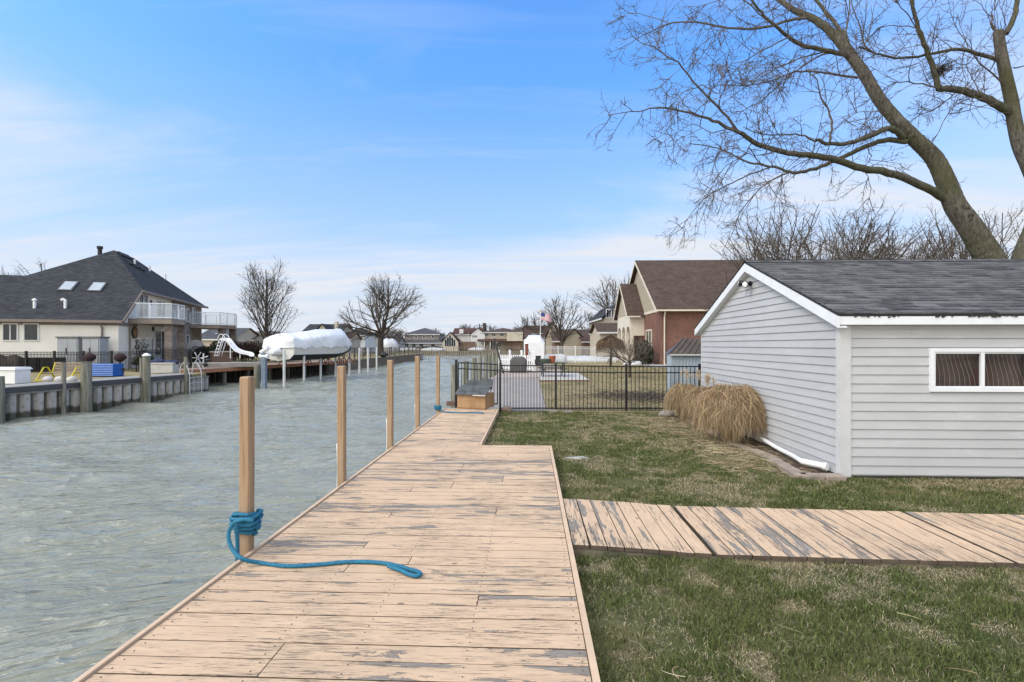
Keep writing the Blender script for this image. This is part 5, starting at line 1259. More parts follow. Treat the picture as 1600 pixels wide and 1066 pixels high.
mb = MB(); xx = P(1037.5, 42).x; mb.tube([(xx, HY - so, ze - .05), (xx, HY - .15, ze - .5), (xx, HY - .12, 0.1), (xx, HY - .35, 0.0)], .06, 8); mb.build('downspout', CRM, bh)
# gable wall window
def sidewin(X, y0, y1, z0, z1, par, mat=CRM, t=.12):
    mb = MB()
    for a, b_, c, d in ((y0 - t, y1 + t, z1, z1 + t), (y0 - t, y1 + t, z0 - t, z0), (y0 - t, y0, z0, z1), (y1, y1 + t, z0, z1), ((y0 + y1) / 2 - .04, (y0 + y1) / 2 + .04, z0, z1)): mb.box(X - .08, X + .02, a, b_, c, d)
    f = mb.build('window', mat, par); mb = MB(); mb.poly([(X - .03, y0, z0), (X - .03, y1, z0), (X - .03, y1, z1), (X - .03, y0, z1)]); mb.build('pane', GLD, f)
sidewin(HX, yat(HX, 1018.5), yat(HX, 1010.5), 1.0, 3.0, bh)
# porch wing with arches
PX = HX - 1.35; py0_, py1_ = yat(PX, 985), yat(PX, 965); pm = (py0_ + py1_) / 2; PE, PR = 4.75, 7.9
mb = MB(); mb.box(PX + .3, HX - .002, py0_, py1_, 3.6, PE - .02)
arch = []; span = (py1_ - py0_); nA = 3
for k in range(nA):
    a0 = py0_ + span * (k + .12) / nA; a1 = py0_ + span * (k + .88) / nA; n = 10; ra = (a1 - a0) / 2; ac = (a0 + a1) / 2
    left = py0_ + span * k / nA; right = py0_ + span * (k + 1) / nA; zt = PE - .02; zs = 3.0 - 0.2
    top = [(ac - ra * math.cos(math.pi * j / n), zs + ra * .85 * math.sin(math.pi * j / n)) for j in range(n + 1)]
    for j in range(n): mb.hexa([(PX, top[j][0], top[j][1]), (PX + .3, top[j][0], top[j][1]), (PX + .3, top[j + 1][0], top[j + 1][1]), (PX, top[j + 1][0], top[j + 1][1]), (PX, top[j][0], zt), (PX + .3, top[j][0], zt), (PX + .3, top[j + 1][0], zt), (PX, top[j + 1][0], zt)])
    mb.box(PX, PX + .3, left, a0, -.2, zt); mb.box(PX, PX + .3, a1, right, -.2, zt)
mb.box(PX + .31, HX, py0_, py0_ + .25, 2.6, 3.6); mb.build('porch_arches', CRM, bh)
mb = MB(); mb.box(PX + .31, HX - .01, py0_ + .01, py1_, -.2, .1); mb.build('porch_floor', MC, bh)
mb = MB(); mb.box(HX - .06, HX - .003, pm - .6, pm + .6, .1, 2.5); mb.build('door', M('door_dark', (.06, .03, .02)), bh)
lap_gable('porch_gable', PX - .01, py0_, py1_, PE, PR - .2)
mb = MB(); ps = (PR - PE) / (pm - py0_)
for s in (-1, 1):
    ye = py0_ - .4 if s < 0 else py1_ + .4; z0 = PE - .4 * ps + .06; mb.prism([Vector((PX - .4, ye, z0)), Vector((HX + 3.2, ye, z0)), Vector((HX + 3.2, pm, PR + .06)), Vector((PX - .4, pm, PR + .06))], .12)
mb.build('porch_roof', R_B2, bh)
mb = MB()
for s in (-1, 1):
    ye = py0_ - .4 if s < 0 else py1_ + .4; a = Vector((PX - .435, ye, z0)); b_ = Vector((PX - .435, pm, PR + .06)); mb.hexa([a + Vector((0, 0, -.2)), a + Vector((.035, 0, -.2)), b_ + Vector((.035, 0, -.2)), b_ + Vector((0, 0, -.2)), a + Vector((0, 0, .1)), a + Vector((.03, 0, .1)), b_ + Vector((.03, 0, .1)), b_ + Vector((0, 0, .1))])
mb.box(PX - .4, HX - .46, py0_ - .5, py0_ - .4, z0 - .1, z0 + .04); mb.build('porch_trim', CRM, bh)
mb = MB(); mb.prism([Vector((HX - 1.5, HY - 3.2, -.2)), Vector((HX + 8, HY - 3.2, -.2)), Vector((HX + 8, HY - .1, -.2)), Vector((HX - 1.5, HY - .1, -.2))], .24)
o = mb.build('garden_bed', MC); tag(o, 'raised pale edging in front of the brick house', None, None, 'structure')

# ---------------- big house on the left bank
HZT = YAW + math.atan2(.304, .953)
bp0 = P(185, 34.0); P0 = Vector((bp0.x, bp0.y, 0.0)); LH = thing('canal_house', 'big cream stucco and stone house with a charcoal hip roof and glass balconies', 'house', P0, HZT)
STN = brickmat('ledge_stone', (.50, .41, .35), (.27, .225, .20), (.36, .32, .285), .34, .13, .012, .9, .7, .45, .10)
BRN = M('brown_trim', (.22, .18, .155), .6, .08); e1, e2 = 3.65, 5.86
def lb(name, mat, *boxes, par=None):
    mb = MB()
    for b_ in boxes: mb.box(*b_)
    return mb.build(name, mat, par or LH, local=True)
mb = MB()      # stucco walls: front (y=0) and canal side (x=0); low rake between t=0 and 2.94
mb.poly([(-30, 0, -.2), (0, 0, -.2), (0, 0, e1 - .2), (-30, 0, e1 - .2)])
mb.poly([(0, 0, -.2), (0, 12.0, -.2), (0, 12.0, e2 - .15), (0, 2.94, e2 - .15), (0, 0, e1 - .15)])
mb.poly([(0, 19.4, -.2), (-14, 19.4, -.2), (-14, 19.4, e2), (0, 19.4, e2)]); mb.poly([(-30, 0, -.2), (-30, 12, -.2), (-30, 12, 3), (-30, 0, 3)])
mb.build('stucco_wall', W_CR, LH, local=True)
mb = MB(); mb.poly([(0.0, 12.0, -.2), (0.0, 19.4, -.2), (0.0, 19.4, e2 - .15), (0.0, 12.0, e2 - .15)]); mb.box(-.2, .25, 10.3, 11.99, -.2, e2 - .16); mb.build('stone_wall', STN, LH, local=True)
mb = MB(); oh = .4
def lr(*pts): mb.poly([Vector(p) for p in pts])
k1 = .75; zf_ = e1 - oh * k1
A = (oh, -oh, zf_); B = (oh, 2.94 , e2 + .08); AP = (-3.27, 7.74, 9.46); RE = (-3.27, 11.5, 9.46); LRp = (-7.19, 4.09, 6.72); LRl = (-30.4, 4.09, 6.72); FE = (oh, 19.4 + oh, e2 - .1)
ov = Vector((0, 0, 0)); C0 = (oh, 2.94, e2 - .12)
lr((-30.4, -oh, zf_), A, (oh, 2.94, e2 - .02), AP, LRp, LRl)       # front plane (upper and lower)
lr((oh, 2.94, e2 - .02), FE, RE, AP)                                 # canal plane
lr(FE, (-14, 19.8, e2 - .1), (-7, 13.5, 8.2), RE)                # far hip
lr(AP, RE, (-7, 13.5, 8.2), (-9.0, 8.5, 6.72), LRp)                # left plane
lr(LRp, (-9.0, 8.5, 6.72), (-14, 12, 5.0), (-30.4, 12, 2.9), LRl)
mb.build('roof', R_DK, LH, local=True, recalc=False)
mb = MB(); mb.box(-30.4, oh, -oh - .14, -oh, zf_ - .16, zf_ + .02); mb.box(oh, oh + .14, 2.9, 19.8, e2 - .26, e2 - .06); mb.bar((oh + .03, -oh, zf_ - .1), (oh + .03, 2.94, e2 - .13), .05, .2); mb.build('gutter', BRN, LH, local=True)
lb('soffit', M('soffit', (.42, .36, .30), .8), (-30.4, oh - .02, -oh + .0, -.02, zf_ - .1, zf_ - .06), (.01, oh - .02, 2.9, 19.7, e2 - .22, e2 - .17)); lb('frieze', BRN, (-30, .0, -.06, -.005, e1 - .62, e1 - .38), (.005, .06, 0.05, 3.0, e1 - .62, e1 - .38))
for x in (-.9,): 
    mb = MB(); mb.tube([(x, -oh, zf_ - .1), (x, -.1, zf_ - .5), (x, -.1, 0)], .06, 6); mb.build('downspout', BRN, LH, local=True)
mb = MB(); mb.tube([(.1, 1.6, e1 - .4), (.1, 1.6, 0)], .06, 6); mb.build('downspout', BRN, LH, local=True)
def plane_pt(x, y): return Vector((x, y, e1 + k1 * y))
def lx(px_, y=0.0):   # local x on the line y for a pixel column
    u = Vector((math.cos(HZT), math.sin(HZT))); v = Vector((-u.y, u.x)); o_ = Vector((P0.x, P0.y)) + v * y; r = (px_ - CX) / F
    dr = Vector((-sa + r * ca, ca + r * sa)); # world direction of the pixel ray
    den = u.x * dr.y - u.y * dr.x; s = (-(o_.x) * dr.y + o_.y * dr.x) / den; return s
def ly(px_, x=0.0):
    u = Vector((math.cos(HZT), math.sin(HZT))); v = Vector((-u.y, u.x)); o_ = Vector((P0.x, P0.y)) + u * x; r = (px_ - CX) / F
    dr = Vector((-sa + r * ca, ca + r * sa)); den = v.x * dr.y - v.y * dr.x; return (-(o_.x) * dr.y + o_.y * dr.x) / den
# skylights, vents
SKG = M('skylight_glass', (.38, .43, .48), .25, .1)
for px_, y in ((107, 3.0), (152, 3.0)):
    x = lx(px_, y); c = plane_pt(x, y); n = Vector((0, -k1, 1)).normalized(); T = Matrix.Translation(c) @ Matrix.Rotation(math.atan(k1), 4, 'X')
    mb = MB(); mb.box(-.42, .42, -.62, .62, -.02, .10, T); s_ = mb.build('skylight', M('skylight_frame', (.10, .10, .11), .5), LH, local=True)
    mb = MB(); mb.box(-.34, .34, -.54, .54, .101, .115, T); mb.build('pane', SKG, s_, local=True)
for px_, y, hook in ((54, .75, 0), (102, .8, 1)):
    x = lx(px_, y); c = plane_pt(x, y); mb = MB(); mb.tube([c - Vector((0, 0, .1)), c + Vector((0, 0, .5))] + ([c + Vector((-.1, 0, .58)), c + Vector((-.22, 0, .5))] if hook else []), .09, 8)
    if not hook: mb.lathe(c + Vector((0, 0, .48)), [(.15, 0), (.15, .06), (.02, .14)], 8)
    mb.build('vent_pipe', white(), LH, local=True)
x = lx(157, 7.4); c = plane_pt(x, 7.3); mb = MB(); mb.tube([c - Vector((0, 0, .4)), c + Vector((0, 0, .35))], .15, 10); mb.tube([c + Vector((0, 0, .32)), c + Vector((0, 0, .52))], .21, 10); mb.build('flue', M('flue_dark', (.03, .03, .032)), LH, local=True)
def cpt(y, f):    # canal plane: f from eave (0) to ridge (1)
    return Vector((oh + (-3.27 - oh) * f, y, e2 - .02 + (9.48 - e2) * f))
cn = Vector((9.46 - e2, 0, 3.67)).normalized()
for y, f in ((8.3, .93), (9.0, .93), (9.7, .93), (7.6, .72), (8.6, .68), (9.5, .66)):
    c = cpt(y, f) + cn * .05; T = Matrix.Translation(c) @ Matrix.Rotation(math.atan2(9.46 - e2, 3.67), 4, 'Y'); mb = MB(); mb.box(-.22, .22, -.3, .3, -.05, .08, T); mb.build('roof_vent', M('flue_dark', (.03, .03, .032)), LH, local=True)
for y, f in ((8.9, .72), (11.9, .70), (14.6, .6)):
    c = cpt(y, f); mb = MB(); mb.tube([c, c + Vector((0, 0, .5))], .08, 8); mb.build('vent_pipe', white(), LH, local=True)
# windows and doors
def fwin(x0, x1, z0, z1, mull=0, t=.07):
    mb = MB(); frame(mb, x0, x1, z0, z1, t, -.07, .02)
    for k in range(mull): q = x0 + (x1 - x0) * (k + 1) / (mull + 1); mb.box(q - .03, q + .03, -.06, 0, z0, z1)
    f = mb.build('window', TR_W, LH, local=True); mb = MB(); mb.poly([(x0 + t, -.03, z0 + t), (x1 - t, -.03, z0 + t), (x1 - t, -.03, z1 - t), (x0 + t, -.03, z1 - t)]); mb.build('pane', GLD, f, local=True)
fwin(lx(4), lx(29), 1.95, 3.12, 1); fwin(lx(37), lx(61.5), 1.95, 3.12)
def cwin(y0, y1, z0, z1, mull=0, X=0.0, name='window', t=.08, pane=None):
    mb = MB()
    for a, b_, c, d in ((y0, y1, z1 - t, z1), (y0, y1, z0, z0 + t), (y0, y0 + t, z0 + t, z1 - t), (y1 - t, y1, z0 + t, z1 - t)): mb.box(X - .02, X + .08, a, b_, c, d)
    for k in range(mull): q = y0 + (y1 - y0) * (k + 1) / (mull + 1); mb.box(X, X + .07, q - .05, q + .05, z0, z1)
    f = mb.build(name, TR_W, LH, local=True); mb = MB(); mb.poly([(X + .03, y0 + t, z0 + t), (X + .03, y1 - t, z0 + t), (X + .03, y1 - t, z1 - t), (X + .03, y0 + t, z1 - t)]); mb.build('pane', pane or GLD, f, local=True)
cwin(ly(216), ly(230), 3.75, 5.6, 1, name='balcony_door'); cwin(ly(244), ly(257), 4.0, 5.4, 1)
cwin(ly(290), ly(295), 3.9, 5.3); cwin(ly(299.5), ly(304), 3.7, 5.5, 0, .0, 'balcony_door'); cwin(ly(241), ly(260), .8, 2.9, 1); cwin(ly(264), ly(268), .3, 2.7, 0, name='door')
cwin(ly(277), ly(284), .75, 2.7, 0); cwin(ly(289), ly(295), .75, 2.7, 0); cwin(ly(279), ly(286), 4.0, 5.3, 1)
# balconies
MRL = M('rail_white', (.74, .76, .78), .35, .04); 
def balglass():
    m, N_, L_, b = newmat('balcony_glass'); b.inputs['Base Color'].default_value = (.75, .82, .86, 1); b.inputs['Roughness'].default_value = .05; b.inputs['Alpha'].default_value = .30; return m
BG_ = balglass()
def balcony(poly, zf, zr_, cols, label):
    mb = MB(); mb.prism([Vector((x, y, zf - .38)) for x, y in poly], .30); b0 = mb.build('balcony', M('balcony_edge', (.30, .25, .21), .8, .1), LH, local=True); b0['label'] = label
    mb = MB(); mb.prism([Vector((x, y, zf - .079)) for x, y in poly], .06); mb.build('floor_edge', BRN, b0, local=True)
    mb = MB(); gl_ = MB()
    for (a, b_) in zip(poly[:-1], poly[1:]):
        a = Vector((*a, 0)); b_ = Vector((*b_, 0)); L_ = (b_ - a).length; n = max(1, round(L_ / 1.25))
        for z in (zr_, zf + .08): mb.bar(a + Vector((0, 0, z)), b_ + Vector((0, 0, z)), .06, .06)
        for k in range(n + 1): q = a.lerp(b_, k / n); mb.bar(q + Vector((0, 0, zf)), q + Vector((0, 0, zr_)), .055)
        gl_.poly([a + Vector((0, 0, zf + .12)), b_ + Vector((0, 0, zf + .12)), b_ + Vector((0, 0, zr_ - .05)), a + Vector((0, 0, zr_ - .05))])
    mb.build('railing', MRL, b0, local=True); gl_.build('railing_glass', BG_, b0, local=True)
    for x, y, s in cols: mb = MB(); mb.box(x - s, x + s, y - s, y + s, -.2, zf - .39); mb.build('stone_column', STN, b0, local=True)
balcony([(0.02, 1.5), (2.7, 1.5), (3.0, 3.4), (2.2, 6.2), (.02, 9.9)], 3.62, 4.72, [(2.3, 2.3, .24), (2.3, 5.2, .27)], 'balcony nearer the camera')
balcony([(0.02, 15.6), (2.6, 15.6), (3.5, 17.6), (3.2, 20), (.02, 21)], 3.75, 4.95, [(2.55, 16.6, .3), (3.0, 19.2, .3)], 'far balcony')
y = ly(209); mb = MB(); mb.tube([(.02, y, 2.6), (.10, y, 2.6)], [.45, .45], 20); md = mb.build('wall_medallion', M('medallion_rim', (.05, .035, .025), .5), LH, local=True); mb = MB(); mb.tube([(.101, y, 2.6), (.13, y, 2.6)], [.33, .25], 12); mb.build('star', M('medallion_star', (.28, .15, .06), .5), md, local=True)
for y, z in ((ly(235), 4.9), (ly(238), 2.8)): mb = MB(); mb.box(.01, .12, y - .08, y + .08, z, z + .35); mb.build('wall_lamp', BK, LH, local=True)
# satellite dish near the far end
q = P(305, 47, 0); dsh = thing('satellite_dish', 'round pale satellite dish on a post under the far balcony', 'satellite dish', q); mb = MB(); mb.tube([q, q + Vector((0, 0, 1.0))], .04, 8); mb.build('post', BK, dsh); mb = MB(); mb.tube([q + Vector((0, .1, 1.35)), q + Vector((.1, -.1, 1.4)), q + Vector((.16, -.2, 1.42))], [.1, .6, .78], 18); mb.build('dish', M('dish_grey', (.35, .34, .33), .5), dsh)

# ================================================================== LEFT BANK THINGS
def onbank(px, d, z=0.0): return P(px, d, z)
lf = [(-30, 29.7), (-3, 29.9), (41, 30.1), (85, 30.4), (130, 30.7), (174, 31.0), (218, 31.3)]
fence_run([tuple(P(a, d)[:2]) for a, d in lf], [1.27] * 7, 0.0, 17, 'metal_fence', 'black metal fence across the lawn before the big cream house', 'fence', pickw=.02, postw=.11, rails=(0, .15))
lf = [(218, 31.3), (255, 32.6), (298, 34.2)]
fence_run([tuple(P(a, d)[:2]) for a, d in lf], [1.38] * 3, 0.0, 17, 'metal_fence', 'black metal fence below the near balcony, beside the boat slip', 'fence', pickw=.02, postw=.12, rails=(0, .15), skip_first=True)
# resin storage sheds
MRS = M('resin_grey', (.33, .35, .37), .7, .08, 2); MRD = M('resin_dark', (.13, .135, .14), .7)
for k, (a, b_) in enumerate(((86.5, 125), (126, 158.5))):
    A, B = P(a, 32.2), P(b_, 32.5); wd = (B - A).length; s_ = thing('storage_cabinet', ['left one of two grey resin storage cabinets against the cream wall', 'right one of two grey resin storage cabinets, nearer the downspout'][k], 'storage cabinet', (A + B) / 2, YAW, 'grey resin storage cabinets')
    mb = MB(); mb.box(-wd / 2, wd / 2, -.0, .7, -.05, 2.15); mb.build('body', MRS, s_, local=True); mb = MB(); mb.box(-wd / 2 - .04, wd / 2 + .04, -.08, .78, 2.151, 2.25); mb.build('lid', MRD, s_, local=True)
    for sgn in (-1, 1):
        mb = MB(); mb.box(min(0.01 * sgn, sgn * (wd / 2 - .08)), max(0.01 * sgn, sgn * (wd / 2 - .08)), -.03, -.001, .05, 2.08); dd = mb.build('door', MRS, s_, local=True)
    mb = MB(); mb.box(-.1, -.04, -.06, -.031, 1.1, 1.5); mb.build('handle', BK, dd, local=True)
for k, (a, w_, lb_) in enumerate(((45, 1.1, 'black air conditioning unit behind the fence below the right house window'), (76, .85, 'second, smaller air conditioning unit beside the grey storage cabinets'))):
    q = P(a, 30.9); mb = MB(); mb.cbox((q.x, q.y + .3, .45), w_, .8, .9, YAW)
    for j in range(10): mb.cbox((q.x, q.y - .12, .08 + j * .085), w_ - .05, .04, .03, YAW)
    single(mb, 'air_conditioner', BK, lb_, 'air conditioner')
q = P(10, 31.0); mb = MB(); mb.blob(q, 1.3, .6, 1.0, 4, .12, 18, 9); single(mb, 'tarp_pile', M('brown_tarp', (.045, .028, .022), .7, .3, 4), 'dark brown covered heap behind the far left fence', 'covered heap', smooth=True)
# bench glider
q = P(97, 23.6); bn = thing('bench', 'wooden slatted bench on a bright yellow metal frame by the seawall', 'bench', q, YAW - .05); MYL = M('yellow_metal', (.62, .50, .015), .45, .08)
mb = MB(); msl = M('slat_wood', (.27, .22, .17), .85, .2, 5)
for z in (.42, .55, .68, .81): mb.box(-.78, .82, .28 + z * .2, .31 + z * .2, z - .05, z + .05)
mb.build('backrest', msl, bn, local=True); mb = MB()
for j in range(4): mb.box(-.78, .82, -.25 + j * .15, -.13 + j * .15, .36, .39)
mb.build('seat', msl, bn, local=True)
for s in (-.82, .82):
    mb = MB(); mb.tube([(s, -.45, 0), (s, -.1, .62), (s, .1, .62), (s, .5, 0)], .032, 6); mb.tube([(s, -.5, .03), (s, .55, .03)], .032, 6); mb.tube([(s, -.3, .33), (s, .35, .33)], .03, 6); mb.tube([(s, .33, .35), (s, .48, .85)], .03, 6); mb.build('side_frame', MYL, bn, local=True)
mb = MB(); mb.tube([(-.82, -.48, .03), (.82, -.48, .03)], .028, 6); mb.build('base_bar', MYL, bn, local=True)
for k, px_ in enumerate((74.5, 93.5, 112.5)):
    q = P(px_, 22.2); mb = MB(); mb.blob((q.x, q.y, .14), .19, .19, .15, k, .03); single(mb, 'dock_float', M('old_white', (.55, .53, .5), .7, .2, 6), 'round whitish float lying before the yellow bench, %s' % ['left one', 'middle one', 'right one'][k], 'float', 'round floats before the bench', smooth=True)
q = P(5, 21.3); db = thing('dock_box', 'white plastic dock box at the far left on the seawall', 'dock box', q, YAW); mb = MB(); mb.box(-1.0, .5, 0, .7, .02, .62); mb.build('body', white(), db, local=True); mb = MB(); mb.hexa([(-1.05, -.06, .621), (.56, -.06, .621), (.56, .76, .621), (-1.05, .76, .621), (-1.0, 0.0, .72), (.5, 0.0, .72), (.5, .7, .72), (-1.0, .7, .72)]); mb.build('lid', white(), db, local=True)
q = P(253, 29.6); db = thing('dock_box', 'pale grey dock box beside the thick pole with a white cap', 'dock box', q, YAW + .1); mb = MB(); mb.box(-.65, .6, 0, .65, .02, .55); mb.build('body', M('pale_grey_box', (.50, .49, .46), .7, .15, 3), db, local=True); mb = MB(); mb.box(-.69, .64, -.04, .69, .551, .62); mb.build('lid', M('pale_grey_box'), db, local=True)
for k, (px_, lb_) in enumerate(((246, 'folded blue cushion on top of the pale grey dock box'), (268, 'blue covered bundle right behind the pale grey dock box'))):
    q = P(px_, 30.1, .62 if k == 0 else .55); mb = MB(); mb.blob((q.x, q.y, q.z + .08), .48, .25, .13, k + 7, .1); single(mb, 'cushion', M('navy_cloth', (.02, .03, .08), .8, .4, 5), lb_, 'cushion', smooth=True)
# blue corrugated planter
q = P(164, 26.6); mb = MB(); prof = []; z = 0
mp2 = []
for j in range(15):
    r_ = .012 if j % 2 else -.012; mp2.append((.02 + j * .047, r_))
for (z, r_) in mp2:
    a, b_ = .74 + r_, .35 + r_; mb.v += [(q.x + x, q.y + y, z) for x, y in ((-a, -b_), (a, -b_), (a, b_), (-a, b_))]
for j in range(14):
    for i_ in range(4): mb._f((j * 4 + i_, j * 4 + (i_ + 1) % 4, j * 4 + 4 + (i_ + 1) % 4, j * 4 + 4 + i_))
mb._f((56, 57, 58, 59)); single(mb, 'raised_planter', M('blue_metal', (.012, .11, .42), .4, .1, 3), 'bright blue corrugated raised planter between two dark topiary pots', 'planter')
for k, px_ in enumerate((140, 187.5)):
    q = P(px_, 26.9); t_ = thing('topiary_pot', ['dark topiary ball in a pot left of the blue planter, behind the thick pole', 'dark topiary ball in a brown pot right of the blue planter'][k], 'potted plant', q, 0, 'dark topiary pots by the blue planter')
    mb = MB(); mb.lathe(q, [(.16, 0), (.2, .3), (.22, .42), (.17, .42)], 12); mb.build('pot', M('dark_pot', (.06, .025, .02), .5), t_)
    mb = MB(); mb.blob(q + Vector((0, 0, 1.0)), .26, .26, .24, 3, .08); mb.build('ball', M('dark_topiary', (.035, .018, .018), .95, .5, 25, 1.0, 30), t_, smooth=True); mb = MB(); mb.tube([q + Vector((0, 0, .4)), q + Vector((0, 0, .85))], .05, 6); mb.build('stem', BK, t_)
# mooring poles against the left seawall
def roundpole(px, ztop, r, label, cap=None, off=-.35, seg=1, lean=(0, 0)):
    c = bankpt(px, off, seg); p = W(c[0], c[1]); mb = MB(); t_ = thing('mooring_pole', label, 'mooring pole', (p.x, p.y, ZW - .3), 0, 'old mooring poles along the left seawall')
    mb.tube([(p.x, p.y, ZW - .3), (p.x + lean[0] * .5, p.y, .2), (p.x + lean[0], p.y, ztop)], [r * 1.05, r, r * .96], 14); mb.build('shaft', MOP, t_, smooth=False)
    if cap:
        mb = MB(); mb.lathe((p.x + lean[0], p.y, ztop + .001), [(r * 1.15, 0), (r * 1.15, .04), (r * .5, .13), (.01, .15)] if cap == 'w' else [(r * 1.05, 0), (r * 1.05, .03)], 14); mb.build('cap', white() if cap == 'w' else M('rusty_cap', (.12, .09, .07)), t_)
roundpole(99.5, .93, .085, 'slim grey mooring pole in front of the yellow bench', 'b', -.16, 0); roundpole(135, .93, .20, 'thick mossy mooring pole left of the blue planter', 'b', -.38, 0)
roundpole(221, 1.05, .085, 'slim pole hard against the thick white capped pole', None, -.12, 1); roundpole(229, 1.13, .17, 'thick mossy mooring pole with a white cone cap', 'w', -.32, 1)
roundpole(290.5, 1.02, .10, 'grey mooring pole beside the swim ladder', 'b', -.2, 1); roundpole(-2, .5, .17, 'mooring pole cut by the left edge of the picture', None, -.2, 0)
# swim ladder
q0_ = W(*bankpt(281, .1, 1)); q1_ = W(*bankpt(300, .1, 1)); ld = thing('swim_ladder', 'curved metal swim ladder going over the seawall by the slip', 'ladder', q0_); ms_ = M('pale_steel', (.55, .56, .57), .35, .1, metal=.3)
nw = Vector((ca, sa, 0)) 
for q in (q0_, q1_):
    mb = MB(); mb.tube([q + Vector((0, 0, .03)), q + Vector((0, 0, .5)) + nw * .05, q + Vector((0, 0, .72)) + nw * .2, q + Vector((0, 0, .5)) + nw * .4, q + Vector((0, 0, .1)) + nw * .55, q + Vector((0, 0, -1.1)) + nw * .55], .028, 8); mb.build('rail', ms_, ld)
mb = MB()
for z in (-.15, -.45, -.75): mb.bar(q0_ + nw * .55 + Vector((0, 0, z)), q1_ + nw * .55 + Vector((0, 0, z)), .05, .03)
mb.build('rungs', ms_, ld)
# brown deck over the slip
DF = [(-20.9, 31.6), (-16.75, 52.4)]; DB = [(-24.3, 32.4), (-19.2, 50.8), ]
bd = thing('boat_deck', 'long brown composite deck with a slatted orange brown front over the slip', 'deck', W(-19.5, 42, -.2)); MBD = M('brown_deck', (.30, .20, .15), .75, .12, 1, .2, 30); MFS = M('orange_fascia', (.34, .155, .075), .65, .15, 1.5)
mb = MB(); mb.prism([W(*DF[0], .02), W(*DF[1], .02), W(*DB[1], .02), W(*DB[0], .02)], .07); mb.build('decking', MBD, bd)
mb = MB(); a, b_ = W(*DF[0], -.08), W(*DF[1], -.08); mb.bar(a, b_, .05, .2); a2 = W(*DB[0], -.08); mb.bar(a, a2, .05, .2); mb.build('fascia_board', MFS, bd)
for k in range(9):
    f = (k + .5) / 9; c = Vector(DF[0]).lerp(Vector(DF[1]), f); p = W(c[0] - .25, c[1]); mb = MB(); mb.tube([(p.x, p.y, ZW - .3), (p.x, p.y, 0)], .13, 8); mb.build('piling', M('wet_piling', (.12, .115, .10), .8, .4, 4), bd)
mb = MB(); mb.prism([W(-23.9, 34.0, .1), W(-18.6, 36.3, .1), W(-19.3, 38.5, .1), W(-24.0, 37.0, .1)], .28); single(mb, 'ramp_step', M('grey_step', (.28, .26, .235), .85, .2, 2), 'low weathered wooden platform on the brown deck left of the boat', 'platform')
# boat lift posts, white
for k, (px_, d_, zt, lb_) in enumerate(((444, 34.9, 1.28, 'white lift post in the water, nearest under the boat'), (475, 38.9, 1.26, 'white lift post second from the left'), (501, 41.6, 2.35, 'tall white lift post standing against the boat hull'), (524.5, 44.5, 1.2, 'white lift post under the bow'), (546, 46.5, 1.4, 'white lift post beside the second dock post'), (561.5, 50.5, 1.32, 'white capped post just past the boat'), (575, 52.8, 1.32, 'white capped post at the end of the brown deck'), (588.5, 55.0, 1.35, 'white capped post farthest along the left bank'))):
    p = P(px_, d_); mb = MB(); mb.tube([(p.x, p.y, ZW - .3), (p.x, p.y, zt)], .095, 10); mb.lathe((p.x, p.y, zt + .001), [(.11, 0), (.11, .03), (.02, .08)], 10); single(mb, 'lift_post', M('off_white_post', (.62, .63, .62), .6, .12, 2, col2=(.45, .44, .36), f2=.66), lb_, 'post', 'white posts along the boat deck')
p = P(412.5, 32.6); gpst = thing('hoist_post', 'blue grey steel hoist post with a winch left of the boat', 'hoist post', (p.x, p.y, ZW)); mb = MB(); mb.box(p.x - .14, p.x + .14, p.y - .14, p.y + .14, ZW - .3, 1.15); mb.build('post', M('blue_steel', (.17, .22, .28), .6, .2, 3), gpst); mb = MB(); mb.tube([(p.x - .3, p.y, .95), (p.x + .3, p.y, .95)], .16, 10); mb.tube([(p.x - .2, p.y, 1.2), (p.x + .35, p.y - .1, 1.5)], .14, 8); mb.build('winch', white(), gpst)
p = P(401.5, 33.4); mb = MB(); mb.tube([(p.x, p.y, ZW - .3), (p.x, p.y, .35)], .19, 12); single(mb, 'mooring_pole', MOP, 'short grey timber pile beside the blue steel hoist post', 'mooring pole')
# ---- shrink-wrapped boat
st = P(436, 38.0, 0.0); bw_ = P(548, 46.5, 0.0); ax = (bw_ - st); BL = ax.length; ang = math.atan2(ax.y, ax.x)
bt = thing('wrapped_boat', 'large cabin cruiser in white shrink wrap on stands on the brown deck', 'boat', (st.x, st.y, .09), ang)
HB, HT = .35, 1.45; half = 1.45
def hullsec(f):   # f 0 stern .. 1 bow
    w_ = half * (1 - max(0, (f - .45) / .55) ** 2.2 * .97); kz = HB + .0 + .75 * max(0, (f - .55) / .45) ** 2
    return w_, kz
ns = 24
def ringh(f):
    w_, kz = hullsec(f); x = f * BL; top = HT + .25 * f
    return [(x, -w_, top), (x, -w_ * .95, kz + .50), (x, -w_ * .72, kz + .18), (x, 0, kz), (x, w_ * .72, kz + .18), (x, w_ * .95, kz + .50), (x, w_, top)]
mb = MB()
for i_ in range(ns + 1): mb.v += ringh(i_ / ns)
for i_ in range(ns):
    for j in range(6):
        mb.cm = 1 if j in (1, 2, 3, 4) else 0
        mb._f((i_ * 7 + j, i_ * 7 + j + 1, i_ * 7 + 8 + j, i_ * 7 + 7 + j))
mb.cm = 0; mb._f(tuple(range(7))); mb._f(tuple(range(ns * 7, ns * 7 + 7)))
mb.build('hull', [M('hull_white', (.62, .61, .57), .3, .05, 1), M('antifouling', (.02, .022, .026), .6, .2)], bt, local=True)
def wraptop(f):   # canopy profile height above the deck
    return np.interp(f, [0, .04, .12, .3, .5, .66, .78, .82, .9, 1.0], [2.35, 2.5, 2.38, 2.68, 2.92, 2.98, 3.05, 2.85, 2.25, 1.65])
mb = MB(); nsx = 90; nr = 25; rg = random.Random(2)
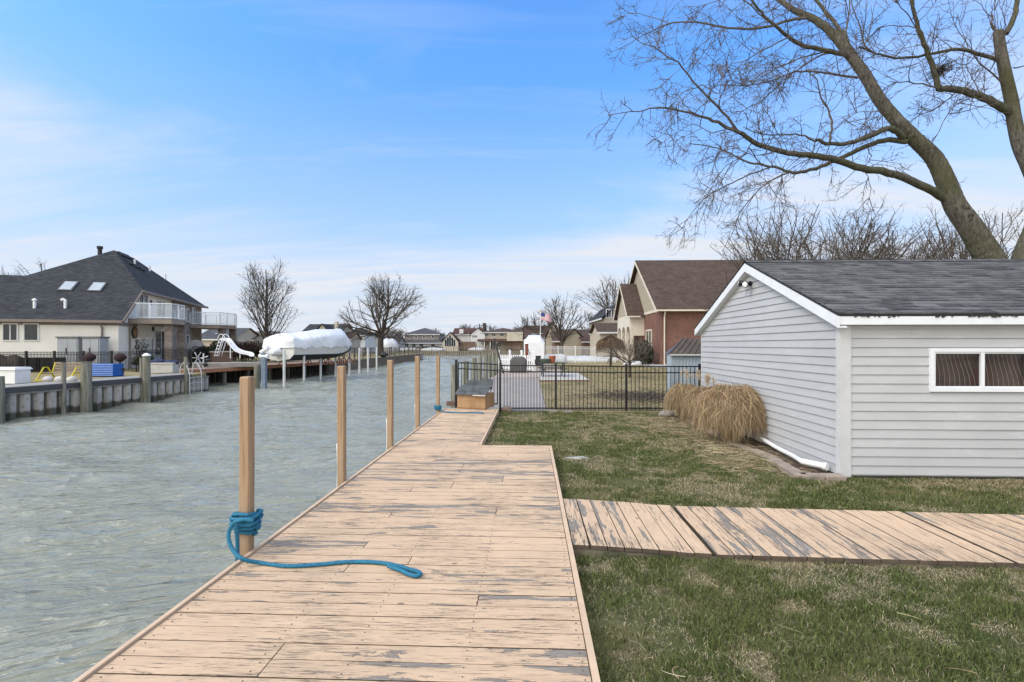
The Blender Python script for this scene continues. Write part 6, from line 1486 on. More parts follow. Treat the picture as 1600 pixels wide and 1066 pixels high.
for i_ in range(nsx + 1):
    f = i_ / nsx; w_, kz = hullsec(f); top = float(wraptop(f)); x = f * BL * 1.02 - .1; zl = HT - .10 + .15 * f + .06 * math.sin(f * 37) + .05 * math.sin(f * 90)
    for j in range(nr):
        a = j / (nr - 1); s = 2 * a - 1; sy = math.copysign(min(1, abs(s) * 1.55) ** .8, s)
        k = 1 - max(0, (abs(s) - .25) / .75); z = zl + (top - zl) * (k ** .62 if k > 0 else 0)
        fold = .035 * abs(math.sin(f * 31 + s * 4)) * (1 - abs(2 * k - 1)) + .03 * math.sin(f * 17 - s * 9) + .03 * abs(math.sin(f * 60 + s * 11)) * (1 - k)
        ww = (w_ + .05) * (1 - .30 * max(0, k) ** 2.2)
        mb.v.append((x + .05 * math.sin(j), sy * ww + fold, z + fold * .8))
for i_ in range(nsx):
    for j in range(nr - 1): mb._f((i_ * nr + j, i_ * nr + j + 1, i_ * nr + nr + j + 1, i_ * nr + nr + j))
mb._f(tuple(range(nr))); mb._f(tuple(range(nsx * nr, nsx * nr + nr)))
mb.build('shrink_wrap', MWR, bt, smooth=True, local=True)
mb = MB(); mb.blob((-.35, 0, 1.1), .45, .5, .35, 3, .1); mb.build('wrapped_outdrive', MWR, bt, smooth=True, local=True)
for f in (.18, .5, .68, .93):
    for s in (-1, 1):
        mb = MB(); x = f * BL; w_, kz = hullsec(f); y = s * w_ * .7; mb.tube([(x, y, kz + .25), (x + .02, y, .45)], .05, 6)
        for dx, dy in ((.3, .3 * s), (-.3, .3 * s), (0, -.3 * s)): mb.tube([(x, y, .5), (x + dx, y + dy, 0)], .04, 6)
        mb.build('stand', M('stand_red', (.14, .035, .03), .6), bt, local=True)
# pool slide
q = P(350, 37.5, .05); ps_ = thing('pool_slide', 'white curved pool slide with a steep ladder on the left bank', 'slide', q)
def sl_(px_, y, d=37.5): return D(px_, y, d)
for off in (0, .55):
    mb = MB(); o_ = Vector((0, off, 0)); mb.tube([p + o_ for p in (D(334.5, 557, 37.5), D(341, 536, 37.5), D(343.5, 529.5, 37.5))], .03, 8); mb.tube([p + o_ for p in (D(339, 557, 37.5), D(346.5, 532, 37.5))], .03, 8)
    mb.tube([p + o_ for p in smoothpath([D(340, 531, 37.5), D(342, 524, 37.5), D(346, 522.5, 37.5), D(350, 525, 37.5), D(352, 531, 37.5)], 4)], .028, 8); mb.build('ladder_rail', MRL, ps_, smooth=True)
mb = MB()
for k in range(6): f = k / 5.5 + .06; a = D(335, 557, 37.5).lerp(D(343.5, 529.5, 37.5), f); b_ = D(339.5, 557, 37.5).lerp(D(347, 530, 37.5), f); mb.bar(a, b_, .1, .05); mb.bar(a, a + Vector((0, .55, 0)), .05, .05)
mb.build('rungs', MRL, ps_)
mb = MB(); path_ = smoothpath([D(345, 531.5, 37.5), D(353, 532, 37.5), D(359, 539, 37.5), D(366, 547, 37.5), D(376, 551.5, 37.5), D(386, 553.5, 37.5), D(391, 556, 37.5)], 6)
for p in path_: mb.v += [tuple(p + Vector((0, -.05, .16))), tuple(p + Vector((0, -.02, -.06))), tuple(p + Vector((0, .5, -.06))), tuple(p + Vector((0, .55, .16)))]
for i_ in range(len(path_) - 1):
    for j in range(3): mb._f((i_ * 4 + j, i_ * 4 + j + 1, i_ * 4 + 5 + j, i_ * 4 + 4 + j))
mb.build('chute', M('slide_white', (.8, .83, .88), .25, .03), ps_, smooth=False)
for px_, y0_, y1_ in ((360, 541, 560), (375, 551, 560)): mb = MB(); mb.tube([D(px_, y0_, 37.7), D(px_, y1_, 37.7)], .035, 8); mb.build('support_leg', MRL, ps_)
mb = MB(); a, b_ = P(330, 39.5), P(361, 40.5); mb.bar(a + Vector((0, 0, .55)), b_ + Vector((0, 0, .55)), .8, 1.1); g_ = thing('brick_counter', 'brick outdoor counter with a pale top behind the slide ladder', 'counter', (a + b_) / 2); mb.build('base', W_DB, g_); mb = MB(); mb.bar(a + Vector((-.1, 0, 1.14)), b_ + Vector((.1, 0, 1.14)), 1.0, .08); mb.build('countertop', W_BG, g_)
# downrigger / rod rack on the deck corner
q = P(318, 32.3, .1); rr_ = thing('winch_stand', 'small metal winch stand at the corner of the brown deck', 'winch stand', q); mb = MB(); mb.tube([q, q + Vector((0, 0, 1.05))], .05, 8); mb.tube([q + Vector((-.15, 0, .7)), q + Vector((.3, 0, .85))], .04, 6); mb.build('stand', M('pale_steel'), rr_); mb = MB(); mb.blob(q + Vector((.12, 0, .3)), .16, .14, .14, 2, .1); mb.blob(q + Vector((.3, 0, .6)), .16, .12, .1, 3, .1); mb.build('drum', BK, rr_)
q = P(309, 34.5, .1); mb = MB()
for a in (0, 1.05, 2.1): mb.bar(q + Vector((.45 * math.cos(a), 0, .7 + .45 * math.sin(a))), q - Vector((.45 * math.cos(a), 0, -.7 + .45 * math.sin(a))), .05)
mb.bar(q, q + Vector((0, 0, .4)), .06); single(mb, 'umbrella_clothesline', M('pale_steel'), 'pale folding cross frame standing behind the winch stand', 'frame')
# ornate trellis
q = P(226, 30.9); tr = thing('scroll_trellis', 'tall black wrought iron scrollwork rack with a dark plant in front of the balcony', 'trellis', q); mb = MB(); rg = random.Random(9)
for k in range(26):
    c = q + Vector((rg.uniform(-.5, .45), rg.uniform(-.2, .2), rg.uniform(.55, 2.05))); r_ = rg.uniform(.1, .22); mb.tube([c + Vector((r_ * math.cos(a) * (1 - a / 14), 0, r_ * math.sin(a) * (1 - a / 14))) for a in np.linspace(0, 7.5, 14)], .022, 4)
for x in (-.55, .5): mb.tube([q + Vector((x, 0, 0)), q + Vector((x, 0, 2.1))], .03, 5)
for z in (.6, 1.3, 2.1): mb.tube([q + Vector((-.6, 0, z)), q + Vector((.55, 0, z))], .025, 5)
mb.build('scrollwork', BK, tr); mb = MB(); mb.blob(q + Vector((-.05, -.2, .75)), .6, .3, .3, 5, .18, 20, 12); mb.build('plant', M('black_plant', (.012, .016, .012), .9, .5, 20, 1, 20), tr)
# ================================================================== SHRUBS AND TREES
def leafclump(root, name, centers, n, size, cols, seed=0):
    rg = np.random.default_rng(seed); P_ = []; 
    C = np.array([c[0] for c in centers]); Rr = np.array([c[1] for c in centers]); idx = rg.integers(0, len(C), n)
    v = rg.normal(size=(n, 3)); v /= np.linalg.norm(v, axis=1, keepdims=True); v *= (rg.random((n, 1)) ** .4)
    p = C[idx] + v * Rr[idx]; a = rg.normal(size=(n, 3)); a /= np.linalg.norm(a, axis=1, keepdims=True); b_ = np.cross(a, rg.normal(size=(n, 3))); b_ /= np.linalg.norm(b_, axis=1, keepdims=True)
    s = size * rg.uniform(.6, 1.3, (n, 1)); V = np.stack([p - a * s, p + b_ * s * .45, p + a * s, p - b_ * s * .45], 1).reshape(-1, 3)
    F4 = np.arange(4 * n); cc = np.array(cols[0]) + (np.array(cols[1]) - np.array(cols[0])) * rg.random((n, 1)); T = np.repeat(np.concatenate([cc, np.ones((n, 1))], 1), 4, 0)
    o = raw(name, V - np.array(ORG[root.name]), F4, 4, attrmat('leaf_tint', .7, .2), T); o.parent = root; return o
def shrub(px_, d_, w_, h_, label, cols, n=2500, size=.05, seed=0, name='evergreen_shrub', z0=0.0):
    q = P(px_, d_, z0); t_ = thing(name, label, 'shrub', q); rg = random.Random(seed)
    cs = [((q.x + rg.uniform(-.28, .28) * w_, q.y + rg.uniform(-.2, .2) * w_, q.z + h_ * rg.uniform(.25, .72)), (w_ * .3, w_ * .3, h_ * .3)) for _ in range(7)]
    leafclump(t_, 'foliage', cs, n, size, cols, seed); mb = MB(); mb.tube([q, q + Vector((0, 0, h_ * .5))], .04, 5); mb.build('stem', BK, t_); return t_
DG = ((.008, .012, .007), (.03, .04, .02))
shrub(1004, 43.5, 1.3, 2.3, 'dark clipped evergreen against the brick wall, left of the pair', DG, 4000, .07, 1, z0=-.1); shrub(1014, 42.3, .9, 2.1, 'slim dark evergreen at the brick house corner', DG, 3000, .06, 2, z0=-.1)
shrub(322, 42, 3.2, 1.7, 'low dark bushes behind the winch stand', DG, 4500, .08, 3); shrub(328, 46, 2.2, 2.3, 'dark green rounded shrub left of the slide ladder', ((.012, .02, .01), (.04, .055, .025)), 4000, .08, 4)
shrub(378, 47, 4.5, 2.2, 'dark red brown hedge behind the slide chute', ((.02, .01, .008), (.06, .035, .025)), 5500, .09, 5); shrub(430, 50, 7.0, 1.9, 'dark green hedge under the oval tree', ((.015, .02, .01), (.05, .055, .03)), 5500, .1, 6)
shrub(537, 108, 2.8, 3.6, 'dark green conifer bush beside the tan house', DG, 2500, .2, 7); shrub(664, 148, 9, 1.6, 'low dark hedge before the grey roofed house', DG, 2500, .2, 8)
for k, (px_, w_) in enumerate(((640, 6), (683, 6))): shrub(px_, 147, w_, 1.3, ['hedge at the left end of the grey roofed house', 'hedge at the right end of the grey roofed house'][k], DG, 1500, .2, 12 + k)

def barkmat(name, c1, c2, moss=None):
    m, N_, L_, b = newmat(name); p = posn(N_); a = noisen(N_, L_, p, 8, 8, .72, (1.8, 1.8, .4)); k = noisen(N_, L_, p, .8, 4, .6); f = noisen(N_, L_, p, 26, 4, .7, (1.5, 1.5, .3))
    c = mixn(N_, L_, rampn(N_, L_, a, [(.32, 0.), (.66, 1.)]), c1, c2)
    if moss: c = mixn(N_, L_, rampn(N_, L_, k, [(.40, 0.), (.62, .75)]), c, moss)
    L_.new(c, b.inputs['Base Color']); b.inputs['Roughness'].default_value = .95; b.inputs['Specular IOR Level'].default_value = .1
    bumpn(N_, L_, mathn(N_, L_, 'MULTIPLY_ADD', f, .5, a), b, 1.0, .12); return m
BARK = barkmat('mossy_bark', (.035, .031, .026), (.26, .235, .20), (.12, .12, .06)); BARKF = barkmat('dark_bark', (.045, .037, .03), (.13, .108, .09)); TWIG = M('twig', (.10, .083, .070), .95, .25, 3)
class Tree:
    def __init__(s, seed=1): s.rg = random.Random(seed); s.t = MB(); s.c = MB()
    def tube(s, pts, r0, r1, thick): 
        k = len(pts); rs = [r0 + (r1 - r0) * i / (k - 1) for i in range(k)]; n = 3 if r0 < .02 else (5 if r0 < .06 else 9)
        (s.t if thick else s.c).tube(pts, rs, n, cap=False)
    def walk(s, p, d, L_, n, wig, grav):
        pts = [p.copy()]; d = d.normalized()
        for i in range(n):
            d = (d + Vector((s.rg.gauss(0, wig), s.rg.gauss(0, wig), s.rg.gauss(0, wig) + grav))).normalized(); p = p + d * (L_ / n); pts.append(p.copy())
        return pts
    def side(s, t, ang):
        ax = t.orthogonal().normalized(); ax.rotate(Matrix.Rotation(s.rg.uniform(0, 2 * math.pi), 3, t)); d = t.copy(); d.rotate(Matrix.Rotation(ang, 3, ax)); return d
    def sprout(s, pts, lvl, cfg, f0=.15):
        """cfg[lvl]: (number per metre, length, radius, wiggle, gravity, angle)"""
        if lvl >= len(cfg): return
        dens, L_, r, wig, gr, ang = cfg[lvl]; tot = sum((b_ - a).length for a, b_ in zip(pts[:-1], pts[1:])); n = max(1, int(tot * dens * (1 - f0) + s.rg.random()))
        for _ in range(n):
            f = f0 + (1 - f0) * s.rg.random() ** .85; x = f * (len(pts) - 1); i = min(int(x), len(pts) - 2); p = pts[i].lerp(pts[i + 1], x - i); t = (pts[i + 1] - pts[i]).normalized()
            l = L_ * s.rg.uniform(.45, 1.25) * (1.15 - .55 * f); q = s.walk(p, s.side(t, ang * s.rg.uniform(.6, 1.3)), l, max(3, min(7, int(l / .18))), wig, gr)
            s.tube(q, r * s.rg.uniform(.8, 1.15), r * .35, False); s.sprout(q, lvl + 1, cfg, .1)
    def finish(s, name, label, loc, bark=None, group=None, cat='tree'):
        root = thing(name, label, cat, loc, 0, group); s.t.build('trunk', bark or BARKF, root, smooth=True, uv=False, recalc=False)
        if s.c.v: s.c.build('crown', TWIG, root, uv=False, recalc=False)
        return root

# ---- the big bare tree behind the shed: limbs follow their real run through the air
TD = 15.0
def cp(x, y, dd=0.0): return D(950 + x * .40625, y * .40625, TD + dd)
T = Tree(5); B0 = P(1571, TD, ZL)
def limb(pts, w0, w1, dd0=0., dd1=0., cfg=None, f0=.12, n=4, thick=None):
    k = len(pts); v = [cp(x, y, dd0 + (dd1 - dd0) * i / (k - 1)) for i, (x, y) in enumerate(pts)]; v = smoothpath(v, n)
    for i in range(1, len(v) - 1): v[i] = v[i] + Vector((T.rg.gauss(0, .012), T.rg.gauss(0, .012), T.rg.gauss(0, .012)))
    sc = .40625 * TD / F / 2 * .80; r0, r1 = w0 * sc, w1 * sc; T.tube(v, r0, r1, thick if thick is not None else w0 >= 20)
    if cfg is not None: T.sprout(v, 0, cfg, f0)
    return v
up3 = [(3.2, 1.7, .015, .13, .05, 1.0), (5.2, .70, .008, .16, .03, .9), (5.5, .30, .0065, .2, .0, .9)]
dr3 = [(4.0, 1.3, .013, .13, -.05, 1.1), (6.4, .60, .0078, .2, -.10, .9), (6.0, .27, .006, .25, -.08, .9)]
mx3 = [(3.9, 1.5, .014, .13, .0, 1.0), (6.0, .66, .0082, .18, -.03, .9), (5.6, .28, .0062, .22, -.03, .9)]
ft3 = [(1.2, 1.1, .012, .14, .03, 1.0), (2.6, .45, .007, .18, .0, .9)]
base = [B0 + Vector((-.35, 0, 0))] ; 
v = smoothpath([B0 + Vector((.25, 0, -.2)), B0 + Vector((.05, 0, 1.4)), cp(1500, 1080), cp(1470, 1000), cp(1435, 940), cp(1385, 862), cp(1335, 790), cp(1300, 700), cp(1255, 610), cp(1185, 540), cp(1125, 480)], 4)
sc_ = .40625 * TD / F / 2
T.sprout(v, 0, ft3, .5)
v2 = smoothpath([cp(1125, 480), cp(1050, 392, .2), cp(990, 292, .4), cp(930, 208, .6), cp(880, 145, .8), cp(800, 78, 1.0), cp(720, 42, 1.2), cp(655, -5, 1.4), cp(600, -60, 1.6), cp(560, -120, 1.8)], 4)
T.sprout(v2, 0, mx3, .15)
w_a = np.interp(np.linspace(0, 1, len(v)), [0, .2, .4, .65, .85, 1], [112, 98, 84, 67, 54, 46]); w_b = np.interp(np.linspace(0, 1, len(v2)), [0, .3, .42, .5, 1], [46, 39, 40, 29, 10])
vv = v[:-1] + v2; ww = np.concatenate([w_a[:-1], w_b]); dn_v, dn_w = [], []
for i in range(len(vv) - 1):
    for k in range(3): f = k / 3; dn_v.append(vv[i].lerp(vv[i + 1], f) + Vector((T.rg.gauss(0, .003), T.rg.gauss(0, .003), T.rg.gauss(0, .003)))); dn_w.append((ww[i] * (1 - f) + ww[i + 1] * f) * sc_ * T.rg.uniform(.99, 1.012))
T.t.tube(dn_v, dn_w, 18, cap=False)
for k in range(14):
    i = T.rg.randrange(8, len(dn_v) - 20); a = T.side((dn_v[i + 1] - dn_v[i]).normalized(), 1.5); T.t.blob(dn_v[i] + a * dn_w[i] * .82, dn_w[i] * .34, dn_w[i] * .34, dn_w[i] * .34, k, .12, 8, 6)
limb([(1292, 762), (1200, 710), (1080, 662), (980, 650), (880, 615), (800, 600), (740, 596), (640, 575), (560, 545), (510, 512)], 38, 17, 0, -1.8, dr3, .3)
limb([(510, 512), (440, 480), (370, 450), (300, 430), (200, 415), (120, 425), (0, 445)], 16, 2, -1.8, -2.4, dr3, .05)
limb([(510, 512), (440, 430), (380, 370), (330, 310), (280, 250), (230, 220), (180, 180)], 12, 3, -1.8, -2.6, mx3, .1)
limb([(1135, 530), (1100, 500), (1060, 500), (1000, 525), (930, 550), (860, 552), (800, 540)], 30, 14, 0, -1.0, mx3, .2)
limb([(852, 548), (862, 480), (850, 430), (822, 380), (803, 310), (760, 265)], 11, 4, -.9, -.6, dr3, .2)
limb([(800, 545), (740, 520), (660, 520), (590, 515), (520, 490)], 9, 3, -1.0, -1.6, dr3, .1)
limb([(1150, 545), (1060, 540), (980, 570), (900, 605), (820, 640), (740, 662), (700, 662), (620, 640), (540, 625), (470, 590), (400, 565), (310, 550)], 26, 4, 0, 1.6, dr3, .35)
limb([(700, 662), (620, 700), (560, 750), (510, 820), (480, 890), (440, 965)], 8, 2, .9, .2, dr3, .05)
limb([(620, 645), (520, 682), (440, 722), (370, 762), (320, 822), (285, 880)], 8, 2, 1.1, .6, dr3, .05)
limb([(935, 222), (870, 200), (800, 186), (740, 170), (690, 140), (650, 105), (600, 60), (560, 10), (520, -60)], 24, 8, .6, -.6, dr3, .15)
limb([(800, 70), (720, 72), (640, 95), (560, 110), (480, 108), (400, 95), (320, 85), (240, 90), (170, 120), (110, 150), (50, 185)], 17, 3, 1.0, 2.6, dr3, .1)
limb([(240, 90), (160, 65), (90, 50), (60, 62)], 5, 2, 2.2, 2.5, dr3, .1); limb([(640, 100), (560, 30), (500, -10), (430, 0), (370, 20)], 8, 2, .9, .2, dr3, .1)
limb([(460, 108), (390, 150), (340, 190), (300, 240), (250, 290), (200, 340)], 6, 2, 1.8, 1.2, dr3, .05)
limb([(935, 200), (905, 130), (850, 60), (795, -5), (760, -60)], 22, 12, .6, 2.0, up3, .2); limb([(905, 175), (920, 90), (930, 20), (925, -60)], 9, 5, .7, 1.5, up3, .2)
limb([(960, 300), (890, 290), (800, 278), (720, 275), (640, 310), (550, 326), (420, 330)], 12, 3, .4, -1.0, dr3, .1)
limb([(905, 200), (820, 212), (740, 262), (680, 305), (600, 380), (500, 440)], 11, 3, .6, 2.2, dr3, .1); limb([(830, 200), (700, 240), (600, 290), (530, 330), (470, 300)], 7, 2, .6, -1.6, dr3, .1)
limb([(700, 140), (600, 190), (520, 240), (470, 290), (400, 310)], 7, 2, -.1, -1.2, dr3, .1); limb([(760, 590), (700, 640), (640, 690), (600, 720)], 4, 1.5, -1, -1.6, dr3, .1)
limb([(1000, 570), (1010, 610), (990, 650), (1010, 720), (1000, 790)], 6, 2, .6, .3, dr3, .1); limb([(1250, 545), (1290, 470), (1330, 400), (1360, 380)], 5, 2, 0, .8, up3, .1); limb([(1125, 500), (1080, 440), (1010, 430), (930, 440), (870, 470)], 6, 2, 0, -1, dr3, .1)
limb([(420, 360), (360, 330), (300, 370), (260, 420), (220, 520)], 5, 2, -2.0, -1.6, dr3, .1); limb([(480, 490), (400, 510), (330, 480), (250, 520), (200, 560)], 5, 1.5, -1.9, -1.2, dr3, .1)
limb([(640, 580), (560, 600), (480, 560), (420, 600), (400, 680)], 5, 1.5, -1.4, -.6, dr3, .1); limb([(560, 540), (520, 600), (450, 640), (400, 720), (380, 790)], 5, 1.5, -1.6, -.9, dr3, .1)
# second stem, at the right edge
v = smoothpath([B0 + Vector((.45, .2, -.2)), B0 + Vector((.6, .2, 1.5)), cp(1580, 1050, .3), cp(1600, 960, .4), cp(1640, 860, .6), cp(1655, 740, .7), cp(1620, 640, .8), cp(1585, 560, .9), cp(1562, 460, 1.0), cp(1552, 390, 1.1), cp(1530, 290, 1.1), cp(1512, 200, 1.1), cp(1500, 120, 1.1)], 4)
T.t.tube(v, list(np.interp(np.linspace(0, 1, len(v)), [0, .2, .6, 1], [72, 58, 50, 34]) * sc_), 12, cap=True); T.sprout(v, 0, ft3, .5)
limb([(1530, 130), (1565, 60), (1572, 0), (1580, -60)], 26, 18, 1.1, 1.1, ft3, .2); limb([(1495, 125), (1475, 90), (1480, 60)], 14, 6, 1.1, 1.1, up3, .3)
for a in range(7): limb([(1480 + a * 8, 115), (1478 + a * 8 + T.rg.uniform(-10, 10), 85), (1470 + a * 11 + T.rg.uniform(-20, 20), 20), (1465 + a * 14 + T.rg.uniform(-30, 30), -60)], 4, 1.5, 1.1, 1.1 + T.rg.uniform(-.6, .6), ft3, .2)
limb([(1542, 432), (1480, 395), (1400, 360), (1340, 345), (1270, 340)], 40, 28, 1.0, .2, mx3, .25); limb([(1272, 340), (1180, 320), (1080, 315)], 9, 3, .2, -.6, mx3, .1)
limb([(1274, 341), (1250, 262), (1222, 190), (1195, 110), (1172, 30), (1165, -30)], 26, 12, .2, -.4, up3, .15); limb([(1495, 232), (1420, 206), (1335, 190), (1250, 208), (1130, 226), (1030, 206), (965, 180)], 20, 6, 1.1, -.6, up3, .1)
limb([(1030, 206), (988, 180), (970, 105), (950, 50), (930, -20)], 8, 4, -.5, -.8, up3, .1); limb([(1522, 330), (1462, 270), (1405, 215)], 9, 5, 1.1, .6, up3, .2); limb([(1200, 150), (1160, 60), (1120, 20), (1100, -30)], 6, 3, -.2, -.8, up3, .1)
limb([(1560, 262), (1620, 250)], 8, 4, 1.1, 1.2, ft3, .2); limb([(1200, 110), (1100, 100), (1040, 110), (1000, 160)], 6, 2, -.2, .8, up3, .1); limb([(1345, 345), (1300, 390), (1240, 430), (1180, 440)], 6, 2, .5, 0, dr3, .1); limb([(1450, 380), (1400, 300), (1380, 240), (1400, 180)], 6, 2, .6, 1.2, up3, .1)
T.finish('bare_tree', 'huge bare mossy tree leaning out over the shed roof, with long drooping limbs', B0, BARK)
print('big tree', len(T.c.f))
q = cp(1280, 270, .2); mb = MB(); rg = random.Random(3)
for _ in range(260):
    a = Vector((rg.gauss(0, .13), rg.gauss(0, .13), rg.gauss(0, .085))); b_ = a + Vector((rg.gauss(0, .12), rg.gauss(0, .12), rg.gauss(0, .05))); mb.tube([q + a, q + b_], .008, 3, False)
single(mb, 'bird_nest', M('nest', (.045, .035, .028), .95, .3), 'dark twig nest in the fork of the upright limb near the right edge', 'nest', uv=False)

# ---- generic bare trees
def baretree(px_, d_, z0, H_, spread, label, seed, trunk=.2, limbs=8, style='round', name='bare_tree', group='bare trees', r3=.012, dens=1.0, bark=None, tf=.25):
    T_ = Tree(seed); q = P(px_, d_, z0); rg = T_.rg; fork = H_ * tf; r0 = trunk
    k = r3
    if style == 'oval':
        tr_ = T_.walk(q, Vector((0, 0, 1)), H_ * .93, 12, .03, .05); T_.tube(tr_, r0, k * 2.5, True)
        for i in range(limbs):
            f = tf + (1 - tf) * (i / limbs) * .85; x = f * 12; j = int(x); p = tr_[j].lerp(tr_[min(j + 1, 12)], x - j); a = i * 2.4 + rg.uniform(-.4, .4)
            L_ = spread * (.95 if f < .65 else 1.2 * (1.1 - f)) * rg.uniform(.8, 1.1) * 1.25; l = T_.walk(p, Vector((math.cos(a), math.sin(a), 1.1)), L_, 8, .07, .11); T_.tube(l, r0 * .26 * (1.2 - f), k * 1.3, True)
            T_.sprout(l, 0, [(2.6 * dens, L_ * .42, k * 1.1, .10, .07, .7), (2.6 * dens, L_ * .20, k * .8, .14, .03, .8)], .2)
        T_.sprout(tr_, 0, [(1.6 * dens, spread * .4, k * 1.2, .1, .08, .7), (1.5 * dens, .5, k, .1, .0, .7)], tf)
    else:
        tr_ = T_.walk(q, Vector((0, 0, 1)), fork, 5, .03, 0); T_.tube(tr_, r0 * 1.15, r0 * .85, True); top = tr_[-1]
        for i in range(limbs):
            a = i * 2 * math.pi / limbs + rg.uniform(-.3, .3); el_ = rg.choice([.25, .7, 1.1, 1.7, 2.6]) if style == 'round' else rg.uniform(1.0, 2.4)
            if style == 'wide': el_ = rg.uniform(.12, .9)
            d0_ = Vector((math.cos(a), math.sin(a), el_)).normalized(); reach = math.sqrt((d0_.x * spread) ** 2 + (d0_.y * spread) ** 2 + (d0_.z * (H_ - fork)) ** 2) * rg.uniform(.82, 1.02)
            l = T_.walk(top - Vector((0, 0, fork * rg.uniform(0, .25))), d0_, reach, 10, .11, .045); T_.tube(l, r0 * rg.uniform(.28, .42), k * 1.4, True)
            for j in range(6):
                f = rg.uniform(.2, .8); x = f * 10; n_ = int(x); p = l[n_].lerp(l[n_ + 1], x - n_); t = (l[n_ + 1] - l[n_]).normalized(); m_ = T_.walk(p, T_.side(t, rg.uniform(.5, .9)), reach * (1 - f) * rg.uniform(.8, 1.1) + .1 * reach, 7, .12, .04); T_.tube(m_, r0 * .12 + k * .6, k * 1.1, r0 > .15)
                T_.sprout(m_, 0, [(2.6 * dens, reach * .19, k * .9, .14, .02, .8), (3.2 * dens, reach * .10, k * .65, .16, .0, .8)], .15)
            T_.sprout(l, 0, [(2.4 * dens, reach * .22, k * .9, .14, .02, .8), (3.0 * dens, reach * .10, k * .65, .16, 0, .8)], .25)
    return T_.finish(name, label, q, bark, group)
baretree(418, 52, 0, 10.4, 3.9, 'tall oval bare tree with upswept branches behind the wrapped boat', 11, .24, 44, 'oval', r3=.017, tf=.14, dens=1.25)
baretree(594, 78, 0, 14.2, 7.3, 'broad spreading bare tree with a thick trunk on the left bank', 23, .46, 13, 'round', r3=.024, tf=.27, dens=.95)
baretree(877, 80, 0, 10.2, 5.2, 'round topped bare tree before the low brown roofed house', 31, .32, 11, 'vase', r3=.022, tf=.22, dens=.6)
baretree(921, 96, 0, 9.0, 4.5, 'smaller bare tree between the round topped tree and the brick house', 32, .22, 10, 'vase', r3=.026, tf=.25, dens=.5)
baretree(838, 100, 0, 9.5, 3.2, 'thin dark bare tree behind the flagpole', 33, .2, 9, 'vase', r3=.024, tf=.3, dens=.6)
baretree(966, 74, 0, 13.0, 4.6, 'bare tree rising behind the gable of the brick house', 34, .3, 12, 'vase', r3=.022, tf=.3, dens=.6)
baretree(984, 27.3, -.12, 2.9, 1.6, 'small twisted bare ornamental tree in the yard behind the black fence', 41, .07, 12, 'wide', r3=.0085, tf=.32, dens=2.6)
baretree(612, 96, 0, 6.0, 4.2, 'small reddish bare tree right of the broad tree trunk', 42, .16, 11, 'round', r3=.026, tf=.2, dens=.8)
baretree(55, 62, 0, 13.0, 5.5, 'bare tree top showing over the roof of the big cream house', 43, .25, 11, 'vase', r3=.02, tf=.3, dens=.5)
for k, (px_, H_, sp, lb_) in enumerate(((1222, 9.6, 4.6, 'leafless spreading tree behind the shed roof, leftmost of three'), (1310, 10.0, 4.6, 'leafless spreading tree behind the middle of the shed roof'), (1400, 9.4, 4.6, 'leafless spreading tree behind the shed roof, next to the huge tree'))):
    baretree(px_, 27 + k, 0, H_, sp, lb_, 51 + k, .14, 19, 'round' if k != 1 else 'vase', r3=.013, tf=.35, dens=1.05, group='leafless trees behind the shed roof')
baretree(1530, 24, 0, 9.0, 2.6, 'thin upright leafless tree at the right behind the shed roof', 58, .08, 16, 'vase', r3=.012, tf=.35, dens=1.0)
# horizon trees
proto = None; rg = random.Random(77)
hz = [(300, 150, 7.5, 'thin bare treetops left of the oval tree above the far balcony'), (620, 190, 9, 'bare tree above the left of the grey hip roof'), (676, 205, 10, 'bare tree in the gap right of the grey hip roof'), (688, 215, 8, 'smaller bare tree between the grey and red brown roofs'), (731, 195, 11.5, 'bare tree rising over the red brown roof'), (745, 210, 10, 'bare tree beside the roof antenna'), (762, 185, 11, 'bare tree left over the tan hip roof'), (806, 205, 10.5, 'bare tree over the middle of the tan hip roof'), (816, 190, 11, 'bare tree over the right end of the tan hip roof'), (484, 190, 7, 'low bare treetop left of the tan chimney house'), (600, 175, 8, 'bare treetop behind the broad tree trunk')]
for px_, d_, H_, lb_ in hz:
    if proto is None: proto = baretree(px_, d_, 0, 10.0, 4.6, lb_, 61, .2, 9, 'vase', r3=.042, tf=.25, dens=.42, group='bare trees on the skyline'); proto.scale = (H_ / 10,) * 3
    else: dup(proto, P(px_, d_, 0), rg.uniform(0, 6), lb_, (H_ / 10 * rg.uniform(.8, 1.1), H_ / 10, H_ / 10))
# weeping mushroom tree
q = P(954, 40, -.1); wt = thing('weeping_tree', 'mushroom shaped weeping tree of dense brown hanging twigs before the porch', 'tree', q); mb = MB(); mb.tube([q, q + Vector((.05, 0, 1.7))], .09, 8); mb.build('trunk', BARKF, wt, smooth=True)
RNG = np.random.default_rng(5); n = 2600; a = RNG.uniform(0, 6.28, n); u = RNG.random(n) ** .5; R0 = 1.15 * u; s = np.linspace(0, 1, 7)[None, :]
rr2 = R0[:, None] * (.3 + .75 * s ** .7) * 1.1; zz2 = 1.7 + .85 * np.sin(np.minimum(s, .4) / .4 * math.pi / 2) * (1.15 - .5 * u[:, None]) - np.maximum(0, s - .4) / .6 * RNG.uniform(.5, 1.5, (n, 1)) * (.5 + .5 * u[:, None]); aa = a[:, None] + RNG.normal(0, .15, (n, 1)) * s
V, F4, C = ribbons(np.stack([q.x + rr2 * np.cos(aa), q.y + rr2 * np.sin(aa), q.z + zz2], -1), np.full(n, .018), strawcols(n, (.07, .045, .03), (.26, .17, .11)))
o = raw('crown', V - np.array(q), F4, 4, ATD, C); o.parent = wt
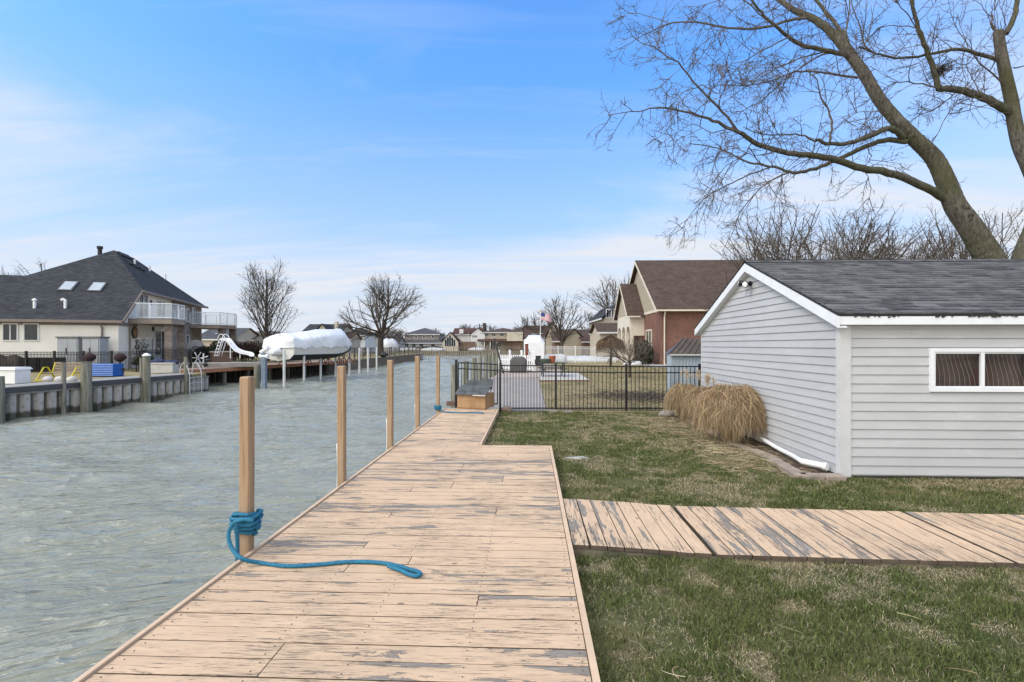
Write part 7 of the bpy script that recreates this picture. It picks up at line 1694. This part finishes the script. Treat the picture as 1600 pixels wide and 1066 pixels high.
# bushes and brush pile behind the fence
q = P(1000, 16.5, -.1); mb = MB(); rg = random.Random(15)
for _ in range(420):
    p = q + Vector((rg.gauss(0, .9), rg.gauss(0, .8), rg.uniform(0, .12))); a = rg.uniform(0, 6.28); l = rg.uniform(.2, .9); mb.tube([p, p + Vector((math.cos(a) * l * .5, math.sin(a) * l * .5, rg.uniform(0, .14))), p + Vector((math.cos(a) * l, math.sin(a) * l, rg.uniform(0, .05)))], .007, 3, False)
single(mb, 'brush_pile', TWIG, 'low pile of cut branches on the ground behind the black fence', 'brush pile', uv=False)
# fences of the far banks
MTF = M('dark_timber', (.10, .085, .07), .9, .3, 2)
a, b_ = Vector(rec_pts[3]), Vector(rec_pts[4]); pts_ = [a.lerp(b_, k / 12) for k in range(13)]
fence_run([tuple(W(p.x - .0, p.y)[:2]) for p in pts_], [1.25] * 13, -.2, 2, 'dock_railing', 'dark post and rail fence along the far part of the left bank', 'fence', postw=.14, pickw=.05, mat=MTF, rails=(0, .5))
pts_ = [(P(560, 97.6).xy.lerp(P(662, 97.6).xy, k / 5)) for k in range(6)]
fence_run([tuple(W(x_, 131.3)[:2]) for x_ in np.linspace(-33, 2, 13)], [1.35] * 13, -.1, 5, 'dock_railing', 'weathered post and rail fence across the far end of the canal', 'fence', postw=.22, pickw=.09, mat=M('pale_rail', (.20, .175, .145), .9, .3, 2), rails=(0, .5))
fence_run([tuple(P(a_, d_)[:2]) for a_, d_ in ((468, 62), (500, 66), (535, 71), (570, 76), (612, 86))], [1.3] * 5, 0, 22, 'metal_fence', 'black metal fence on the lawn behind the broad bare tree', 'fence', pickw=.03, postw=.14, rails=(0, .2))
pl_ = [D(700, 548, 126)]
for k, (px_, w_) in enumerate(((632, 9), (676, 7), (745, 5))):
    q = P(px_, 134, 0); mb = MB(); mb.blob((q.x, q.y, .3), w_ / 2, 1.2, .7, k, .08, 14, 8); single(mb, 'covered_boat', M('white_tarp'), ['low pale covered boat at the end bank below the grey roofed house', 'pale covered boat below the right hand hedge', 'small pale covered boat before the tan porch house'][k], 'boat', smooth=True)
q = P(620, 90, 0); mb = MB(); mb.blob((q.x - 1.4, q.y, 1.3), 1.7, 1.2, 1.5, 4, .08); single(mb, 'covered_boat', M('white_tarp'), 'white covered boat just right of the broad tree trunk', 'boat', smooth=True)
p = P(600, 66, 0); mb = MB(); mb.blob((p.x, p.y, .35), .5, .4, .35, 3, .15); single(mb, 'grill', BK, 'small dark rounded grill on the bank right of the white capped posts', 'grill', smooth=True)
